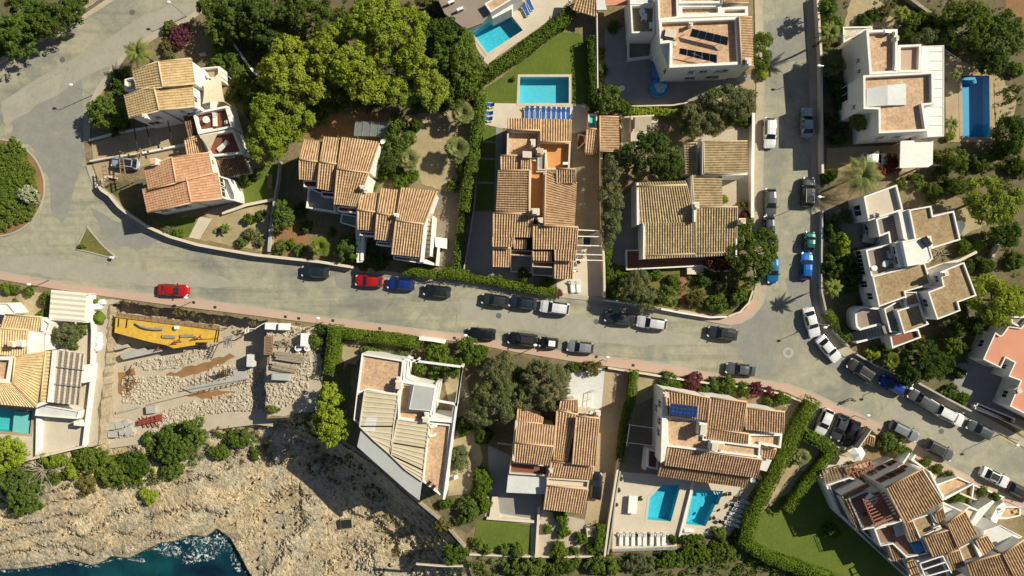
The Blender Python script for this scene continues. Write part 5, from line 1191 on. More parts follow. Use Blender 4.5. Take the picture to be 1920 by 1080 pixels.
# right side of the site: site cabins, timber, containers
def boxthing(name, lab, cat, x, y, sx, sy, sz, rz, mat, top=None):
    c = P(x, y, sz); r = tag(MB().box((c.x,c.y,0), sx, sy, sz, rz).build(name, M[mat]), lab, cat); r2 = MB().box((c.x,c.y,sz), sx*.9, sy*.9, .05, rz).build('lid', M[top or mat], r); return r
boxthing('storage_crate', 'left one of two white lidded crates at the top of the timber yard', 'crate', 1245,222,1.5,1.0,1.2,-.05,'plastic'); boxthing('storage_crate', 'right one of two white lidded crates at the top of the timber yard', 'crate', 1335,226,1.5,1.0,1.2,-.05,'plastic')
boxthing('site_container', 'slim upright white container right of the stacked timber', 'container', 1472,315,.9,1.9,1.6,-.05,'plastic'); boxthing('site_container', 'pale grey flat container below the stacked timber', 'container', 1318,565,2.7,1.0,1.1,-.05,'greyroof')
boxthing('site_toilet', 'blue grey cabin standing in the shadow left of the timber yard', 'cabin', 1110,455,1.0,1.8,2.0,-.05,'bluewhite'); sink([[o.name for o in C.objects if o.name.startswith('site_toilet')][0]])
for i, (x, y, lab) in enumerate([(1435,370,'round white water tank left of its twin below the slim container'),(1498,370,'round white water tank right of its twin below the slim container')]):
    c = P(x,y,.9); t = tag(MB().cyl((c.x,c.y,0), .5, .9, 14).build('water_tank', M['plastic']), lab, 'tank', 'round tanks in the timber yard'); MB().cyl((c.x,c.y,.9), .2, .08, 10).build('lid', M['greyroof'], t)
m = MB()
for i in range(12): m.bar(P(1215, 295+i*10.5, .5), P(1262, 292+i*10.5, .5), .16, .4)
m.bar(P(1212,290,.7), P(1208,415,.7), .12); m.bar(P(1266,288,.7), P(1262,415,.7), .12)
tag(m.build('shuttering', M['wood']), 'ladder like timber formwork panel at the left of the timber yard', 'formwork')
def pile(lab, x0, y0, x1, y1, n, slope, z=.3):
    m = MB()
    for i in range(n):
        y = y0 + (y1 - y0)*i/n; zz = z + random.uniform(0, .35)
        xa, xb = x0 + random.uniform(-12, 20), x1 + random.uniform(-25, 10)
        m.bar(P(xa, y, zz), P(xb, y + (xb-xa)*slope + random.uniform(-3, 3), zz + random.uniform(-.05,.05)), random.uniform(.08,.2), .12)
    tag(m.build('timber_pile', M['greywood']), lab, 'timber pile')
pile('grey weathered timber stacked in the middle of the yard, widest stack', 1285, 395, 1470, 450, 26, .14); pile('lower stack of grey timber just above the pale container', 1260, 470, 1420, 510, 18, .22)
m = MB()
for i in range(24): a = random.uniform(0, 6.28); c = P(1340+random.uniform(-55,75), 340+random.uniform(-22,25), .3); m.bar(c, c + Vector((math.cos(a)*1.4, math.sin(a)*.9, random.uniform(0,.4))), .08)
tag(m.build('scrap_timber', M['greywood']), 'tangled heap of scrap timber at the top of the yard', 'scrap heap')
m = MB()
for i in range(7): m.bar(P(935+random.uniform(0,6), 300+i*11, 1.0), P(985+random.uniform(-10,10), 285+i*12, 1.2), .1)
for x in (935, 960, 985): m.bar(P(x, 290, 0), P(x, 370, 1.4), .08)
tag(m.build('scaffold_frame', M['metal']), 'pale scaffold frames standing at the right end of the yellow deck', 'scaffold')
m = MB()
for p, q in (((1085,235),(1150,240)),((1100,225),(1100,265)),((1150,235),(1210,200)),((1080,240),(1082,270))): m.bar(P(*p, 1.2), P(*q, 1.2), .1)
m.bar(P(1085,240,0), P(1085,240,1.2), .08); m.bar(P(1150,240,0), P(1150,240,1.2), .08)
tag(m.build('site_barrier', M['plastic']), 'white and red barrier on the shaded bank above the site', 'barrier')
# loose rubble: too many stones to count
def stones(name, polys, n, s0, s1, mat, gz=False):
    V = []; F = []
    cube = np.array([(-1,-1,-1),(1,-1,-1),(1,1,-1),(-1,1,-1),(-1,-1,1),(1,-1,1),(1,1,1),(-1,1,1)], float) * .5
    ff = [(3,2,1,0),(4,5,6,7),(0,1,5,4),(1,2,6,5),(2,3,7,6),(3,0,4,7)]
    for poly, k in polys:
        xs = [p[0] for p in poly]; ys = [p[1] for p in poly]; c = 0
        m = int(n*k); X = rng.uniform(min(xs), max(xs), m*3); Y = rng.uniform(min(ys), max(ys), m*3); ok = inside(X, Y, poly) & (np.array([mnoise.noise(Vector((a*.035/FR[2]*3, b*.035/FR[2]*3, 1))) for a, b in zip(X, Y)]) > rng.uniform(-.5, .35, len(X)))
        for x, y in list(zip(X[ok], Y[ok]))[:m]:
            s = s0 + (s1 - s0) * rng.random()**3; q = cube * (s*rng.uniform(.7,1.3,3)) + rng.normal(0, .13*s, (8,3)); q[4:, :2] *= .65
            a = rng.uniform(0, 6.28); R_ = np.array([[math.cos(a), -math.sin(a), 0],[math.sin(a), math.cos(a), 0],[0,0,1]]); t = rng.normal(0,.35); R2 = np.array([[1,0,0],[0,math.cos(t),-math.sin(t)],[0,math.sin(t),math.cos(t)]])
            g_ = ground_z(x, y) if gz else 0; p = P(x, y, .05 + g_); q = q @ (R_ @ R2).T + np.array([p.x, p.y, s*.28 + g_])
            b = len(V); V.extend(map(tuple, q)); F.extend([tuple(i + b for i in f) for f in ff])
    mb = MB(); mb.v = V; mb.f = F; o = mb.build(name, M[mat]); o['kind'] = 'stuff'; return o
M['rubble'] = surf('pale_limestone_rubble', (.52,.46,.36), (.44,.38,.29), 1.5, (.36,.30,.22), 3.0, .5, .95, .3)
_rb = stones('rubble', [([(520,800),(700,740),(900,690),(1100,650),(1240,680),(1230,790),(1000,790),(780,820),(620,890),(480,940),(420,930),(520,880)], 1.0), ([(330,470),(480,440),(640,420),(800,350),(880,345),(860,390),(640,500),(420,520)], .45),
    ([(110,880),(340,920),(330,960),(120,980)], .2), ([(250,560),(640,560),(700,640),(400,740),(250,740)], .25), ([(640,640),(1200,640),(1200,500),(900,480)], .15)], 9000, .05, .34, 'rubble')
sink([_rb.name])
stones('rubble', [([(1235,600),(1500,500),(1520,600),(1480,680),(1380,760),(1235,780)], .6), ([(1380,400),(1530,400),(1520,560),(1400,540)], .3), ([(1225,200),(1500,240),(1500,290),(1225,290)], .2)], 2600, .05, .34, 'rubble')
fr()
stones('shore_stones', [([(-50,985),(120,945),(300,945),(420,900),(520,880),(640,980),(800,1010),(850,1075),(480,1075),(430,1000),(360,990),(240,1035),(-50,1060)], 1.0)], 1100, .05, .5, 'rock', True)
# ================================================================== PLANTS
fr()
def leaf_mesh(name, c, nrm, size, mat, parent=None, extra=None, elong=1.0):
    N = len(c); c = np.asarray(c, float); nrm = nrm / (np.linalg.norm(nrm, axis=1, keepdims=True) + 1e-9)
    t = np.cross(nrm, rng.normal(0, 1, (N, 3))); t /= (np.linalg.norm(t, axis=1, keepdims=True) + 1e-9); b = np.cross(nrm, t)
    s = np.asarray(size).reshape(-1, 1) * .5
    k = [1 + rng.uniform(-.3, .3, (N, 1)) for _ in range(4)]
    v = np.stack([c + t*s*elong*k[0], c + b*s*k[1] - nrm*s*.25, c - t*s*elong*k[2], c - b*s*k[3] - nrm*s*.25], 1).reshape(-1, 3)
    off = np.array(wloc(parent)) if parent else np.zeros(3)
    f = np.arange(4*N).reshape(-1, 4)
    nv = 4*N; ev = np.zeros((0, 3)); ef = []
    if extra: ev = np.array(extra[0], float).reshape(-1, 3); ef = [tuple(i + nv for i in q) for q in extra[1]]
    me = bpy.data.meshes.new(name); V = np.concatenate([v, ev]) - off
    loops = np.concatenate([f.ravel()] + [np.array(q) for q in ef]).astype(np.int32); starts = np.concatenate([np.arange(N)*4, 4*N + np.arange(len(ef))*4]).astype(np.int32)
    me.vertices.add(len(V)); me.vertices.foreach_set('co', V.astype(np.float32).ravel()); me.loops.add(len(loops)); me.loops.foreach_set('vertex_index', loops)
    me.polygons.add(len(starts)); me.polygons.foreach_set('loop_start', starts); me.update(calc_edges=True); me.validate()
    me.materials.append(M[mat]); o = bpy.data.objects.new(name, me); C.objects.link(o)
    if parent: o.parent = parent
    return o
KIND = {  # material, clump radius, leaf size, cover, flatness of the crown
 'pine': ('pine', .62, .25, 1.5, .55), 'lime': ('lime', .48, .24, 1.6, .7), 'mid': ('mid', .42, .22, 1.35, .75), 'dark': ('dark', .45, .22, 1.5, .75), 'olive': ('olive', .5, .17, 1.25, .75),
 'hedge': ('hedge', .28, .17, 1.5, .7), 'dry': ('dry', .3, .18, 1.0, .6), 'bougain': ('bougain', .28, .16, 1.4, .6), 'red': ('redleaf', .35, .2, 1.3, .6), 'flower': ('flower', .3, .18, 1.3, .6)}
def clumps(cx, cy, cz, rx, ry, rz, rc, seed):
    """clump centres over an uneven dome; a few lie deeper so that dark gaps stay open"""
    area = math.pi * rx * ry * 1.35; n = max(4, int(area / (rc*rc*1.55)))
    u = rng.uniform(0, 1, n); ang = rng.uniform(0, 2*math.pi, n); rad = np.sqrt(u)
    ph = rng.uniform(0, 6.28, 3); wob = 1 + .15*np.sin(2*ang + ph[0]) + .13*np.sin(3*ang + ph[1]) + .09*np.sin(5*ang + ph[2])
    rr = np.clip(rad, 0, 1) * wob
    x = cx + np.cos(ang)*rr*max(.05, rx - rc*.6); y = cy + np.sin(ang)*rr*max(.05, ry - rc*.6)
    z = cz + rz*np.sqrt(np.clip(1 - np.minimum(rad, .99)**2, 0, 1)) * rng.uniform(.72, 1.05, n) - rc*.6
    k = rng.random(n) < .16; z = np.where(k, z - rz*.45, z)
    # skirt of lower clumps
    m = max(3, int(n*.45)); a2 = rng.uniform(0, 6.28, m); w2 = 1 + .15*np.sin(2*a2 + ph[0]) + .13*np.sin(3*a2 + ph[1]); r2 = rng.uniform(.45, .98, m)*w2
    x = np.concatenate([x, cx + np.cos(a2)*r2*max(.05, rx - rc*.5)]); y = np.concatenate([y, cy + np.sin(a2)*r2*max(.05, ry - rc*.5)]); z = np.concatenate([z, cz - rz*rng.uniform(.05, .55, m)])
    out = np.stack([x, y, z], 1)
    for _ in range(2 if rx > 1.6 else 0):              # a hollow or two where a limb died back
        a = rng.uniform(0, 6.28); q = rng.uniform(.3, .85); hx, hy = cx + q*rx*math.cos(a), cy + q*ry*math.sin(a)
        out = out[np.hypot(out[:, 0] - hx, out[:, 1] - hy) > rng.uniform(.10, .2)*(rx + ry)/2 + rc*.3]
    return out
def leaves_on(cl, rc, leaf, cover):
    n = len(cl); rcs = rc * rng.uniform(.65, 1.3, n); cnt = np.maximum(6, (4*math.pi*rcs**2*.7/(leaf*leaf*.5)*cover*.42).astype(int))
    ix = np.repeat(np.arange(n), cnt); N = len(ix); d = rng.normal(0, 1, (N, 3)); d[:, 2] = np.where(d[:, 2] < -.5, -d[:, 2], d[:, 2]); d /= np.linalg.norm(d, axis=1, keepdims=True)
    p = cl[ix] + d * (rcs[ix] * rng.uniform(.6, 1.05, N))[:, None] * np.array([1, 1, .8])
    nn = d + rng.normal(0, .45, (N, 3)) + np.array([0, 0, .25])
    return p, nn, leaf * rng.uniform(.7, 1.3, N)
def trunk_mb(base, top, r0, limbs=(), r1=None):
    m = MB(); b = Vector(base); t = Vector(top); mid = b.lerp(t, .5) + Vector((random.uniform(-.2,.2), random.uniform(-.2,.2), 0))
    m.tube([b, mid, t], [r0, r0*.8, r1 or r0*.55], 8)
    for l in limbs:
        l = Vector(l); q = t.lerp(l, .5) + Vector((0,0,-.2)); m.tube([t - Vector((0,0,.3)), q, l], [r0*.5, r0*.32, r0*.12], 5)
    return m
def tree(label, x, y, rx, ry, h, kind='mid', rz=None, name='tree', cat='tree', group=None, bark='bark', rc=None):
    rx /= S; ry /= S; mt, rc0, leaf, cov, fl = KIND[kind]; rc = rc or rc0; rz = rz or min(h*.42, (rx + ry)/2*fl); cz = h - rz
    c = P(x, y, h - rz*.35); base = Vector((c.x, c.y, 0)); r = empty(name, base, label, cat, group)
    cl = clumps(c.x, c.y, cz, rx, ry, rz, rc, 0); p, nn, s = leaves_on(cl, rc, leaf, cov)
    leaf_mesh('crown', p, nn, s, mt, r)
    lim = [tuple(cl[i]) for i in rng.choice(len(cl), min(7, len(cl)), replace=False)]
    trunk_mb(base, (c.x, c.y, max(.4, cz - rz*.35)), max(.06, .05*(rx+ry)/2 + .04), lim).build('trunk', M[bark], r, smooth=True); return r
def bush(label, x, y, rx, kind='mid', ry=None, h=None, group=None, name='bush', cat='bush'):
    ry = ry or rx; rx /= S; ry /= S; mt, rc, leaf, cov, fl = KIND[kind]; rc = min(rc*.8, max(.16, rx*.4)); h = h or min(2.6, .9*(rx+ry)/2 + .35)
    g = ground_z(x, y); c = P(x, y, g + h*.5); rz = h*.6
    cl = clumps(c.x, c.y, h - rz, rx, ry, rz, rc, 0); cl[:, 2] = np.maximum(cl[:, 2], rc*.4) + g
    p, nn, s = leaves_on(cl, rc, leaf*.85, cov*1.1); p[:, 2] = np.maximum(p[:, 2], g + .05)
    st = MB()
    for i in range(4): st.bar((c.x + .1*math.cos(i*1.6), c.y + .1*math.sin(i*1.6), g), tuple(cl[i % len(cl)]), .05)
    o = leaf_mesh(name, p - 0, nn, s, mt, None, (st.v, [f for f in st.f if len(f) == 4]))
    return tag(o, label, cat, group)
def hedge(label, pts, wd, h, kind='hedge', group=None, name='hedge'):
    mt, rc, leaf, cov, fl = KIND[kind]; A = PL(pts, h); P_ = []; N_ = []; core = MB(); wd = wd/S
    for a, b in zip(A, A[1:]):
        L = (b - a).length; d = (b - a)/L; q = Vector((-d.y, d.x, 0)); ext = wd*.35
        core.bar(a - Vector((0,0,h*.55)), b - Vector((0,0,h*.55)), wd*.72, h*.8)
        nt_ = int(L*wd/(leaf*leaf*.5)*1.25) + 8; ns = int((L + wd)*h/(leaf*leaf*.5)*.8) + 8
        u = rng.uniform(-ext/L, 1 + ext/L, nt_); v = rng.uniform(-.5, .5, nt_)
        w_ = np.array([mnoise.noise(Vector((a.x + d.x*L*k*1.1, a.y + d.y*L*k*1.1, 3*j))) for k, j in zip(u, v)])
        p = np.array(a)[None] + np.outer(u*L, d) + np.outer(v*wd*(1 + .22*w_), q); p[:, 2] = h - .10*(2*v)**4*h*.9 + .16*w_ + rng.normal(0, .05, nt_)
        P_.append(p); N_.append(np.stack([q.x*v*1.2, q.y*v*1.2, np.ones(nt_)], 1) + rng.normal(0, .5, (nt_, 3)))
        u = rng.uniform(-ext/L, 1 + ext/L, ns); sg = rng.choice([-1, 1], ns); z = rng.uniform(.05, h, ns)
        w2 = np.array([mnoise.noise(Vector((a.x + d.x*L*k*1.1, a.y + d.y*L*k*1.1, 2 + zz))) for k, zz in zip(u, z)])
        p = np.array(a)[None] + np.outer(u*L, d) + np.outer(sg*wd*.5*(1 + .2*w2), q); p[:, 2] = z
        P_.append(p); N_.append(np.outer(sg, q) + rng.normal(0, .5, (ns, 3)) + np.array([0,0,.2]))
    p = np.concatenate(P_); n = np.concatenate(N_)
    o = leaf_mesh(name, p, n, leaf*rng.uniform(.7, 1.35, len(p)), mt, None, (core.v, core.f)); return tag(o, label, 'hedge', group)
def scatter(name, polys, kind, dens, r0, r1, holes=()):
    """ground cover nobody could count: small uneven tufts merged into one object"""
    mt, rc, leaf, cov, fl = KIND[kind]; CL = []; RC = []
    for poly in polys:
        xs = [p[0] for p in poly]; ys = [p[1] for p in poly]; A = (max(xs)-min(xs))*(max(ys)-min(ys))/S/S; m = int(A*dens)
        X = rng.uniform(min(xs), max(xs), m); Y = rng.uniform(min(ys), max(ys), m); ok = inside(X, Y, poly)
        g = np.array([mnoise.noise(Vector((x*.02, y*.02, 5))) for x, y in zip(X, Y)]); ok &= g > rng.uniform(-.55, .25, m)
        for x, y in zip(X[ok], Y[ok]):
            gz = ground_z(x, y); p = P(x, y, gz); r = rng.uniform(r0, r1)
            for k in range(int(rng.integers(1, 4))): CL.append((p.x + rng.normal(0, r*.7), p.y + rng.normal(0, r*.7), gz + r*rng.uniform(.15, .8))); RC.append(r*rng.uniform(.5, 1.0))
    cl = np.array(CL); rcs = np.array(RC); cnt = np.maximum(5, (rcs**2*9/(leaf*leaf)*.8).astype(int)); ix = np.repeat(np.arange(len(cl)), cnt); N = len(ix)
    d = rng.normal(0, 1, (N, 3)); d[:, 2] = np.abs(d[:, 2]); d /= np.linalg.norm(d, axis=1, keepdims=True)
    p = cl[ix] + d*(rcs[ix]*rng.uniform(.4, 1.05, N))[:, None];     o = leaf_mesh(name, p, d + rng.normal(0, .5, (N, 3)), leaf*rng.uniform(.6, 1.2, N), mt); o['kind'] = 'stuff'; return o
def palm(label, x, y, r, h, n=26, mat='palm', fan=False, name='palm_tree', bark='bark', ndrop=.55):
    L = r/S; c = P(x, y, h); base = Vector((c.x, c.y, 0)); root = empty(name, base, label, 'palm'); m = MB()
    for i in range(n):
        a = i*2.39996 + random.uniform(-.15, .15); t0 = i/n; el = R(50 if fan else 78)*(1 - t0) + R(-18 if fan else -12)*t0; Lf = L*random.uniform(.85, 1.08)*(1.05 if t0 > .3 else .85)
        dx = Vector((math.cos(a), math.sin(a), 0)); q = Vector((-dx.y, dx.x, 0)); up = Vector((0,0,1))
        if fan:
            pt = .14 + .42*t0; tip = c + dx*Lf*pt*math.cos(el) + up*Lf*pt*math.sin(el); m.bar(c, tip, .035); d = (dx*math.cos(el) + up*math.sin(el)).normalized()
            for k in range(11):
                b = R(-75 + 15*k); v = (d*math.cos(b) + q*math.sin(b)).normalized(); ln = Lf*.52*(1 - .25*abs(k-5)/5); e = tip + v*ln + up*(-.12*ln*abs(1)); w_ = (q*math.cos(b) - d*math.sin(b))*ln*.12
                m.add([tip, tip + v*ln*.55 + w_, e, tip + v*ln*.55 - w_], [(0,1,2,3)])
        else:
            pts = []; N_ = 9
            for k in range(N_ + 1):
                s = k/N_; pts.append(c + dx*(Lf*s*math.cos(el*(1 - .3*s))) + up*(Lf*(math.sin(el)*s - ndrop*s*s)))
            for k in range(N_): m.bar(pts[k], pts[k+1], .05*(1 - .8*k/N_), .04)
            for k in range(1, N_*2):
                s = k/(N_*2); i0 = min(N_-1, int(s*N_)); p = pts[i0].lerp(pts[i0+1], s*N_ - i0); ax = (pts[i0+1] - pts[i0]).normalized(); ln = Lf*.26*math.sin(math.pi*min(.97, s*.85 + .15))
                for sg in (-1, 1):
                    v = (q*sg*.85 + ax*.6 - up*.25).normalized(); w_ = ax*.055
                    m.add([p - w_, p + w_, p + v*ln + w_*.3, p + v*ln - w_*.3], [(0,1,2,3)])
    m.build('fronds', M[mat], root, fix=False); trunk_mb(base, c, .2 if not fan else .14).build('trunk', M[bark], root, smooth=True); return root
def agave(label, x, y, r, n=18, mat='agave', name='agave', cat='plant', group=None):
    L = r/S; c = P(x, y, .2); m = MB(); c.z = .05
    for i in range(n):
        a = i*2.39996; el = R(70 - 60*i/n); d = Vector((math.cos(a)*math.cos(el), math.sin(a)*math.cos(el), math.sin(el))); q = Vector((-math.sin(a), math.cos(a), 0))*L*.11
        m.add([c - q, c + q, c + d*L*.6 + q*1.1, c + d*L + Vector((0,0,-.1*L)), c + d*L*.6 - q*1.1], [(0,1,2,3,4)])
    return tag(m.build(name, M[mat], fix=False), label, cat, group)
# ------------------------------------------------------------------ the pine wood in the upper middle
G = 'pines of the wood behind the stepped house'
tree('broad yellow green pine, leftmost of the wood, behind the stepped house', 540,130, 60,54, 9.5,'pine', group=G, name='pine_tree', cat='pine')
tree('tall yellow green pine overhanging the back corner of the stepped house', 510,225, 52,70, 9,'pine', group=G, name='pine_tree', cat='pine')
tree('large bright pine in the very middle of the wood', 640,98, 64,64, 10,'pine', group=G, name='pine_tree', cat='pine')
tree('largest pine crown, at the top edge of the wood', 722,48, 80,56, 11,'pine', group=G, name='pine_tree', cat='pine')
tree('narrow pine dipping south of the middle crown of the wood', 684,158, 40,32, 8,'pine', group=G, name='pine_tree', cat='pine')
tree('olive toned pine with a brown patch, at the south edge of the wood', 738,168, 34,32, 7,'pine', group=G, name='pine_tree', cat='pine')
tree('pale green pine at the south east end of the wood', 802,156, 36,44, 8,'pine', group=G, name='pine_tree', cat='pine')
tree('small pine squeezed between the two southern crowns of the wood', 772,118, 30,24, 7,'pine', group=G, name='pine_tree', cat='pine')
tree('deep green broadleaf tree between the wood and the angled pool', 855,105, 48,55, 6.5,'mid')
tree('low dark broadleaf crown east of the largest pine', 825,60, 30,35, 6,'dark'); tree('dark broadleaf tree just left of the garden palm at the wood edge', 845,170, 28,30, 5,'mid')
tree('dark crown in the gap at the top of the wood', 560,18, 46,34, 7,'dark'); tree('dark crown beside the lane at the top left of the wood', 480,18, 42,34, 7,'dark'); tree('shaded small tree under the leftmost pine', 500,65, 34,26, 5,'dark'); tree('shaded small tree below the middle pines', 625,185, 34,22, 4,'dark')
tree('mid green tree beside the top of the lane, big and soft', 440,28, 42,34, 6,'mid'); tree('mid green round tree at the lane, next to the pink blossom', 402,50, 26,28, 4.5,'mid'); tree('darker tree top touching the photo edge above the lane trees', 385,12, 22,16, 4.5,'dark')
for i,(x,y,r,l) in enumerate([(418,82,19,'uppermost'),(434,108,18,'second'),(447,135,17,'third'),(457,160,17,'fourth'),(436,182,15,'lowest')]): bush('leafy shrub along the low white wall behind the straw roofed house, %s of five'%l, x,y,r,'mid', group='shrubs along the low white wall')
bush('green shrub at the foot of the leftmost pine', 470,175,18,'mid'); bush('dark shrub beside the red roof terraces', 470,210,14,'dark'); bush('tall shrub in the wood below the small tree', 595,215,22,'mid')
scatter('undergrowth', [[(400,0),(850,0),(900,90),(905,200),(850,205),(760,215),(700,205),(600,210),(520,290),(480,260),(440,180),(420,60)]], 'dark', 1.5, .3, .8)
palm('spreading palm among the trees left of the rectangular pool lawn', 868,135, 20, 4.5, 24,'palm'); 
bush('dark bush between the sunbed terrace and the pine wood', 893,150,18,'dark'); bush('round bush left of the rectangular pool lawn', 912,142,14,'mid')
# ---- upper left corner and lane
tree('dense green tree in the top left corner, biggest there', 18,58, 40,40, 6,'mid'); tree('dark tree right of the biggest one in the top left corner', 68,40, 34,28, 5,'dark'); tree('dark tree by the lane wall in the top left corner', 112,18, 36,24, 5,'dark'); tree('dark tree cut by the photo edge in the top left corner', 40,8, 40,20, 5,'dark')
bush('small bright bush behind the lane wall', 100,38,10,'hedge'); bush('scrubby bush on the lane bank', 60,68,16,'dark'); bush('low bush at the left end of the lane wall', 12,95,16,'dark'); bush('dark bush at the right end of the lane wall', 150,6,14,'dark')
tree('rounded bright green street tree beside the driveway of the straw roofed house', 192,210, 33,37, 4.2,'mid')
palm('feathery palm behind the straw roofed house', 258,98, 30, 4.2, 26,'palm'); bush('bougainvillea in magenta bloom beside the lane', 336,66,22,'bougain', name='bougainvillea'); bush('green bush left of the magenta bloom', 318,55,15,'mid'); bush('dry bush below the magenta bloom', 318,82,16,'dry')
for i,(x,y,r,k,l) in enumerate([(216,150,16,'dark','dark bush at the back balcony of the straw roofed house, upper one'),(226,168,15,'dark','dark bush at the back balcony of the straw roofed house, lower one'),(238,135,13,'mid','green bush under the feathery palm'),(316,103,12,'olive','grey green bush at the back of the straw roofed house'),(408,116,17,'mid','wide green shrub beside the shade sail'),(232,232,10,'dark','low bush between street tree and house wall'),(215,248,9,'dark','small bush at the foot of the street tree')]): bush(l,x,y,r,k)
# ---- roundabout and triangle
sheet('traffic_island', 'redsoil', [( -8+91*math.cos(t), 352+91*math.sin(t)) for t in np.linspace(0, 2*math.pi, 60, endpoint=False)], 3)
k_ = MB(); rg = [P(-8+91*math.cos(t), 352+91*math.sin(t), .07) for t in np.linspace(0, 2*math.pi, 61)]
for a, b in zip(rg, rg[1:]): k_.bar(a, b, .22, .16)
tag(k_.build('kerb', M['kerb']), kind='structure')
for i,(x,y,r,l) in enumerate([(10,308,44,'upper'),(30,346,44,'right'),(6,392,48,'lower'),(-14,350,60,'left')]): bush('dense dark green shrub mass on the round traffic island, %s part'%l, x,y,r,'mid', h=1.0, group='shrubs on the round island')
bush('white flowering bush at the right rim of the round traffic island', 53,366,20,'flower'); bush('small green tuft at the lower rim of the round island', 42,402,11,'dry', h=.5); bush('grassy tuft at the top rim of the round island', 40,290,12,'dry', h=.4)
tri = [(163,425),(175,440),(192,460),(219,484),(200,481),(165,472),(143,467),(152,448)]
sheet('traffic_island', 'drylawn', tri, 3); k_ = MB(); T_ = PL(tri, .07)
for a, b in zip(T_, T_[1:] + T_[:1]): k_.bar(a, b, .17, .16)
tag(k_.build('kerb', M['kerb']), kind='structure'); bush('dark low shrub in the left corner of the small triangular island', 152,463,8,'dark', ry=5, h=.6)
# ---- gardens around the pink and stepped houses
tree('round green tree at the fence between the pink house and the stepped house', 526,405, 21,26, 3.6,'mid')
for x,y,r,k,l in [(312,432,13,'olive','pale leaved shrub at the street wall below the pink house'),(333,437,12,'mid','green shrub right of the pale one below the pink house'),(452,455,11,'mid','shrub at the street wall of the sandy garden'),(472,440,14,'olive','grey green shrub in the right of the sandy garden'),(465,412,11,'mid','round shrub in the middle of the sandy garden'),(486,404,11,'dark','dark shrub at the upper right of the sandy garden'),(488,455,10,'olive','pale shrub in the right corner of the sandy garden'),(545,458,10,'hedge','bright shrub on the rusty soil'),(525,462,12,'mid','green shrub at the street on the rusty soil'),(562,470,12,'mid','shrub between the rusty soil and the street'),(520,478,8,'dark','little dark shrub by the street wall'),(575,425,13,'dark','dark shrub beside the blue terrace'),(560,395,14,'dark','dark shrub at the corner of the blue terrace'),(460,335,14,'mid','bush at the top left of the bright lawn'),(480,330,9,'mid','small bush at the top of the bright lawn')]: bush(l,x,y,r,k)
agave('spiky agave in the sandy garden of the pink house', 408,432, 9); palm('small palm in the sandy garden of the pink house', 422,428, 11, 1.0, 18,'palm'); palm('spiky dracaena like palm in front of the blue terraces', 600,462, 20, 2.6, 34,'palm', fan=True)
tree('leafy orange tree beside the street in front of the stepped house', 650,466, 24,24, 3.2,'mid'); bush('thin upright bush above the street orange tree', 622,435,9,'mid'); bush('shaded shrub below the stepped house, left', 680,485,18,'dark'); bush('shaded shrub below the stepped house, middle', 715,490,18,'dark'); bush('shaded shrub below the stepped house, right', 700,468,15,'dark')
tree('tall green tree behind the right unit of the stepped house', 742,252, 24,40, 4.8,'mid'); tree('dark green tree between the stepped house and the fan palm', 730,300, 22,26, 4.2,'dark')
for x,y,r,k,l in [(720,322,16,'hedge','bright bush against the right wall of the stepped house'),(750,332,20,'hedge','wide bright bush above the lower tan roofs'),(768,258,14,'mid','upright bush right of the tall tree'),(780,235,13,'dark','dark bush at the left edge of the dirt yard'),(772,330,15,'mid','bush at the lower left of the dirt yard'),(700,345,10,'hedge','little bright bush in the corner of the two roof units'),(851,350,14,'mid','bush at the lower right of the dirt yard'),(868,318,16,'mid','leafy bush below the right fan palm')]: bush(l,x,y,r,k)
palm('pale fan palm left of the dirt yard', 768,298, 21, 3.0, 34,'palepalm', True); palm('pale fan palm at the top right of the dirt yard', 868,212, 23, 3.0, 36,'palepalm', True); palm('pale fan palm at the right of the dirt yard', 858,278, 25, 3.2, 38,'palepalm', True)
hedge('tall loose hedge between the dirt yard and the shaded lawn cells', [(902,175),(896,235),(888,290),(878,345),(870,388)], 22, 2.6, 'mid'); hedge('narrow hedge right of the plank driveway', [(868,392),(862,440),(856,498)], 14, 1.6, 'mid')
bush('flowering shrub halfway down the narrow hedge', 868,412,11,'dry')
hedge('clipped hedge along the street below the tan roofs, left piece', [(762,507),(812,514)], 19, 1.5, group='street hedge pieces'); hedge('clipped hedge along the street, middle piece', [(830,511),(872,516)], 21, 1.6, group='street hedge pieces'); hedge('clipped hedge along the street in front of the orange terrace house', [(872,519),(920,526),(970,537),(1040,549)], 16, 1.4, group='street hedge pieces')
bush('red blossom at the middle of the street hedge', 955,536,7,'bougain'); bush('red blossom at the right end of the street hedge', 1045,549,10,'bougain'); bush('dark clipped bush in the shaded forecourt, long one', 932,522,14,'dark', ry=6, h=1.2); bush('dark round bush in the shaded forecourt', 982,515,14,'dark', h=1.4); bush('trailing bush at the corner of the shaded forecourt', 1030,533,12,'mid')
hedge('flowering hedge running diagonally above the rectangular pool lawn', [(925,128),(965,102),(1010,68),(1055,36),(1072,14)], 24, 1.8, 'mid'); hedge('shaded hedge along the wall right of the pool lawn', [(1108,70),(1112,140),(1112,205)], 14, 2.0, 'dark')
bush('flower tuft at the left corner of the rectangular pool', 963,147,5,'dry'); bush('pale green clump at the upper end of the diagonal hedge', 1052,42,13,'olive')
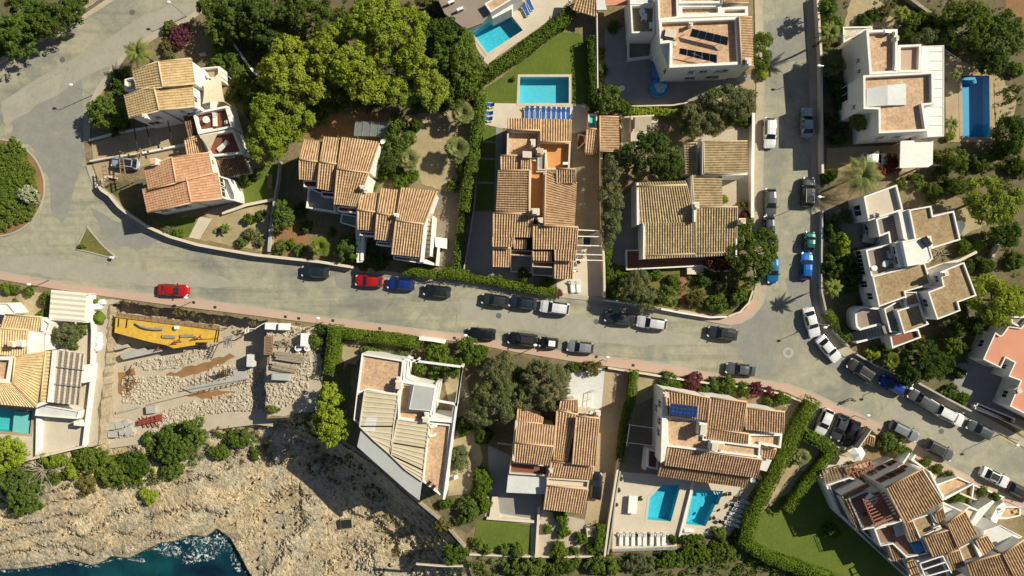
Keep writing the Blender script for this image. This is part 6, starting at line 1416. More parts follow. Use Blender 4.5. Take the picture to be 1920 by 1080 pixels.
# ---- between the orange house and the street
for x,y,rx,ry,l in [(1150,318,24,30,'upper'),(1150,372,25,32,'middle'),(1146,424,22,30,'lower')]: tree('silvery olive tree in the row right of the orange terrace house, %s one'%l, x,y,rx,ry,4.6,'olive', name='olive_tree', group='row of silvery olives')
tree('large dark green round tree left of the two upper olive tan roofs', 1230,287, 52,48, 6.5,'dark', bark='palebark')
bush('climbing plant at the lower end of the olive row', 1140,478,11,'mid', ry=20); 
for x,y,rx,ry,h,k,l in [(1140,185,26,28,4,'mid','bushy tree at the lower left of the dark courtyard'),(1165,200,20,16,3,'mid','low tree right of the bushy one below the dark courtyard'),(1302,222,28,30,4.5,'olive','grey green tree above the upper tan roofs'),(1362,185,38,32,5,'olive','wide grey green tree beside the tall cream house'),(1338,228,26,22,4,'olive','soft tree between the two wide grey green ones'),(1402,188,22,26,4,'olive','grey green tree overhanging the right street'),(1432,95,17,46,4.5,'mid','tall narrow tree beside the street and the tall cream house')]: tree(l,x,y,rx,ry,h,k)
for x,y,r,k,l in [(1126,100,11,'mid','shrub on the passage wall, upper'),(1128,130,12,'mid','shrub on the passage wall, middle'),(1124,160,11,'dark','shrub on the passage wall, lower'),(1152,50,12,'mid','green pot shrub in the dark courtyard top'),(1378,216,16,'mid','bush at the lower right of the wide grey green tree'),(1398,228,12,'hedge','bright bush at the street wall'),(1432,135,12,'lime','yellow green bush at the street below the tall narrow tree'),(1360,372,8,'lime','bright bush in the beige courtyard'),(1392,385,9,'dry','brown pot shrub beside the street wall'),(1330,337,9,'dark','dark shrub under the upper tan roof'),(1280,310,8,'dark','shrub beside the white blossom near the round tree')]: bush(l,x,y,r,k)
hedge('low yellow green hedge below the dark courtyard wall', [(1182,207),(1230,208),(1282,213)], 14, 1.1, 'lime')
tree('big leafy tree on the street corner overhanging a parked blue car', 1416,478, 44,56, 5.0,'mid'); tree('reddish tree between the red terrace and the corner tree', 1350,494, 26,16, 2.8,'red'); tree('bush like tree with orange tinge beside the ribbed roof', 1392,425, 24,20, 3,'mid'); bush('orange flowered bush at the street wall beside the roof chimney', 1398,405,11,'red')
tree('soft grey green tree in the front garden of the olive tan house', 1198,545, 36,36, 5,'olive'); tree('round dark green tree in the front garden left of the clay path', 1252,556, 21,22, 4,'mid')
for x,y,r,k,l in [(1148,515,17,'hedge','bright bush at the left corner of the front garden'),(1150,545,14,'mid','mixed bush at the left of the front garden'),(1170,520,12,'mid','bush behind the soft grey green tree'),(1228,515,12,'mid','low bush below the red terrace edge'),(1262,525,12,'mid','bush left of the clay path top'),(1305,560,18,'dry','dry shrub right of the clay path'),(1345,568,20,'mid','shrub in the corner garden, lower middle'),(1385,555,18,'mid','shrub at the rounded street corner'),(1320,525,15,'mid','shrub in the corner garden, upper left'),(1350,535,15,'dry','dry shrub in the middle of the corner garden')]: bush(l,x,y,r,k)
scatter('ground_cover', [[(1134,506),(1276,507),(1274,586),(1200,568),(1134,560)],[(1289,508),(1392,500),(1408,545),(1368,586),(1289,580)]], 'dry', 1.8, .2, .5)
# ---- upper right
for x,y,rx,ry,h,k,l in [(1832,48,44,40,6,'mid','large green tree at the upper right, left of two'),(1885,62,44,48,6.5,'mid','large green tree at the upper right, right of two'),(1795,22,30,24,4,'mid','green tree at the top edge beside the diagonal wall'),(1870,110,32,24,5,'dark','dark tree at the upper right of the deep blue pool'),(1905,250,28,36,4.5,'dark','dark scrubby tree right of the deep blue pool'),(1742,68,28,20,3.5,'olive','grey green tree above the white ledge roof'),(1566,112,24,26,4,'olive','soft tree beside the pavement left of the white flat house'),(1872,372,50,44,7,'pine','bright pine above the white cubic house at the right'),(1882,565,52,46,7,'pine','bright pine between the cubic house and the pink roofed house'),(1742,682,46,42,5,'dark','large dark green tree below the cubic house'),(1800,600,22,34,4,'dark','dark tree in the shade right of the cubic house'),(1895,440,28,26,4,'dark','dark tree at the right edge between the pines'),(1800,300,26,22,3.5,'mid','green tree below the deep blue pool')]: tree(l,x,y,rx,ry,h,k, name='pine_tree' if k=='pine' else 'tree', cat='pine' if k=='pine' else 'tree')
palm('dark fan palm at the lower left corner of the white flat house', 1608,228, 20, 4.5, 24,'palm', True); palm('huge drooping palm over the courtyard car of the white flat house', 1616,330, 46, 4.2, 34,'palepalm'); palm('palm with grey fronds in the upper right garden', 1693,24, 16, 2.0, 22,'palm'); palm('thin palm between the paved strip and the deep blue pool', 1792,140, 12, 3.0, 14,'palm'); palm('fan palm at the pavement below the cubic house', 1673,676, 17, 3.0, 26,'palm', True); palm('leaning palm left of the deep blue pool, lower', 1784,232, 18, 3.5, 18,'palepalm')
bush('red leaved shrub beside the huge drooping palm', 1672,308,19,'red'); tree('red tree under the huge drooping palm', 1650,322,16,14,2.4,'red')
names = ['topmost of the left strip','second of the left strip','third of the left strip','at the porch of the white flat house','beside the gate of the white flat house','in the dark below the soft tree','between pavement and white wall','at the courtyard entrance','right of the courtyard gate']
for (x,y,r,k),l in zip([(1552,22,14,'mid'),(1566,48,18,'mid'),(1552,78,14,'dry'),(1572,165,15,'dark'),(1580,192,16,'dark'),(1556,140,12,'dark'),(1562,225,15,'dark'),(1572,258,17,'dark'),(1556,330,15,'hedge')], names): bush('bush %s, beside the right street'%l, x,y,r,k)
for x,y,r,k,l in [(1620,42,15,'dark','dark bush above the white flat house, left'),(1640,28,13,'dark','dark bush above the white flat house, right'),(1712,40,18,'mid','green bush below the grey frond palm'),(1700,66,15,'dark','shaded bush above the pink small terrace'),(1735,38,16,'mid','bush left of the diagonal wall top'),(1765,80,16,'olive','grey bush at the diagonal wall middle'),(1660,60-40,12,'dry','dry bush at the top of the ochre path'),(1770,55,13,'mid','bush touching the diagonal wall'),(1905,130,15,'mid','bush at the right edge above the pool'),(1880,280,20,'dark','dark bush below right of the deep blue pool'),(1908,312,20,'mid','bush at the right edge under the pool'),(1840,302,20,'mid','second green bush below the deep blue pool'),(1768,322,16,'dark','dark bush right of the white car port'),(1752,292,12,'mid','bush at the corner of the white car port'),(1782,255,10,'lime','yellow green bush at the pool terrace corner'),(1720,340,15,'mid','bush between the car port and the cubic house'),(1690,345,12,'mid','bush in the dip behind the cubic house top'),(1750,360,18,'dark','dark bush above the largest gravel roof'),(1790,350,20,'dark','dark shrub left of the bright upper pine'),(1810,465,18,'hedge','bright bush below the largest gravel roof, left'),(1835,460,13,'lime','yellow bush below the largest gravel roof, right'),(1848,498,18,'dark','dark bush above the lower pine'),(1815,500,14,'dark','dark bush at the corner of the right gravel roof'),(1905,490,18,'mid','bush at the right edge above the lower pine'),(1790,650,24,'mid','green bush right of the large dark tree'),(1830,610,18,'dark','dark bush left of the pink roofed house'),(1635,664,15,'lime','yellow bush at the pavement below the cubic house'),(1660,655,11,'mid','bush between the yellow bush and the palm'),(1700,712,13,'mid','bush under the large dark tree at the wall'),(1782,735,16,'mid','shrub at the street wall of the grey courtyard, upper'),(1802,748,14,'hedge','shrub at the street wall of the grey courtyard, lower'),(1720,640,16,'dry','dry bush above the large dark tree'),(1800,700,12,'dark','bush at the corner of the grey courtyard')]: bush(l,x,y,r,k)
for x,y,rx,ry,k,l in [(1572,410,28,11,'mid','wide'),(1562,436,17,18,'mid','left'),(1580,458,17,22,'lime','bright'),(1562,500,22,26,'dark','lower left'),(1596,520,26,24,'dark','lower right'),(1588,488,18,14,'mid','small middle')]: bush('%s shrub in the bed between the right street and the cubic house'%l, x,y,rx,k,ry=ry,h=2.2)
hedge('clipped hedge on the street bend below the round terrace', [(1555,588),(1572,612),(1590,634)], 18, 1.4)
scatter('undergrowth', [[(1640,0),(1920,0),(1920,420),(1850,415),(1770,330),(1760,280),(1866,270),(1868,130),(1770,95),(1690,60)],[(1690,610),(1800,440),(1920,420),(1920,600),(1830,650),(1780,720),(1700,680)],[(1542,0),(1600,0),(1580,60),(1600,270),(1545,275)]], 'mid', .55, .25, .6)
scatter('dry_scrub', [[(1640,0),(1920,0),(1920,420),(1850,415),(1770,330),(1760,280),(1866,270),(1868,130),(1770,95),(1690,60)],[(1640,460),(1660,620),(1600,640),(1550,570),(1545,460)]], 'dry', .5, .2, .5)
# ---- lower left: shore shrubs
tree('yellow green pine in the lower left corner above the shore', 6,852, 34,34, 3.2,'lime'); 
for x,y,rx,ry,k,h,l in [(38,908,44,42,'mid',2.6,'largest green shrub, at the left edge above the shore'),(45,952,32,17,'mid',1.4,'low green shrub nearest the rocks at the left edge'),(102,862,30,16,'lime',1.6,'yellow green shrub under the pool terrace corner'),(135,885,12,18,'lime',1.4,'small yellow green shrub beside the bare branches'),(168,858,36,26,'mid',2.2,'dark green shrub below the building site corner'),(212,884,40,30,'mid',2.2,'spreading shrub in the middle of the shore thicket'),(252,870,28,26,'dark',2.0,'dark shrub right of the spreading one in the thicket'),(160,905,22,18,'dry',1.2,'faded shrub at the lower rim of the thicket'),(335,828,44,40,'mid',2.6,'largest shrub on the shore slope below the red steel'),(322,882,20,20,'mid',1.5,'shrub trailing down the rocks below the largest'),(362,796,20,14,'mid',1.4,'shrub at the edge of the rubble bank'),(278,824,15,14,'mid',1.3,'round shrub beside the concrete blocks'),(300,850,18,16,'dark',1.5,'shrub filling the gap left of the largest slope shrub'),(278,930,19,16,'lime',1.2,'lone yellow green shrub on the bare rocks'),(445,822,30,20,'mid',1.8,'wide shrub on the brown slope, upper of two'),(414,848,20,18,'mid',1.5,'round shrub on the brown slope, lower of two'),(478,850,11,14,'dark',1.2,'little dark shrub at the shadow edge on the slope'),(510,768,14,7,'mid',.8,'flat shrub at the top of the shadowed bank'),(156,925,11,8,'dry',.8,'small tuft above the pale rocks')]: bush(l,x,y,rx,k,ry=ry,h=h)
m_ = MB()
for i in range(16):
    a = P(82, 880, .2); p = Vector(a); d = random.uniform(0, 6.28)
    for k in range(4): q = p + Vector((math.cos(d)*.7, math.sin(d)*.7, .25)); m_.bar(p, q, .09 - .018*k); p = q; d += random.uniform(-.7, .7)
tag(m_.build('bare_tree', M['palebark']), 'leafless pale branches between the green shrubs at the lower left', 'dead tree')
tree('grey green tree between the cream canopy and the straw roof', 118,628, 28,26, 3.2,'olive'); bush('green bush right of the tree under the cream canopy', 148,620,14,'mid'); bush('fresh green plant below the tree under the cream canopy', 136,648,10,'hedge')
for x,y,r,k,l in [(88,562,15,'mid','shrub at the pavement left of the cream canopy'),(80,596,16,'mid','shrub touching the left side of the cream canopy'),(27,572,10,'mid','small round shrub in the sandy forecourt'),(27,543,10,'mid','round bush at the pavement, left edge'),(12,540,12,'hedge','bright bush at the left edge by the pavement'),(55,545,11,'mid','bush at the pavement above the sandy forecourt')]: bush(l,x,y,r,k)
scatter('dry_scrub', [[(228,562),(330,580),(600,612),(600,622),(480,612),(350,604),(240,584)],[(150,870),(300,905),(250,920),(120,915)],[(400,800),(560,785),(600,830),(520,850),(420,880)],[(690,960),(800,950),(850,1030),(884,1078),(780,1066),(720,1020)]], 'dry', 2.2, .15, .45)
scatter('shore_thicket', [[(0,870),(130,872),(240,848),(320,812),(400,800),(470,800),(460,850),(380,850),(350,890),(300,905),(200,915),(90,940),(0,965)]], 'mid', 1.5, .3, .7)
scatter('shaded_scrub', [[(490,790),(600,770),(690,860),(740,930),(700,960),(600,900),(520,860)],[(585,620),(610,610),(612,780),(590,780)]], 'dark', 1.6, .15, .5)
# ---- gardens of the glass roofed house
tree('bright lime green rounded tree left of the glass roofed house', 617,784, 36,52, 5.5,'lime')
hedge('clipped hedge running down from the pavement beside the timber yard', [(627,616),(624,655),(617,696)], 24, 2.0); hedge('short clipped hedge along the pavement, left', [(643,626),(677,630)], 20, 1.8); hedge('long clipped hedge along the pink pavement', [(692,631),(740,636),(786,644)], 21, 1.9)
bush('ragged bush at the right edge of the timber yard', 592,640,14,'mid'); bush('dark bush at the top of the timber yard corner', 603,618,13,'dark')
for x,y,rx,ry,k,l in [(692,657,17,9,'mid','flat bush at the left of the roof terrace wall'),(752,665,17,9,'olive','flat grey bush behind the white frame corner')]: bush(l,x,y,rx,k,ry=ry)
for x,y,r,h,k,l in [(820,668,24,3,'hedge','bright garden tree inside the white frame, upper'),(785,692,16,2.2,'mid','bush tree inside the white frame, left'),(850,690,22,3,'mid','garden tree inside the white frame, right'),(815,705,12,2,'hedge','small bright tree inside the white frame, lower'),(885,660,28,3,'hedge','bright spreading tree at the pavement right of the white gate'),(938,690,28,4.5,'olive','grey green tree at the pavement above the biggest one'),(932,755,54,6,'olive','biggest grey green tree between the glass roof and the red roofs'),(1030,725,42,6,'olive','rounded grey green tree over the red roof edge'),(985,705,20,3,'dark','dark tree between the two big grey green ones')]: tree(l,x,y,r,r*(1.18 if r in (42,) else .95),h,k)
for x,y,rx,ry,k,l in [(862,862,18,28,'olive','upright grey bush right of the long white wall'),(870,800,15,20,'dark','dark bush under the biggest grey green tree'),(905,815,16,22,'dark','shaded bush left of the red roofs'),(902,905,17,32,'hedge','tall bright bush left of the grey terrace'),(878,958,24,24,'mid','wide bush at the end of the long white wall'),(908,945,15,18,'hedge','bright bush below the tall one by the grey terrace'),(855,1040,28,22,'mid','lone bush at the lower end of the stone wall'),(835,945,15,10,'hedge','bush under the tip of the glass roofed house'),(1110,690,24,13,'dry','speckled bush at the pavement above the white slab'),(1078,688,13,10,'mid','bush left of the speckled one at the pavement'),(830,985,17,13,'dry','faded bush above the stone wall'),(895,1020,12,12,'mid','bush at the left corner of the lower lawn')]: bush(l,x,y,rx,k,ry=ry)
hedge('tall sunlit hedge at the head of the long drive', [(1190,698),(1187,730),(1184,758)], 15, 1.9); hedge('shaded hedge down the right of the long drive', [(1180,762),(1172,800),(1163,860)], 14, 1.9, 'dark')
for (x,y,r),l in zip([(1053,972,15),(1027,993,10),(1057,998,13),(1090,1010,12),(1048,1032,17),(1078,1033,9),(1107,1030,11)], ['topmost','smallest at the left','in the middle','beside the stone planter','largest','lowest small one','nearest the corner hedge']): bush('clipped round bush in the pale gravel garden, %s'%l, x,y,r,'hedge', group='round bushes in the gravel garden')
hedge('short block hedge at the corner of the gravel garden', [(1127,988),(1124,1028)], 17, 1.6)
for (x,y,r),l in zip([(970,1033,15),(945,1032,11),(912,1030,11)], ['right','middle','left']): bush('round bush at the foot of the lower lawn, %s'%l, x,y,r,'mid')
# ---- gardens of the solar panel house and right
for x,y,r,k,l in [(1252,712,16,'mid','dark green bush at the left of the pavement border'),(1268,722,12,'hedge','bright bush second in the pavement border'),(1300,716,18,'bougain','magenta bush left of the pavement border'),(1318,732,13,'hedge','bright low bush under the magenta one'),(1338,722,13,'mid','bush in the middle of the pavement border'),(1365,722,18,'mid','largest green bush of the pavement border'),(1394,730,14,'mid','round bush right of the largest in the border'),(1418,730,15,'bougain','magenta bush right of the pavement border'),(1443,735,10,'bougain','small magenta bush at the border end'),(1466,747,15,'hedge','clipped ball bush at the right end of the border'),(1440,752,10,'hedge','small ball bush above the right ribbed roof'),(1350,748-6,10,'mid','low bush at the roof edge of the border')]: bush(l,x,y,r,k)
hedge('long tall hedge running diagonally down to the lower lawn', [(1527,757),(1500,800),(1478,845),(1452,895),(1430,935),(1410,975),(1400,1015)], 25, 2.2); hedge('hedge curving along the bottom of the lower lawn', [(1402,1022),(1445,1048),(1500,1066),(1570,1092)], 22, 2.0); hedge('short hedge beside the dark bar pergola', [(1556,856),(1520,900),(1480,955)], 17, 1.9); hedge('hedge below the car park', [(1516,818),(1545,832),(1566,850)], 24, 1.9, 'mid')
palm('fan palm shrub between the two diagonal hedges', 1503,858, 19, 1.4, 30,'palepalm', True); bush('round bush beside the right pool', 1349,1000,14,'hedge'); bush('dark bush at the lower end of the stacked loungers', 1385,1010,16,'dark'); bush('shaded round bush on the lower lawn', 1560,995,16,'hedge', h=1.4)
for x,y,r,k,l in [(1662,828,19,'mid','bush between pavement and apartment block, left'),(1684,838,16,'mid','bush between pavement and apartment block, middle'),(1703,850,11,'mid','bush between pavement and apartment block, right'),(1735,868,10,'mid','strip shrub beside the cream stairs, upper'),(1758,880,10,'hedge','strip shrub beside the cream stairs, middle'),(1780,892,10,'mid','strip shrub beside the cream stairs, lower'),(1795,938,14,'mid','bush in the brown court of the apartment block'),(1842,922,10,'mid','low shrub at the pavement beside the brown court'),(1868,934,11,'mid','low shrub at the pavement beside the little play terrace'),(1655,1012,8,'lime','bright pot plant on the red roof terrace'),(1693,1040,7,'mid','pot plant at the lower roof terrace edge'),(1628,815,12,'dark','dark bush behind the slanted gate wall'),(1600,880,13,'dark','dark bush beside the white parasol')]: bush(l,x,y,r,k)
scatter('undergrowth', [[(885,1046),(1008,1050),(1138,1046),(1268,1038),(1290,1010),(1370,1010),(1395,1035),(1480,1072),(1500,1100),(900,1110)]], 'mid', 1.6, .3, .7)
for (x,y,rx,ry,k),l in zip([(985,1062,40,18,'mid'),(1050,1062,34,16,'dark'),(1130,1060,40,18,'mid'),(1200,1055,36,20,'olive'),(1255,1050,28,18,'hedge'),(1310,1040,34,20,'hedge'),(1360,1035,28,20,'mid'),(1300,1010,22,8,'hedge')], ['first from the left','second from the left','third from the left','grey green fourth','bright fifth','bright sixth','last one at the right','narrow one beneath the right pool']): bush('wild bush in the strip along the bottom edge, %s'%l, x,y,rx,k,ry=ry,h=2, group='wild bushes at the bottom edge')
bush('shrub at the lower right of the pool terrace', 1262,1010+2,9,'dark')

palm('tall palm beside the upper right pavement, shading the street', 1556,62, 24, 5.6, 26,'palm'); palm('slim palm among the shrubs left of the cubic house', 1562,540, 20, 4.8, 24,'palm')
tree('small tree at the very top of the strip beside the right hand street', 1556,8, 20,18, 4.6,'mid')
# ================================================================== CARS
def paintmat():
    m, n, o = newmat('car_paint'); oi = n.nodes.new('ShaderNodeObjectInfo')
    b = finish(n, o, oi.outputs['Color'], .32, metal=.25, spec=.5, coat=.35); return m
M['paint'] = paintmat(); M['lamp_w'] = plain('headlamp_lens', (.6,.62,.64), .15, spec=.8); M['lamp_r'] = plain('tail_lamp_lens', (.35,.02,.02), .2, spec=.8); M['rim'] = plain('alloy_rim', (.4,.4,.42), .35, .8); M['carglass'] = plain('car_glass', (.012,.017,.02), .06, spec=.8); M['blackplastic'] = plain('black_plastic', (.02,.02,.022), .5)
SHAPE = {  # x stations, half widths, top heights, index of cowl, screen top, roof rear, deck
 'hatch':  ([2.08,1.98,1.65,.92,.22,-.55,-1.45,-1.88,-2.02], [.60,.78,.86,.88,.88,.88,.86,.83,.66], [.60,.70,.82,.97,1.42,1.47,1.40,1.00,.66], 3,4,6,7),
 'sedan':  ([2.28,2.18,1.80,.95,.30,-.45,-1.05,-1.62,-2.12,-2.26], [.60,.80,.87,.89,.89,.89,.88,.87,.80,.62], [.58,.68,.80,.94,1.38,1.42,1.36,1.02,.98,.64], 3,4,6,7),
 'suv':    ([2.22,2.12,1.75,1.00,.42,-.60,-1.75,-2.10,-2.20], [.68,.86,.92,.94,.94,.94,.92,.90,.76], [.72,.85,1.00,1.12,1.62,1.68,1.62,1.10,.74], 3,4,6,7),
 'estate': ([2.28,2.18,1.80,1.00,.35,-.60,-1.75,-2.16,-2.28], [.60,.80,.87,.89,.89,.89,.87,.85,.66], [.58,.68,.80,.95,1.42,1.48,1.42,1.00,.64], 3,4,6,7),
 'mini':   ([1.46,1.38,1.15,.72,.22,-.35,-.92,-1.22,-1.34], [.58,.72,.78,.80,.80,.80,.78,.76,.60], [.60,.74,.86,.98,1.42,1.48,1.42,1.00,.66], 3,4,6,7),
 'pickup': ([2.45,2.35,1.95,1.15,.60,.05,-.60,-.75,-2.35,-2.48], [.68,.86,.91,.92,.92,.92,.91,.91,.90,.78], [.70,.85,.98,1.10,1.62,1.68,1.64,1.05,1.02,.74], 3,4,6,7)}
PROTO = {}
def car_proto(kind):
    xs, ws, zt, ic, it, ir, idk = SHAPE[kind]; n = len(xs); prof = []
    belt = max(zt[ic], .9) - .02
    for i in range(n):
        w, z = ws[i], zt[i]; cabin = it <= i <= ir
        if cabin: pts = [(w*.7,.22),(w,.34),(w*1.0,.62),(w*.97,belt),(w*.70,z-.05),(w*.36,z)]
        else: zz = min(z, belt); pts = [(w*.7,.24),(w*.98,.36),(w,min(.62,zz-.1)),(w*.95,zz-.05),(w*.80,zz-.015),(w*.40,zz+.02)]
        prof.append([(-xs[i]*-1, -p[0], p[1]) for p in pts] + [(xs[i], p[0], p[1]) for p in pts[::-1]])
    m = 12; V = [v for pr in prof for v in pr]
    parts = {'body': [], 'windscreen': [], 'rear_window': [], 'L': [], 'R': []}
    for i in range(n - 1):
        for j in range(m - 1):
            f = (i*m+j, i*m+j+1, (i+1)*m+j+1, (i+1)*m+j); key = 'body'
            if i == ic and j in (4,5,6): key = 'windscreen'
            elif i == ir and j in (4,5,6): key = 'rear_window'
            elif it <= i < ir and j == 3: key = 'R'
            elif it <= i < ir and j == 7: key = 'L'
            parts[key].append(f)
    parts['body'] += [tuple(range(m)), tuple((n-1)*m + j for j in range(m-1, -1, -1))]
    root = empty('parked_car', (0,0,0)); C.objects.unlink(root); C.objects.link(root)
    def mk(name, fs, mat, sm=True):
        used = sorted({i for f in fs for i in f}); mp = {u: k for k, u in enumerate(used)}
        mb = MB(); mb.add([V[u] for u in used], [tuple(mp[i] for i in f) for f in fs]); return mb.build(name, M[mat], root, smooth=False)
    b = mk('body', parts['body'], 'paint'); bv = b.data
    mk('windscreen', parts['windscreen'], 'carglass'); mk('rear_window', parts['rear_window'], 'carglass'); mk('side_window', parts['L'], 'carglass'); mk('side_window', parts['R'], 'carglass')
    L = xs[0]; wb = L*.60; w = max(ws)
    for sx in (wb, -wb):
        for sy in (-1, 1):
            t = MB().tube([(sx, sy*(w-.19), .31), (sx, sy*(w+.012), .31)], .31, 14).build('wheel', M['rubber'], root)
            MB().tube([(sx, sy*(w+.010), .31), (sx, sy*(w+.022), .31)], .20, 10).build('rim', M['rim'], t)
    for sy in (-1, 1):
        MB().bar((xs[1]+.02, sy*ws[1]*.62, zt[1]-.07), (xs[2]+.15, sy*ws[2]*.84, zt[1]+.0), .26, .14).build('headlight', M['lamp_w'], root)
        MB().bar((xs[-1]+.0, sy*ws[-1]*.86, zt[-1]+.02), (xs[-2]-.0, sy*ws[-2]*.93, zt[-1]+.08), .14, .16).build('tail_light', M['lamp_r'], root)
        MB().bar((xs[ic]-.15, sy*(w-.04), belt+.06), (xs[ic]-.22, sy*(w+.16), belt+.08), .13, .12).build('mirror', M['blackplastic'], root)
    MB().box((xs[0]-.04, 0, .33), .1, ws[0]*1.5, .14).build('bumper_grille', M['blackplastic'], root)
    MB().box((xs[-1]+.02, 0, .40), .08, .52, .11).build('number_plate', M['plastic'], root)
    for o in (root,) + tuple(root.children_recursive): C.objects.unlink(o)
    return root
def link_tree(o, parent=None):
    c = o.copy(); C.objects.link(c); c.parent = parent
    for ch in list(o.children): link_tree(ch, c)
    return c
def car(kind, x, y, ang, col, label, sc=1.0, roof=None, rack=False, group=None, z=.03):
    if kind not in PROTO: PROTO[kind] = car_proto(kind)
    r = link_tree(PROTO[kind]); p = P(x, y, .8); r.location = (p.x, p.y, z); r.rotation_euler = (0, 0, R(ang)); r.scale = (sc, sc, 1)
    tag(r, label, 'car', group)
    for ch in r.children:
        if ch.name.startswith('body'): ch.color = (*col, 1)
    xs, ws, zt, ic, it, ir, idk = SHAPE[kind]
    def loc(mb, name, mat):
        o = mb.build(name, M[mat]); o.parent = r; return o
    if roof: 
        o = MB().box(((xs[it]+xs[ir])/2, 0, max(zt)-.005), (xs[it]-xs[ir])*.86, ws[it]*1.02, .03); loc(o, 'roof_panel', roof)
    if rack:
        m = MB()
        for s in (-1, 1): m.bar((xs[it]-.1, s*ws[it]*.62, zt[it]+.1), (xs[ir]+.1, s*ws[it]*.62, zt[ir]+.1), .05)
        loc(m, 'roof_rail', 'metal')
    return r
fr()
K_ = (.012,.013,.015); DG = (.035,.038,.042); MG = (.10,.105,.11); SV = (.2,.21,.215); WH = (.78,.78,.77); RD = (.46,.012,.012); BL = (.008,.055,.33)
for a in [('sedan',324,544,-3,RD,'dark red car parked on the pink pavement beside the building site'),
 ('hatch',591,510,176,(.015,.03,.035),'black car with teal sheen, leftmost parked below the blue terraces'),
 ('hatch',692,527,176,RD,'bright red hatchback parked between the black and the royal blue cars'),
 ('hatch',752,533,175,(.008,.035,.22),'royal blue hatchback parked right of the bright red one'),
 ('hatch',820,546,174,(.018,.026,.024),'dark green black hatchback parked below the gap in the street hedge'),
 ('hatch',929,563,172,DG,'dark grey hatchback with blue sheen, left one of the pair beside the white car'),
 ('hatch',980,568,172,(.02,.03,.055),'dark blue hatchback parked just left of the white car under the red blossom'),
 ('suv',1040,577,172,WH,'white car parked on the north side below the cream forecourt'),
 ('sedan',1162,597,171,DG,'dark grey saloon in the tree shadow beside the soft grey green tree'),
 ('estate',1222,606,171,(.66,.66,.66),'white silver estate car parked at the round dark green garden tree'),
 ('estate',1355,625,172,DG,'dark grey car parked alone at the rounded street corner'),
 ('sedan',1389,693,173,MG,'mid grey saloon parked alone on the south side by the magenta bushes'),
 ('hatch',904,626,176,K_,'black hatchback beside the white garden gate, leftmost on the south side'),
 ('suv',980,636,174,K_,'black car with dark roof parked behind the white roofed small car'),
 ('mini',1030,643,174,K_,'small black car with a bright white roof on the south side'),
 ('hatch',1089,651,173,(.26,.27,.29),'silver hatchback at the right end of the south side four'),
 ('estate',1444,249,-91,WH,'white car parked alone on the left of the right hand street'),
 ('sedan',1514,230,90,(.26,.33,.38),'pale blue grey saloon parked against the pavement of the right hand street'),
 ('hatch',1445,379,-90,MG,'grey car on the left of the right hand street near the beige courtyard'),
 ('hatch',1442,431,-90,(.05,.06,.075),'dark slate car half hidden by the corner tree, upper one'),
 ('suv',1515,360,88,(.05,.055,.06),'dark car with roof rails parked below the blue grey saloon'),
 ('mini',1518,453,86,(.005,.11,.085),'tiny teal green car on the right hand street'),
 ('hatch',1512,499,88,(.005,.10,.42),'vivid blue car parked below the tiny teal green one'),
 ('hatch',1449,505,-90,(.01,.13,.32),'blue car under the branches of the corner tree'),
 ('sedan',1522,604,-74,WH,'white saloon parked on the street bend, upper one of two'),
 ('sedan',1554,654,-50,WH,'white saloon parked on the street bend, lower one of two'),
 ('suv',1614,694,147,(.045,.042,.036),'brown grey off road car parked after the two white saloons'),
 ('hatch',1675,723,152,(.008,.04,.26),'dark blue car parked on the bend beside the palm shadow'),
 ('pickup',1730,751,148,(.085,.09,.095),'silver grey pick up parked behind the dark blue car'),
 ('suv',1781,779,-27,WH,'large white car with long roof parked behind the pick up'),
 ('hatch',1838,806,153,(.075,.095,.10),'greenish grey car at the right end of the upper kerb'),
 ('estate',1696,809,-27,(.19,.21,.22),'silver blue estate on the lower kerb near the car park'),
 ('suv',1761,844,-27,(.10,.105,.11),'grey car with a black roof on the lower kerb'),
 ('sedan',1866,895,-26,WH,'white saloon with black roof panels on the lower kerb at the right'),
 ('hatch',1914,922,-26,(.03,.03,.032),'black car cut off by the right edge on the lower kerb'),
 ('hatch',1546,791,-113,WH,'white car in the small car park by the long hedge'),
 ('hatch',1575,801,-113,(.06,.065,.07),'dark grey car in the middle of the small car park'),
 ('hatch',1596,812,-113,(.012,.016,.02),'black car beside the slanted gate in the small car park'),
 ('hatch',234,305,173,(.42,.46,.52),'pale silver car with black glass roof under the ladder pergola'),
 ('hatch',1118,912,86,K_,'black car parked at the end of the long drive by the red roofs'),
 ('hatch',1640,298,-2,WH,'white car in the courtyard behind the huge drooping palm'),
 ('hatch',1570,404,10,(.10,.10,.10),'grey car in the shaded yard of the cubic house'),
 ('suv',1632,428,-100,(.45,.47,.46),'white and dark car tucked against the cubic house blocks')]:
    k = dict(roof='blackplastic') if 'black roof' in a[5] or 'dark roof' in a[5] or 'glass roof' in a[5] else dict(roof='plastic') if 'white roof' in a[5] and 'tiny' not in a[5] and 'small' in a[5] else {}
    if 'off road' in a[5] or 'rails' in a[5] or 'long roof' in a[5]: k['rack'] = True
    car(*a, **k)

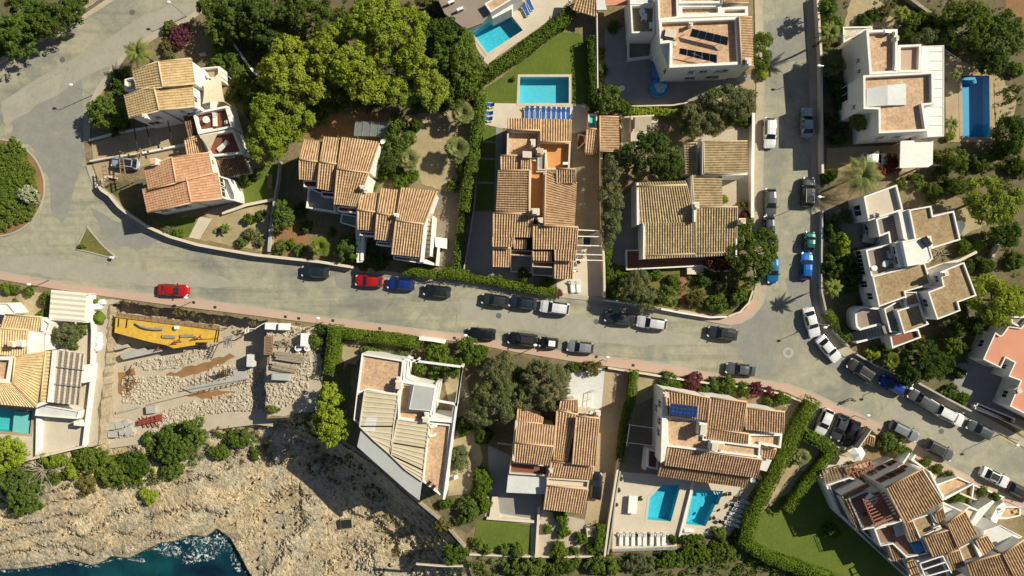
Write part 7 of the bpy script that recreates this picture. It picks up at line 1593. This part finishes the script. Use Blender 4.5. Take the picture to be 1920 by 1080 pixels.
# ================================================================== GARDEN WALLS, GATES, LAMPS
def wall(label, pts, th, h, mat, name='garden_wall', cat='wall', cap=None):
    A = PL(pts, h); B = PL(pts, 0); m = MB(); n = len(A); off = []
    for i in range(n):
        d = (A[min(i+1,n-1)] - A[max(i-1,0)]); q = Vector((-d.y, d.x, 0)).normalized()*th/2; off.append(q)
    vs = []
    for i in range(n): vs += [A[i]-off[i], A[i]+off[i], Vector((A[i].x+off[i].x, A[i].y+off[i].y, 0)), Vector((A[i].x-off[i].x, A[i].y-off[i].y, 0))]
    fs = []
    for i in range(n-1):
        for j in range(4): fs.append((4*i+j, 4*i+(j+1)%4, 4*(i+1)+(j+1)%4, 4*(i+1)+j))
    fs += [(0,1,2,3), tuple(4*(n-1)+j for j in (3,2,1,0))]
    r = tag(m.add(vs, fs).build(name, M[mat]), label, cat)
    if cap:
        k = MB()
        for a, b in zip(A, A[1:]): k.bar(a + Vector((0,0,.03)), b + Vector((0,0,.03)), th + .1, .07)
        k.build('coping', M[cap], r)
    return r
wall('rough stone wall along the lane at the top left', [(192,-8),(140,27),(102,53),(67,76),(30,96),(-30,128)], .45, .9, 'wallstone')
wall('long cream street wall curving below the pink house and the stepped house', [(183,345),(190,356),(205,366),(222,387),(241,402),(274,424),(319,444),(371,459),(420,468),(480,478),(545,485),(600,491),(662,501)], .3, 1.2, 'wallstone', cap='cream')
wall('low white wall descending along the pine wood at the upper left', [(424,62),(440,85),(460,115),(482,142)], .3, .7, 'white')
wall('pale wall below the bright lawn of the pink house', [(416,400),(440,392),(462,384),(516,373)], .4, .6, 'cream'); wall('pale fence wall between the pink house lawn and the stepped house', [(524,302),(520,340),(514,374),(506,430),(503,472)], .3, 1.0, 'concrete')
wall('white dividing wall between the two upper left driveways', [(263,287),(300,280),(348,270)], .3, .6, 'white'); wall('low white wall at the upper side of the straw roofed house drive', [(167,262),(216,249),(300,234)], .25, .5, 'white'); wall('short white wall at the mouth of the ladder pergola drive', [(168,302),(200,296),(262,287)], .25, .7, 'cream')
wall('short cream wall curving at the street mouth of the pink house drive', [(186,342),(200,330),(215,333)], .3, .8, 'cream')
wall('thin grey wall along the shaded lawn cells', [(903,238),(896,300),(888,395),(876,470),(868,516)], .2, .7, 'concrete'); wall('long tan wall along the right side of the orange terrace house', [(1128,240),(1128,330),(1130,432),(1133,500),(1134,558)], .3, 1.8, 'cream')
wall('thin white wall left of the dark courtyard at the top', [(1119,-8),(1120,60),(1121,165)], .15, 1.6, 'white'); wall('cream wall along the bottom of the dark courtyard', [(1182,199),(1262,197),(1300,190),(1334,178)], .2, 1.0, 'cream')
wall('cream pillared wall between the beige courtyard and the right hand street', [(1413,212),(1412,275),(1411,330),(1411,408)], .35, 1.4, 'cream', cap='white')
wall('long pale wall beside the upper right pavement', [(1533,-10),(1540,100),(1541,200),(1542,280),(1543,325)], .35, 1.3, 'cream'); wall('wall at the left of the cubic house beds', [(1543,395),(1541,470),(1541,545),(1551,590),(1566,622),(1592,650)], .25, 1.1, 'concrete'); wall('street wall below the yellow bush and the palm', [(1606,664),(1640,684),(1682,702),(1718,716),(1770,744),(1822,771)], .25, 1.1, 'concrete')
wall('diagonal tan stone wall at the upper right', [(1695,-12),(1745,24),(1790,60),(1830,88),(1862,104)], .45, 1.0, 'wallstone'); wall('pale retaining wall behind the right gravel roof', [(1722,512),(1760,498),(1800,488),(1832,472)], .4, 1.8, 'cream'); wall('grey stone wall running up between the right hand pines', [(1862,482),(1876,448),(1886,425)], .4, .9, 'concrete')
wall('wall of the sunken strip below the pink roofed house', [(1826,760),(1870,780),(1925,808)], .25, 1.0, 'cream'); wall('white boundary path wall between the teal pool house and the building site', [(168,560),(173,620),(170,720),(156,836)], .35, .9, 'white'); wall('pale wall along the shore side of the teal pool terrace', [(38,866),(60,860),(110,848),(157,837)], .3, .8, 'cream')
wall('old dry stone wall on the slope below the glass roofed house', [(640,826),(704,868),(774,932),(834,982),(872,1026)], .4, .5, 'wallstone'); wall('long wall on the right of the tan drive', [(1184,762),(1172,815),(1158,880),(1142,980),(1134,1042)], .3, 1.2, 'cream'); wall('low pale wall along the foot of the lower lawn and gravel garden', [(880,1040),(960,1043),(1050,1045),(1135,1043)], .25, .5, 'cream')
wall('low pale wall at the pavement above the magenta bushes', [(1140,690),(1196,699),(1300,715),(1400,727),(1470,739),(1505,754)], .25, .8, 'cream'); wall('white gate wall at the pavement in front of the glass roofed house', [(786,634),(812,637),(834,641)], .45, 2.0, 'white', cap='white'); wall('white low wall along the front garden of the olive tan house', [(1134,563),(1200,572),(1280,587),(1330,595),(1364,594)], .25, .9, 'white'); wall('curved pale wall on the rounded street corner', [(1366,593),(1388,585),(1404,568),(1412,545)], .25, .9, 'cream')
wall('cream retaining wall along the pavement beside the brown court', [(1800,925),(1850,945),(1885,962)], .25, .8, 'cream'); wall('white wall between the two pool terraces', [(1300,905),(1290,945),(1280,985),(1274,1008)], .3, .5, 'white'); wall('glass edged low wall under the white loungers', [(1148,1034),(1210,1032),(1270,1029)], .15, .9, 'metal'); wall('pale wall left of the pool terrace', [(1163,885),(1155,930),(1148,990),(1140,1040)], .2, 1.0, 'concrete')
def lamp(label, x, y, h=4.3, hx=None, hy=None):
    b = P(x, y, 0); b.z = 0; r = empty('street_lamp', b, label, 'street lamp', 'street lamps')
    MB().tube([(b.x, b.y, 0), (b.x, b.y, h*.5), (b.x, b.y, h)], [.07,.055,.045], 8).build('pole', M['metal'], r)
    a = Vector((hx, hy, 0)).normalized()*.7
    MB().tube([(b.x, b.y, h), (b.x + a.x, b.y + a.y, h + .12)], .035, 6).build('arm', M['metal'], r)
    c = Vector((b.x, b.y, h + .08)) + a; m = MB().blob(c, .34, .2, .1, 1, 10, 6, 0); m.build('lamp_head', M['plastic'], r, smooth=True)
for a in [('lamp at the lane bend beside the bright street tree',175,178,4.3,-1,.4),('lamp at the top of the lane beside the magenta bloom',350,31,4.3,-1,.7),('lamp on the pink pavement at the left edge',94,525,4.3,-.3,-1),('lamp on the pink pavement beside the black hatchback at the gate',874,634,4.0,.2,1),('lamp on the pink pavement beside the black cars',1000,652,3.6,.2,1),('lamp on the pink pavement beside the silver hatchback',1131,674,3.6,.2,1),('lamp on the street bend beside the upper white saloon',1531,607,4.2,-.8,-.4),('lamp on the pavement beside the dark blue car',1682,713,4.2,-.4,-.8),('lamp at the right end of the upper kerb',1872,815,4.3,-.4,-.8),('lamp beside the small car park',1602,779,3.4,.4,.8),('lamp beside the car with roof rails',1522,376,4.2,-1,0),('lamp on the pavement near the top of the right hand street',1521,140,4.2,-1,0),('lamp post at the timber yard corner',608,603,4.2,.3,1),('lamp post above the yellow deck on the pavement',360,566,2.4,.3,1),('lamp at the apartment block pavement on the right',1885,940,4.2,.4,.8)]: lamp(*a)
o = MB().cyl(P(212,483,.0), .22, .7, 12, .16); o.cyl(P(212,483,.7), .2, .12, 12); tag(o.build('bollard', M['plastic']), 'short white bollard at the tip of the small triangular island', 'bollard')
# ================================================================== GARDEN FURNITURE
def lounger(label, x, y, rz, mat, group, L=1.85, W=.62, z=.06, up=.38):
    p = P(x, y, z + .3); r = empty('sun_lounger', Vector((p.x, p.y, z)), label, 'sun lounger', group); r.rotation_euler = (0,0,0)
    ca, sa = math.cos(rz), math.sin(rz); q = lambda u, v, w_: (p.x + u*ca - v*sa, p.y + u*sa + v*ca, z + w_)
    f = MB()
    for s in (-1, 1): f.bar(q(-L/2, s*W/2, .3), q(L/2, s*W/2, .3), .07)
    for u in (-L/2, L/2): f.bar(q(u, -W/2, .3), q(u, W/2, .3), .07)
    f.build('frame', M['whitemetal'], r)
    for u in (-L*.4, L*.4):
        for s in (-1, 1): MB().bar(q(u, s*W*.46, 0), q(u, s*W*.46, .28), .05).build('leg', M['whitemetal'], r)
    m = MB(); a = W*.42
    m.add([q(-L*.48,-a,.36), q(L*.12,-a,.36), q(L*.12,a,.36), q(-L*.48,a,.36), q(-L*.48,-a,.28), q(L*.12,-a,.28), q(L*.12,a,.28), q(-L*.48,a,.28)], [(0,1,2,3),(0,4,5,1),(1,5,6,2),(2,6,7,3),(3,7,4,0)]); m.build('seat', M[mat], r)
    m = MB(); m.add([q(L*.13,-a,.37), q(L*.49,-a,.37+up), q(L*.49,a,.37+up), q(L*.13,a,.37), q(L*.13,-a,.30), q(L*.49,-a,.30+up), q(L*.49,a,.30+up), q(L*.13,a,.30)], [(0,1,2,3),(7,6,5,4),(0,4,5,1),(1,5,6,2),(2,6,7,3),(3,7,4,0)]); m.build('backrest', M[mat], r)
    return r
ORD = ['first','second','third','fourth','fifth','sixth','seventh','eighth','ninth']
for i, x in enumerate([987.8,997.5,1008,1018.9,1028.9,1038.3,1047.8,1056.5,1065.3]): lounger('blue lounger in the row below the rectangular pool, %s from the left'%ORD[i], x, 211+i*.35, R(90+random.uniform(-2,2)), 'bluefab', 'blue loungers in the row of nine')
for i, (x, y) in enumerate([(917,196.5),(914.5,212),(913.5,222.5)]): lounger('blue lounger facing sideways at the left end of the pool terrace, %s'%['uppermost','middle','lowest'][i], x, y, R(-4), 'bluefab', 'blue loungers at the terrace end', .0+1.7)
lounger('blue lounger beside the angled pool at the top edge, upper', 994, 9, R(115), 'bluefab', 'blue loungers beside the angled pool'); lounger('blue lounger beside the angled pool at the top edge, lower', 986, 19, R(115), 'bluefab', 'blue loungers beside the angled pool')
for i, x in enumerate([1164.5,1175.5,1187,1199,1209,1222,1234,1244.5]): lounger('white lounger in the row at the foot of the left pool, %s from the left'%ORD[i], x, 1010.5 - (i%2)*.6, R(90+random.uniform(-2,2)), 'whitefab', 'white loungers in the row of eight', 1.95, .52)
for i in range(6): lounger('pale lounger stacked close beside the long hedge, %s from the top'%ORD[i], 1395-i*4.6, 941+i*8.3, R(-18), 'bluewhite', 'pale loungers beside the long hedge', 2.1, .5)
fr(860,350,5.144); lounger('white lounger at the bottom of the cream side terrace, left', 1100, 960, R(95), 'whitefab', 'white loungers of the cream terrace'); lounger('white lounger at the bottom of the cream side terrace, right', 1155, 960, R(95), 'whitefab', 'white loungers of the cream terrace')
lounger('white lounger at the shaded front terrace corner', 890, 822, R(80), 'whitefab', None, 1.5)
fr(150,90,5.144); lounger('white lounger on the red terrace of the straw roofed house', 1302, 690, R(92), 'whitefab', None, 1.9, .6, 3.02); lounger('pale blue lounger on the lower red terrace', 1380, 945, R(40), 'bluewhite', None, 1.9, .6, 2.72)
def table(label, x, y, z, sx, sy, h=.74, rz=0, mat='plastic', rnd=False, top_t=.05, name='garden_table'):
    p = P(x, y, z + h); r = empty(name, Vector((p.x, p.y, z)), label, 'table')
    if rnd: MB().cyl((p.x, p.y, z+h-top_t), sx/2, top_t, 20).build('tabletop', M[mat], r); MB().cyl((p.x, p.y, z), .05, h-top_t, 8).build('leg', M[mat], r); MB().cyl((p.x,p.y,z), .25, .03, 12).build('base', M[mat], r)
    else:
        b = MB().box((p.x, p.y, z+h-top_t), sx, sy, top_t, rz); b.build('tabletop', M[mat], r)
        for a in (-1,1):
            for c in (-1,1):
                u, v = a*sx*.43, c*sy*.43; MB().box((p.x + u*math.cos(rz) - v*math.sin(rz), p.y + u*math.sin(rz) + v*math.cos(rz), z), .06, .06, h-top_t, rz).build('leg', M[mat], r)
    return r
def chair(label, x, y, z, rz, mat='blackplastic', group=None):
    p = P(x, y, z+.45); r = empty('garden_chair', Vector((p.x,p.y,z)), label, 'chair', group); ca, sa = math.cos(rz), math.sin(rz); q = lambda u, v, w_: Vector((p.x + u*ca - v*sa, p.y + u*sa + v*ca, z + w_))
    MB().box((p.x,p.y,z+.42), .5, .5, .05, rz).build('seat', M[mat], r); MB().bar(q(-.25,-.24,.68), q(-.25,.24,.68), .05, .5).build('backrest', M[mat], r)
    for a in (-.21,.21):
        for b in (-.21,.21): MB().bar(q(a,b,0), q(a,b,.42), .045).build('leg', M[mat], r)
table('round white table on the red terrace of the straw roofed house', 1215, 690, 3.02, 1.0, 1.0, rnd=True); chair('white chair at the right of the red terrace', 1410, 718, 3.02, R(180), 'plastic'); table('low white bench at the front parapet of the red terrace', 1215, 795, 3.02, 2.0, .45, .4, R(10), name='bench')
fr(1110,0,4.697); table('round white table on the brown roof deck at the top', 442, 100, 4.22, .9, .9, rnd=True); table('square white table on the brown roof deck at the top', 460, 145, 4.22, .8, .9); table('white box like table in the corner of the brown roof deck', 532, 222, 4.22, .9, .9, .5)
p = P(590,775,.5); r = empty('inflatable_pool', Vector((p.x,p.y,0)), 'round blue inflatable pool half covered in the dark courtyard', 'paddling pool'); m = MB()
ring = [(p.x + 1.25*math.cos(2*math.pi*i/28), p.y + 1.25*math.sin(2*math.pi*i/28), .45) for i in range(29)]; m.tube(ring, .2, 8, False); m.tube([(a,b,.2) for a,b,c in ring], .2, 8, False); m.build('ring', M['bluetarp'], r, smooth=True)
MB().cyl((p.x,p.y,.05), 1.2, .3, 24).build('water', M['pool_turq'], r); m = MB(); vs = [(p.x+.2+.85*math.cos(t)*(1+.2*math.sin(3*t)), p.y-.05+.9*math.sin(t)*(1+.2*math.cos(2*t)), .58+.07*math.sin(4*t)) for t in np.linspace(0, 6.28, 22)[:-1]]; m.add(vs + [(p.x+.2,p.y,.66)], [(i,(i+1)%21,21) for i in range(21)]); m.build('cover', surf('crumpled_pale_cover', (.55,.66,.70), (.25,.45,.6), 1.6), r)
boxthing('tarpaulin_bundle', 'long blue tarpaulin bundle against the wall of the dark courtyard', 'tarpaulin', 556, 635, .8, 2.4, .7, .05, 'bluetarp'); o = MB().blob(P(553,545,.35), .4,.4,.4,3,12,8,.05); tag(o.build('exercise_ball', M['blackplastic'], smooth=True), 'black ball above the blue tarpaulin bundle', 'ball')
table('round white table in the lower left of the dark courtyard', 265, 776, .05, .85, .85, rnd=True)
def parasol(label, x, y, z, r_, n, h=2.5, rz=0, mat='whitefab', zb=0):
    p = P(x, y, z + h); r = empty('parasol', Vector((p.x,p.y,z)), label, 'parasol'); c = Vector((p.x,p.y,z+h+.15)); m = MB()
    rim = [Vector((p.x + r_*math.cos(rz+2*math.pi*i/n), p.y + r_*math.sin(rz+2*math.pi*i/n), z+h-.35)) for i in range(n)]
    m.add([c]+rim, [(0,1+i,1+(i+1)%n) for i in range(n)]); m.build('canopy', M[mat], r, fix=False); MB().cyl((p.x,p.y,z), .035, h+.2, 8).build('pole', M['whitemetal'], r); MB().cyl((p.x,p.y,z), .3, .08, 12).build('base', M['concrete'], r)
    k = MB()
    for q in rim: k.bar(c - Vector((0,0,.06)), q - Vector((0,0,.03)), .03)
    k.build('ribs', M['whitemetal'], r)
fr(1520,760,3.375); parasol('white six sided parasol at the top corner of the apartment block', 305, 310, .05, 1.15, 6, 2.6); parasol('white square parasol under the red roof pergola', 390, 605, 5.22, 1.15, 4, 1.7, R(10))
table('blue grey table on the middle terrace of the apartment block', 560, 790, 4.42, 1.3, 1.7, .74, .3, 'bluewhite'); boxthing('tarpaulin_cover', 'blue cover on the red terrace of the apartment block', 'cover', 680, 900, 1.2, 1.6, .0+5.0, .5, 'bluetarp')
chair('dark chair on the upper red terrace of the apartment block', 345, 690, 5.22, .4)
boxthing('toy_slide', 'small yellow toy on the little terrace at the right edge', 'toy', 1296, 672, .7, .5, 1.0, .4, 'yellow')
fr(860,350,5.144); r = boxthing('hot_tub', 'dark covered hot tub between the white crossbeams', 'hot tub', 1237, 528, 1.15, 1.5, .8, 0, 'plastic', 'glass'); chair('white chair at the corner of the cream side terrace', 1120, 805, .05, 1.0, 'plastic'); chair('dark chair at the top of the cream side terrace', 1155, 728, .05, 2.0)
fr(1120,690,3.0); r = table('large white covered table on the left pool terrace', 200, 770, .05, 1.3, 2.6, .76, -.08, 'whitefab', top_t=.25)
for i, (x, y, l) in enumerate([(128,622,'topmost on the left rim of the left pool terrace'),(118,688,'second on the left rim of the left pool terrace'),(104,768,'third on the left rim of the left pool terrace'),(242,735,'right of the large white table')]): bush('dark pot plant, %s'%l, x, y, 4.5*1, 'dark', h=.9, name='pot_plant', cat='pot plant')
for i, (x, y, l) in enumerate([(745,708,'nearest the pool steps'),(798,728,'above the stacked loungers'),(752,770,'left of the stacked loungers'),(690,865,'beside the round bush'),(655,845,'below the folded parasol')]): chair('dark chair at the right pool, %s'%l, x, y, .05, i*1.3, group='dark chairs at the right pool')
o = MB(); o.tube([P(672,805,.9), P(690,795,1.1)], .16, 7); o.bar(P(672,805,.9), P(672,805,0), .05); tag(o.build('folded_parasol', M['darkmetal']), 'dark folded parasol lying beside the right pool', 'parasol')
boxthing('pool_cover_box', 'white box at the lower left corner of the right pool', 'box', 515, 915, 1.4, .5, .4, 0, 'plastic'); table('round white table in the corner right of the lower ribbed roof', 875, 632, .05, .8, .8, rnd=True); table('round grey table in the corner right of the lower ribbed roof', 912, 615, .05, .8, .8, rnd=True, mat='greyroof')
for i,(x,y) in enumerate([(288,955),(222,955)]): boxthing('side_table', 'little dark side table among the white loungers, %s'%['right one','left one'][i], 'side table', x, y-12, .4, .4, .4, 0, 'blackplastic')
fr(880,680,2.843); r = boxthing('stone_planter', 'square cream stone planter in the gravel garden', 'planter', 650, 905, 1.5, 1.3, .7, .1, 'cream'); MB().box(P(650,905,.78), .9, .6, .03, .1).build('soil', M['soil'], r)
fr(1530,330,3.175); table('round white table on the taupe terrace of the cubic house, upper', 442, 475, 3.62, .8, .8, rnd=True, mat='metal'); table('round table on the taupe terrace of the cubic house, lower', 415, 522, 3.62, .9, .9, rnd=True, mat='bluewhite'); table('white round table at the front corner of the taupe terrace', 350, 548, 3.62, .8, .8, rnd=True)
for i,(x,y,a) in enumerate([(430,455,0),(455,490,2),(398,530,1),(432,512,3)]): chair('chair of the upper terrace tables of the cubic house, %s'%['topmost','second','third','rightmost of the lower table'][i], x, y, 3.62, a, 'metal', 'chairs on the taupe terrace')
chair('dark chair at the edge of the top cream terrace, right', 365, 232, 4.22, 1.2); chair('dark chair at the edge of the top cream terrace, left', 330, 240, 4.22, 1.6)
for i,(x,y) in enumerate([(258,835),(255,862),(262,880)]): bush('pot plant with red leaves on the round terrace, %s'%['top','middle','bottom'][i], x, y, 6, 'red', h=2.8, name='pot_plant', cat='pot plant')
boxthing('garden_basin', 'round rimmed white basin in the dip above the cubic house', 'basin', 555, 48, 1.0, 1.0, .5, .3, 'plastic', 'soil'); o = MB()
for i in range(14): a = P(735+random.uniform(-30,60), 460+random.uniform(-25,30), .25); o.bar(a, a + Vector((random.uniform(-1.2,1.2), random.uniform(-.6,.6), random.uniform(0,.3))), .1)
tag(o.build('plank_heap', M['greywood']), 'pale planks scattered between the two gravel roofs', 'plank heap')
fr(560,590,2.918); chair('pale chair in the small court of the long white wall', 862, 888, .05, .4, 'plastic'); chair('dark chair at the tip of the right clay terrace, upper', 715, 920, 4.62, .9); chair('dark chair at the tip of the right clay terrace, lower', 738, 940, 4.62, .9)
fr(); boxthing('garden_bench', 'small pale seat block on the plank driveway end', 'bench', 1130-1108+1085, 212-10, .5, .5, .9, .3, 'plastic'); chair('white pot seat beside the cistern of the tan sheds', 1095, 198, .05, 1.2, 'plastic')
chair('white chair in the paved court beside the tan sheds', 1166, 237, .05, .5, 'plastic'); o = MB().blob(P(380,102,.2), .55, .3, .25, 4, 12, 7, .3); tag(o.build('pale_boulder', M['rubble']), 'pale boulder behind the straw roofed house', 'boulder')
bush('white blossom bush beside the big round tree, left', 1172, 290, 14, 'flower', ry=18); bush('white blossom bush under the big round tree', 1232, 328, 10, 'flower', ry=7)
table('low wooden table on the bright lawn of the pink house', 506, 340, .05, .7, 2.2, .4, 0, 'wood'); gz = ground_z(650,982); o = boxthing('stone_firepit', 'square dark hollow with stone rim on the shore slope', 'fire pit', 650, 982, 1.8, 1.5, .5, .1, 'wallstone', 'blackplastic'); o.location = (P(650,982,gz).x - P(650,982,0).x, P(650,982,gz).y - P(650,982,0).y, gz + .1)
wall('thin pale step wall at the foot of the shore garden', [(780,1058),(830,1062),(868,1062)], .2, .4, 'cream')
# ================================================================== THE WALKER
def person(label, x, y, yaw):
    b = P(x, y, 0); r = empty('person', Vector((b.x, b.y, .03)), label, 'person'); r.rotation_euler = (0,0,yaw)
    def skin(name, verts, edges, rad, mat, sub=1):
        me = bpy.data.meshes.new(name); me.from_pydata(verts, edges, []); o = bpy.data.objects.new(name, me); C.objects.link(o)
        o.modifiers.new('s', 'SKIN'); sv = me.skin_vertices[0].data
        for i, q in enumerate(rad): sv[i].radius = (q, q)
        sv[0].use_root = True
        o.modifiers.new('d', 'SUBSURF').levels = sub; o.modifiers['d'].render_levels = sub
        dg = bpy.context.evaluated_depsgraph_get(); m2 = bpy.data.meshes.new_from_object(o.evaluated_get(dg)); bpy.data.objects.remove(o)
        m2.materials.clear(); m2.materials.append(M[mat]); m2.polygons.foreach_set('use_smooth', [True]*len(m2.polygons)); o = bpy.data.objects.new(name, m2); C.objects.link(o); o.parent = r; return o
    V = [(0,0,.93),(0,0,1.15),(0,0,1.40),(0.02,0,1.52),(.04,0,1.66),(.04,0,1.72), (0,.10,.90),(.16,.10,.50),(.05,.10,.09),(.20,.11,.04), (0,-.10,.90),(-.06,-.10,.48),(-.30,-.10,.14),(-.18,-.11,.05), (0,.19,1.38),(-.10,.25,1.10),(.02,.26,.88),(.06,.26,.80), (0,-.19,1.38),(.08,-.25,1.10),(.24,-.25,.93),(.29,-.25,.86)]
    E = [(0,1),(1,2),(2,3),(3,4),(4,5),(0,6),(6,7),(7,8),(8,9),(0,10),(10,11),(11,12),(12,13),(2,14),(14,15),(15,16),(16,17),(2,18),(18,19),(19,20),(20,21)]
    rad = [.12,.115,.13,.05,.09,.06,.085,.06,.04,.035,.085,.06,.04,.035,.055,.042,.03,.032,.055,.042,.03,.032]
    for w, s in ((17,1),(21,-1)):
        x0, y0, z0 = V[w]
        for k, (dx, dy, dz) in enumerate([(.03,.0,-.09),(.012,.0,-.10),(-.006,0,-.095),(-.022,0,-.08),(.05,-.03*s,-.04)]):
            n = len(V); V.append((x0 + dx*.5, y0 + dy*.5, z0 + dz*.5)); V.append((x0 + dx, y0 + dy, z0 + dz)); rad += [.010,.008]; E += [(w, n), (n, n+1)]
    M.setdefault('skin', plain('skin', (.42,.25,.17), .6)); M.setdefault('shirt', plain('pale_shirt', (.42,.46,.52), .85)); M.setdefault('trousers', plain('dark_trousers', (.06,.07,.09), .85)); M.setdefault('hair', plain('brown_hair', (.07,.04,.025), .8))
    body = skin('body', V, E, rad, 'skin')
    skin('shirt', [(0,0,.92),(0,0,1.15),(0,0,1.42),(0,.19,1.39),(-.08,.245,1.15),(0,-.19,1.39),(.065,-.245,1.15)], [(0,1),(1,2),(2,3),(3,4),(2,5),(5,6)], [.135,.135,.14,.075,.065,.075,.065], 'shirt')
    skin('trousers', [(0,0,.96),(0,.10,.88),(.16,.10,.50),(.06,.10,.14),(0,-.10,.88),(-.06,-.10,.48),(-.27,-.10,.18)], [(0,1),(1,2),(2,3),(0,4),(4,5),(5,6)], [.125,.105,.08,.065,.105,.08,.065], 'trousers')
    m = MB().blob((.02,0,1.72), .105, .095, .085, 1, 12, 8, .05); o = m.build('hair', M['hair'], None, smooth=True); o.parent = r
    for s in (-1,1):
        o = MB().blob((.125,s*.035,1.665), .014,.018,.012,1,8,6,0).build('eye', M['blackplastic'], None); o.parent = body
        o = MB().blob((.04,s*.09,1.655), .02,.012,.03,1,8,6,0).build('ear', M['skin'], None); o.parent = body
    o = MB().blob((.14,0,1.635), .018,.014,.022,1,8,6,0).build('nose', M['skin'], None); o.parent = body
    o = MB().box((.122,0,1.60), .012,.045,.01).build('mouth', M['lamp_r'], None); o.parent = body
    return r
person('person in pale shirt and dark trousers walking across the road below the bend', 1594, 748, R(205))
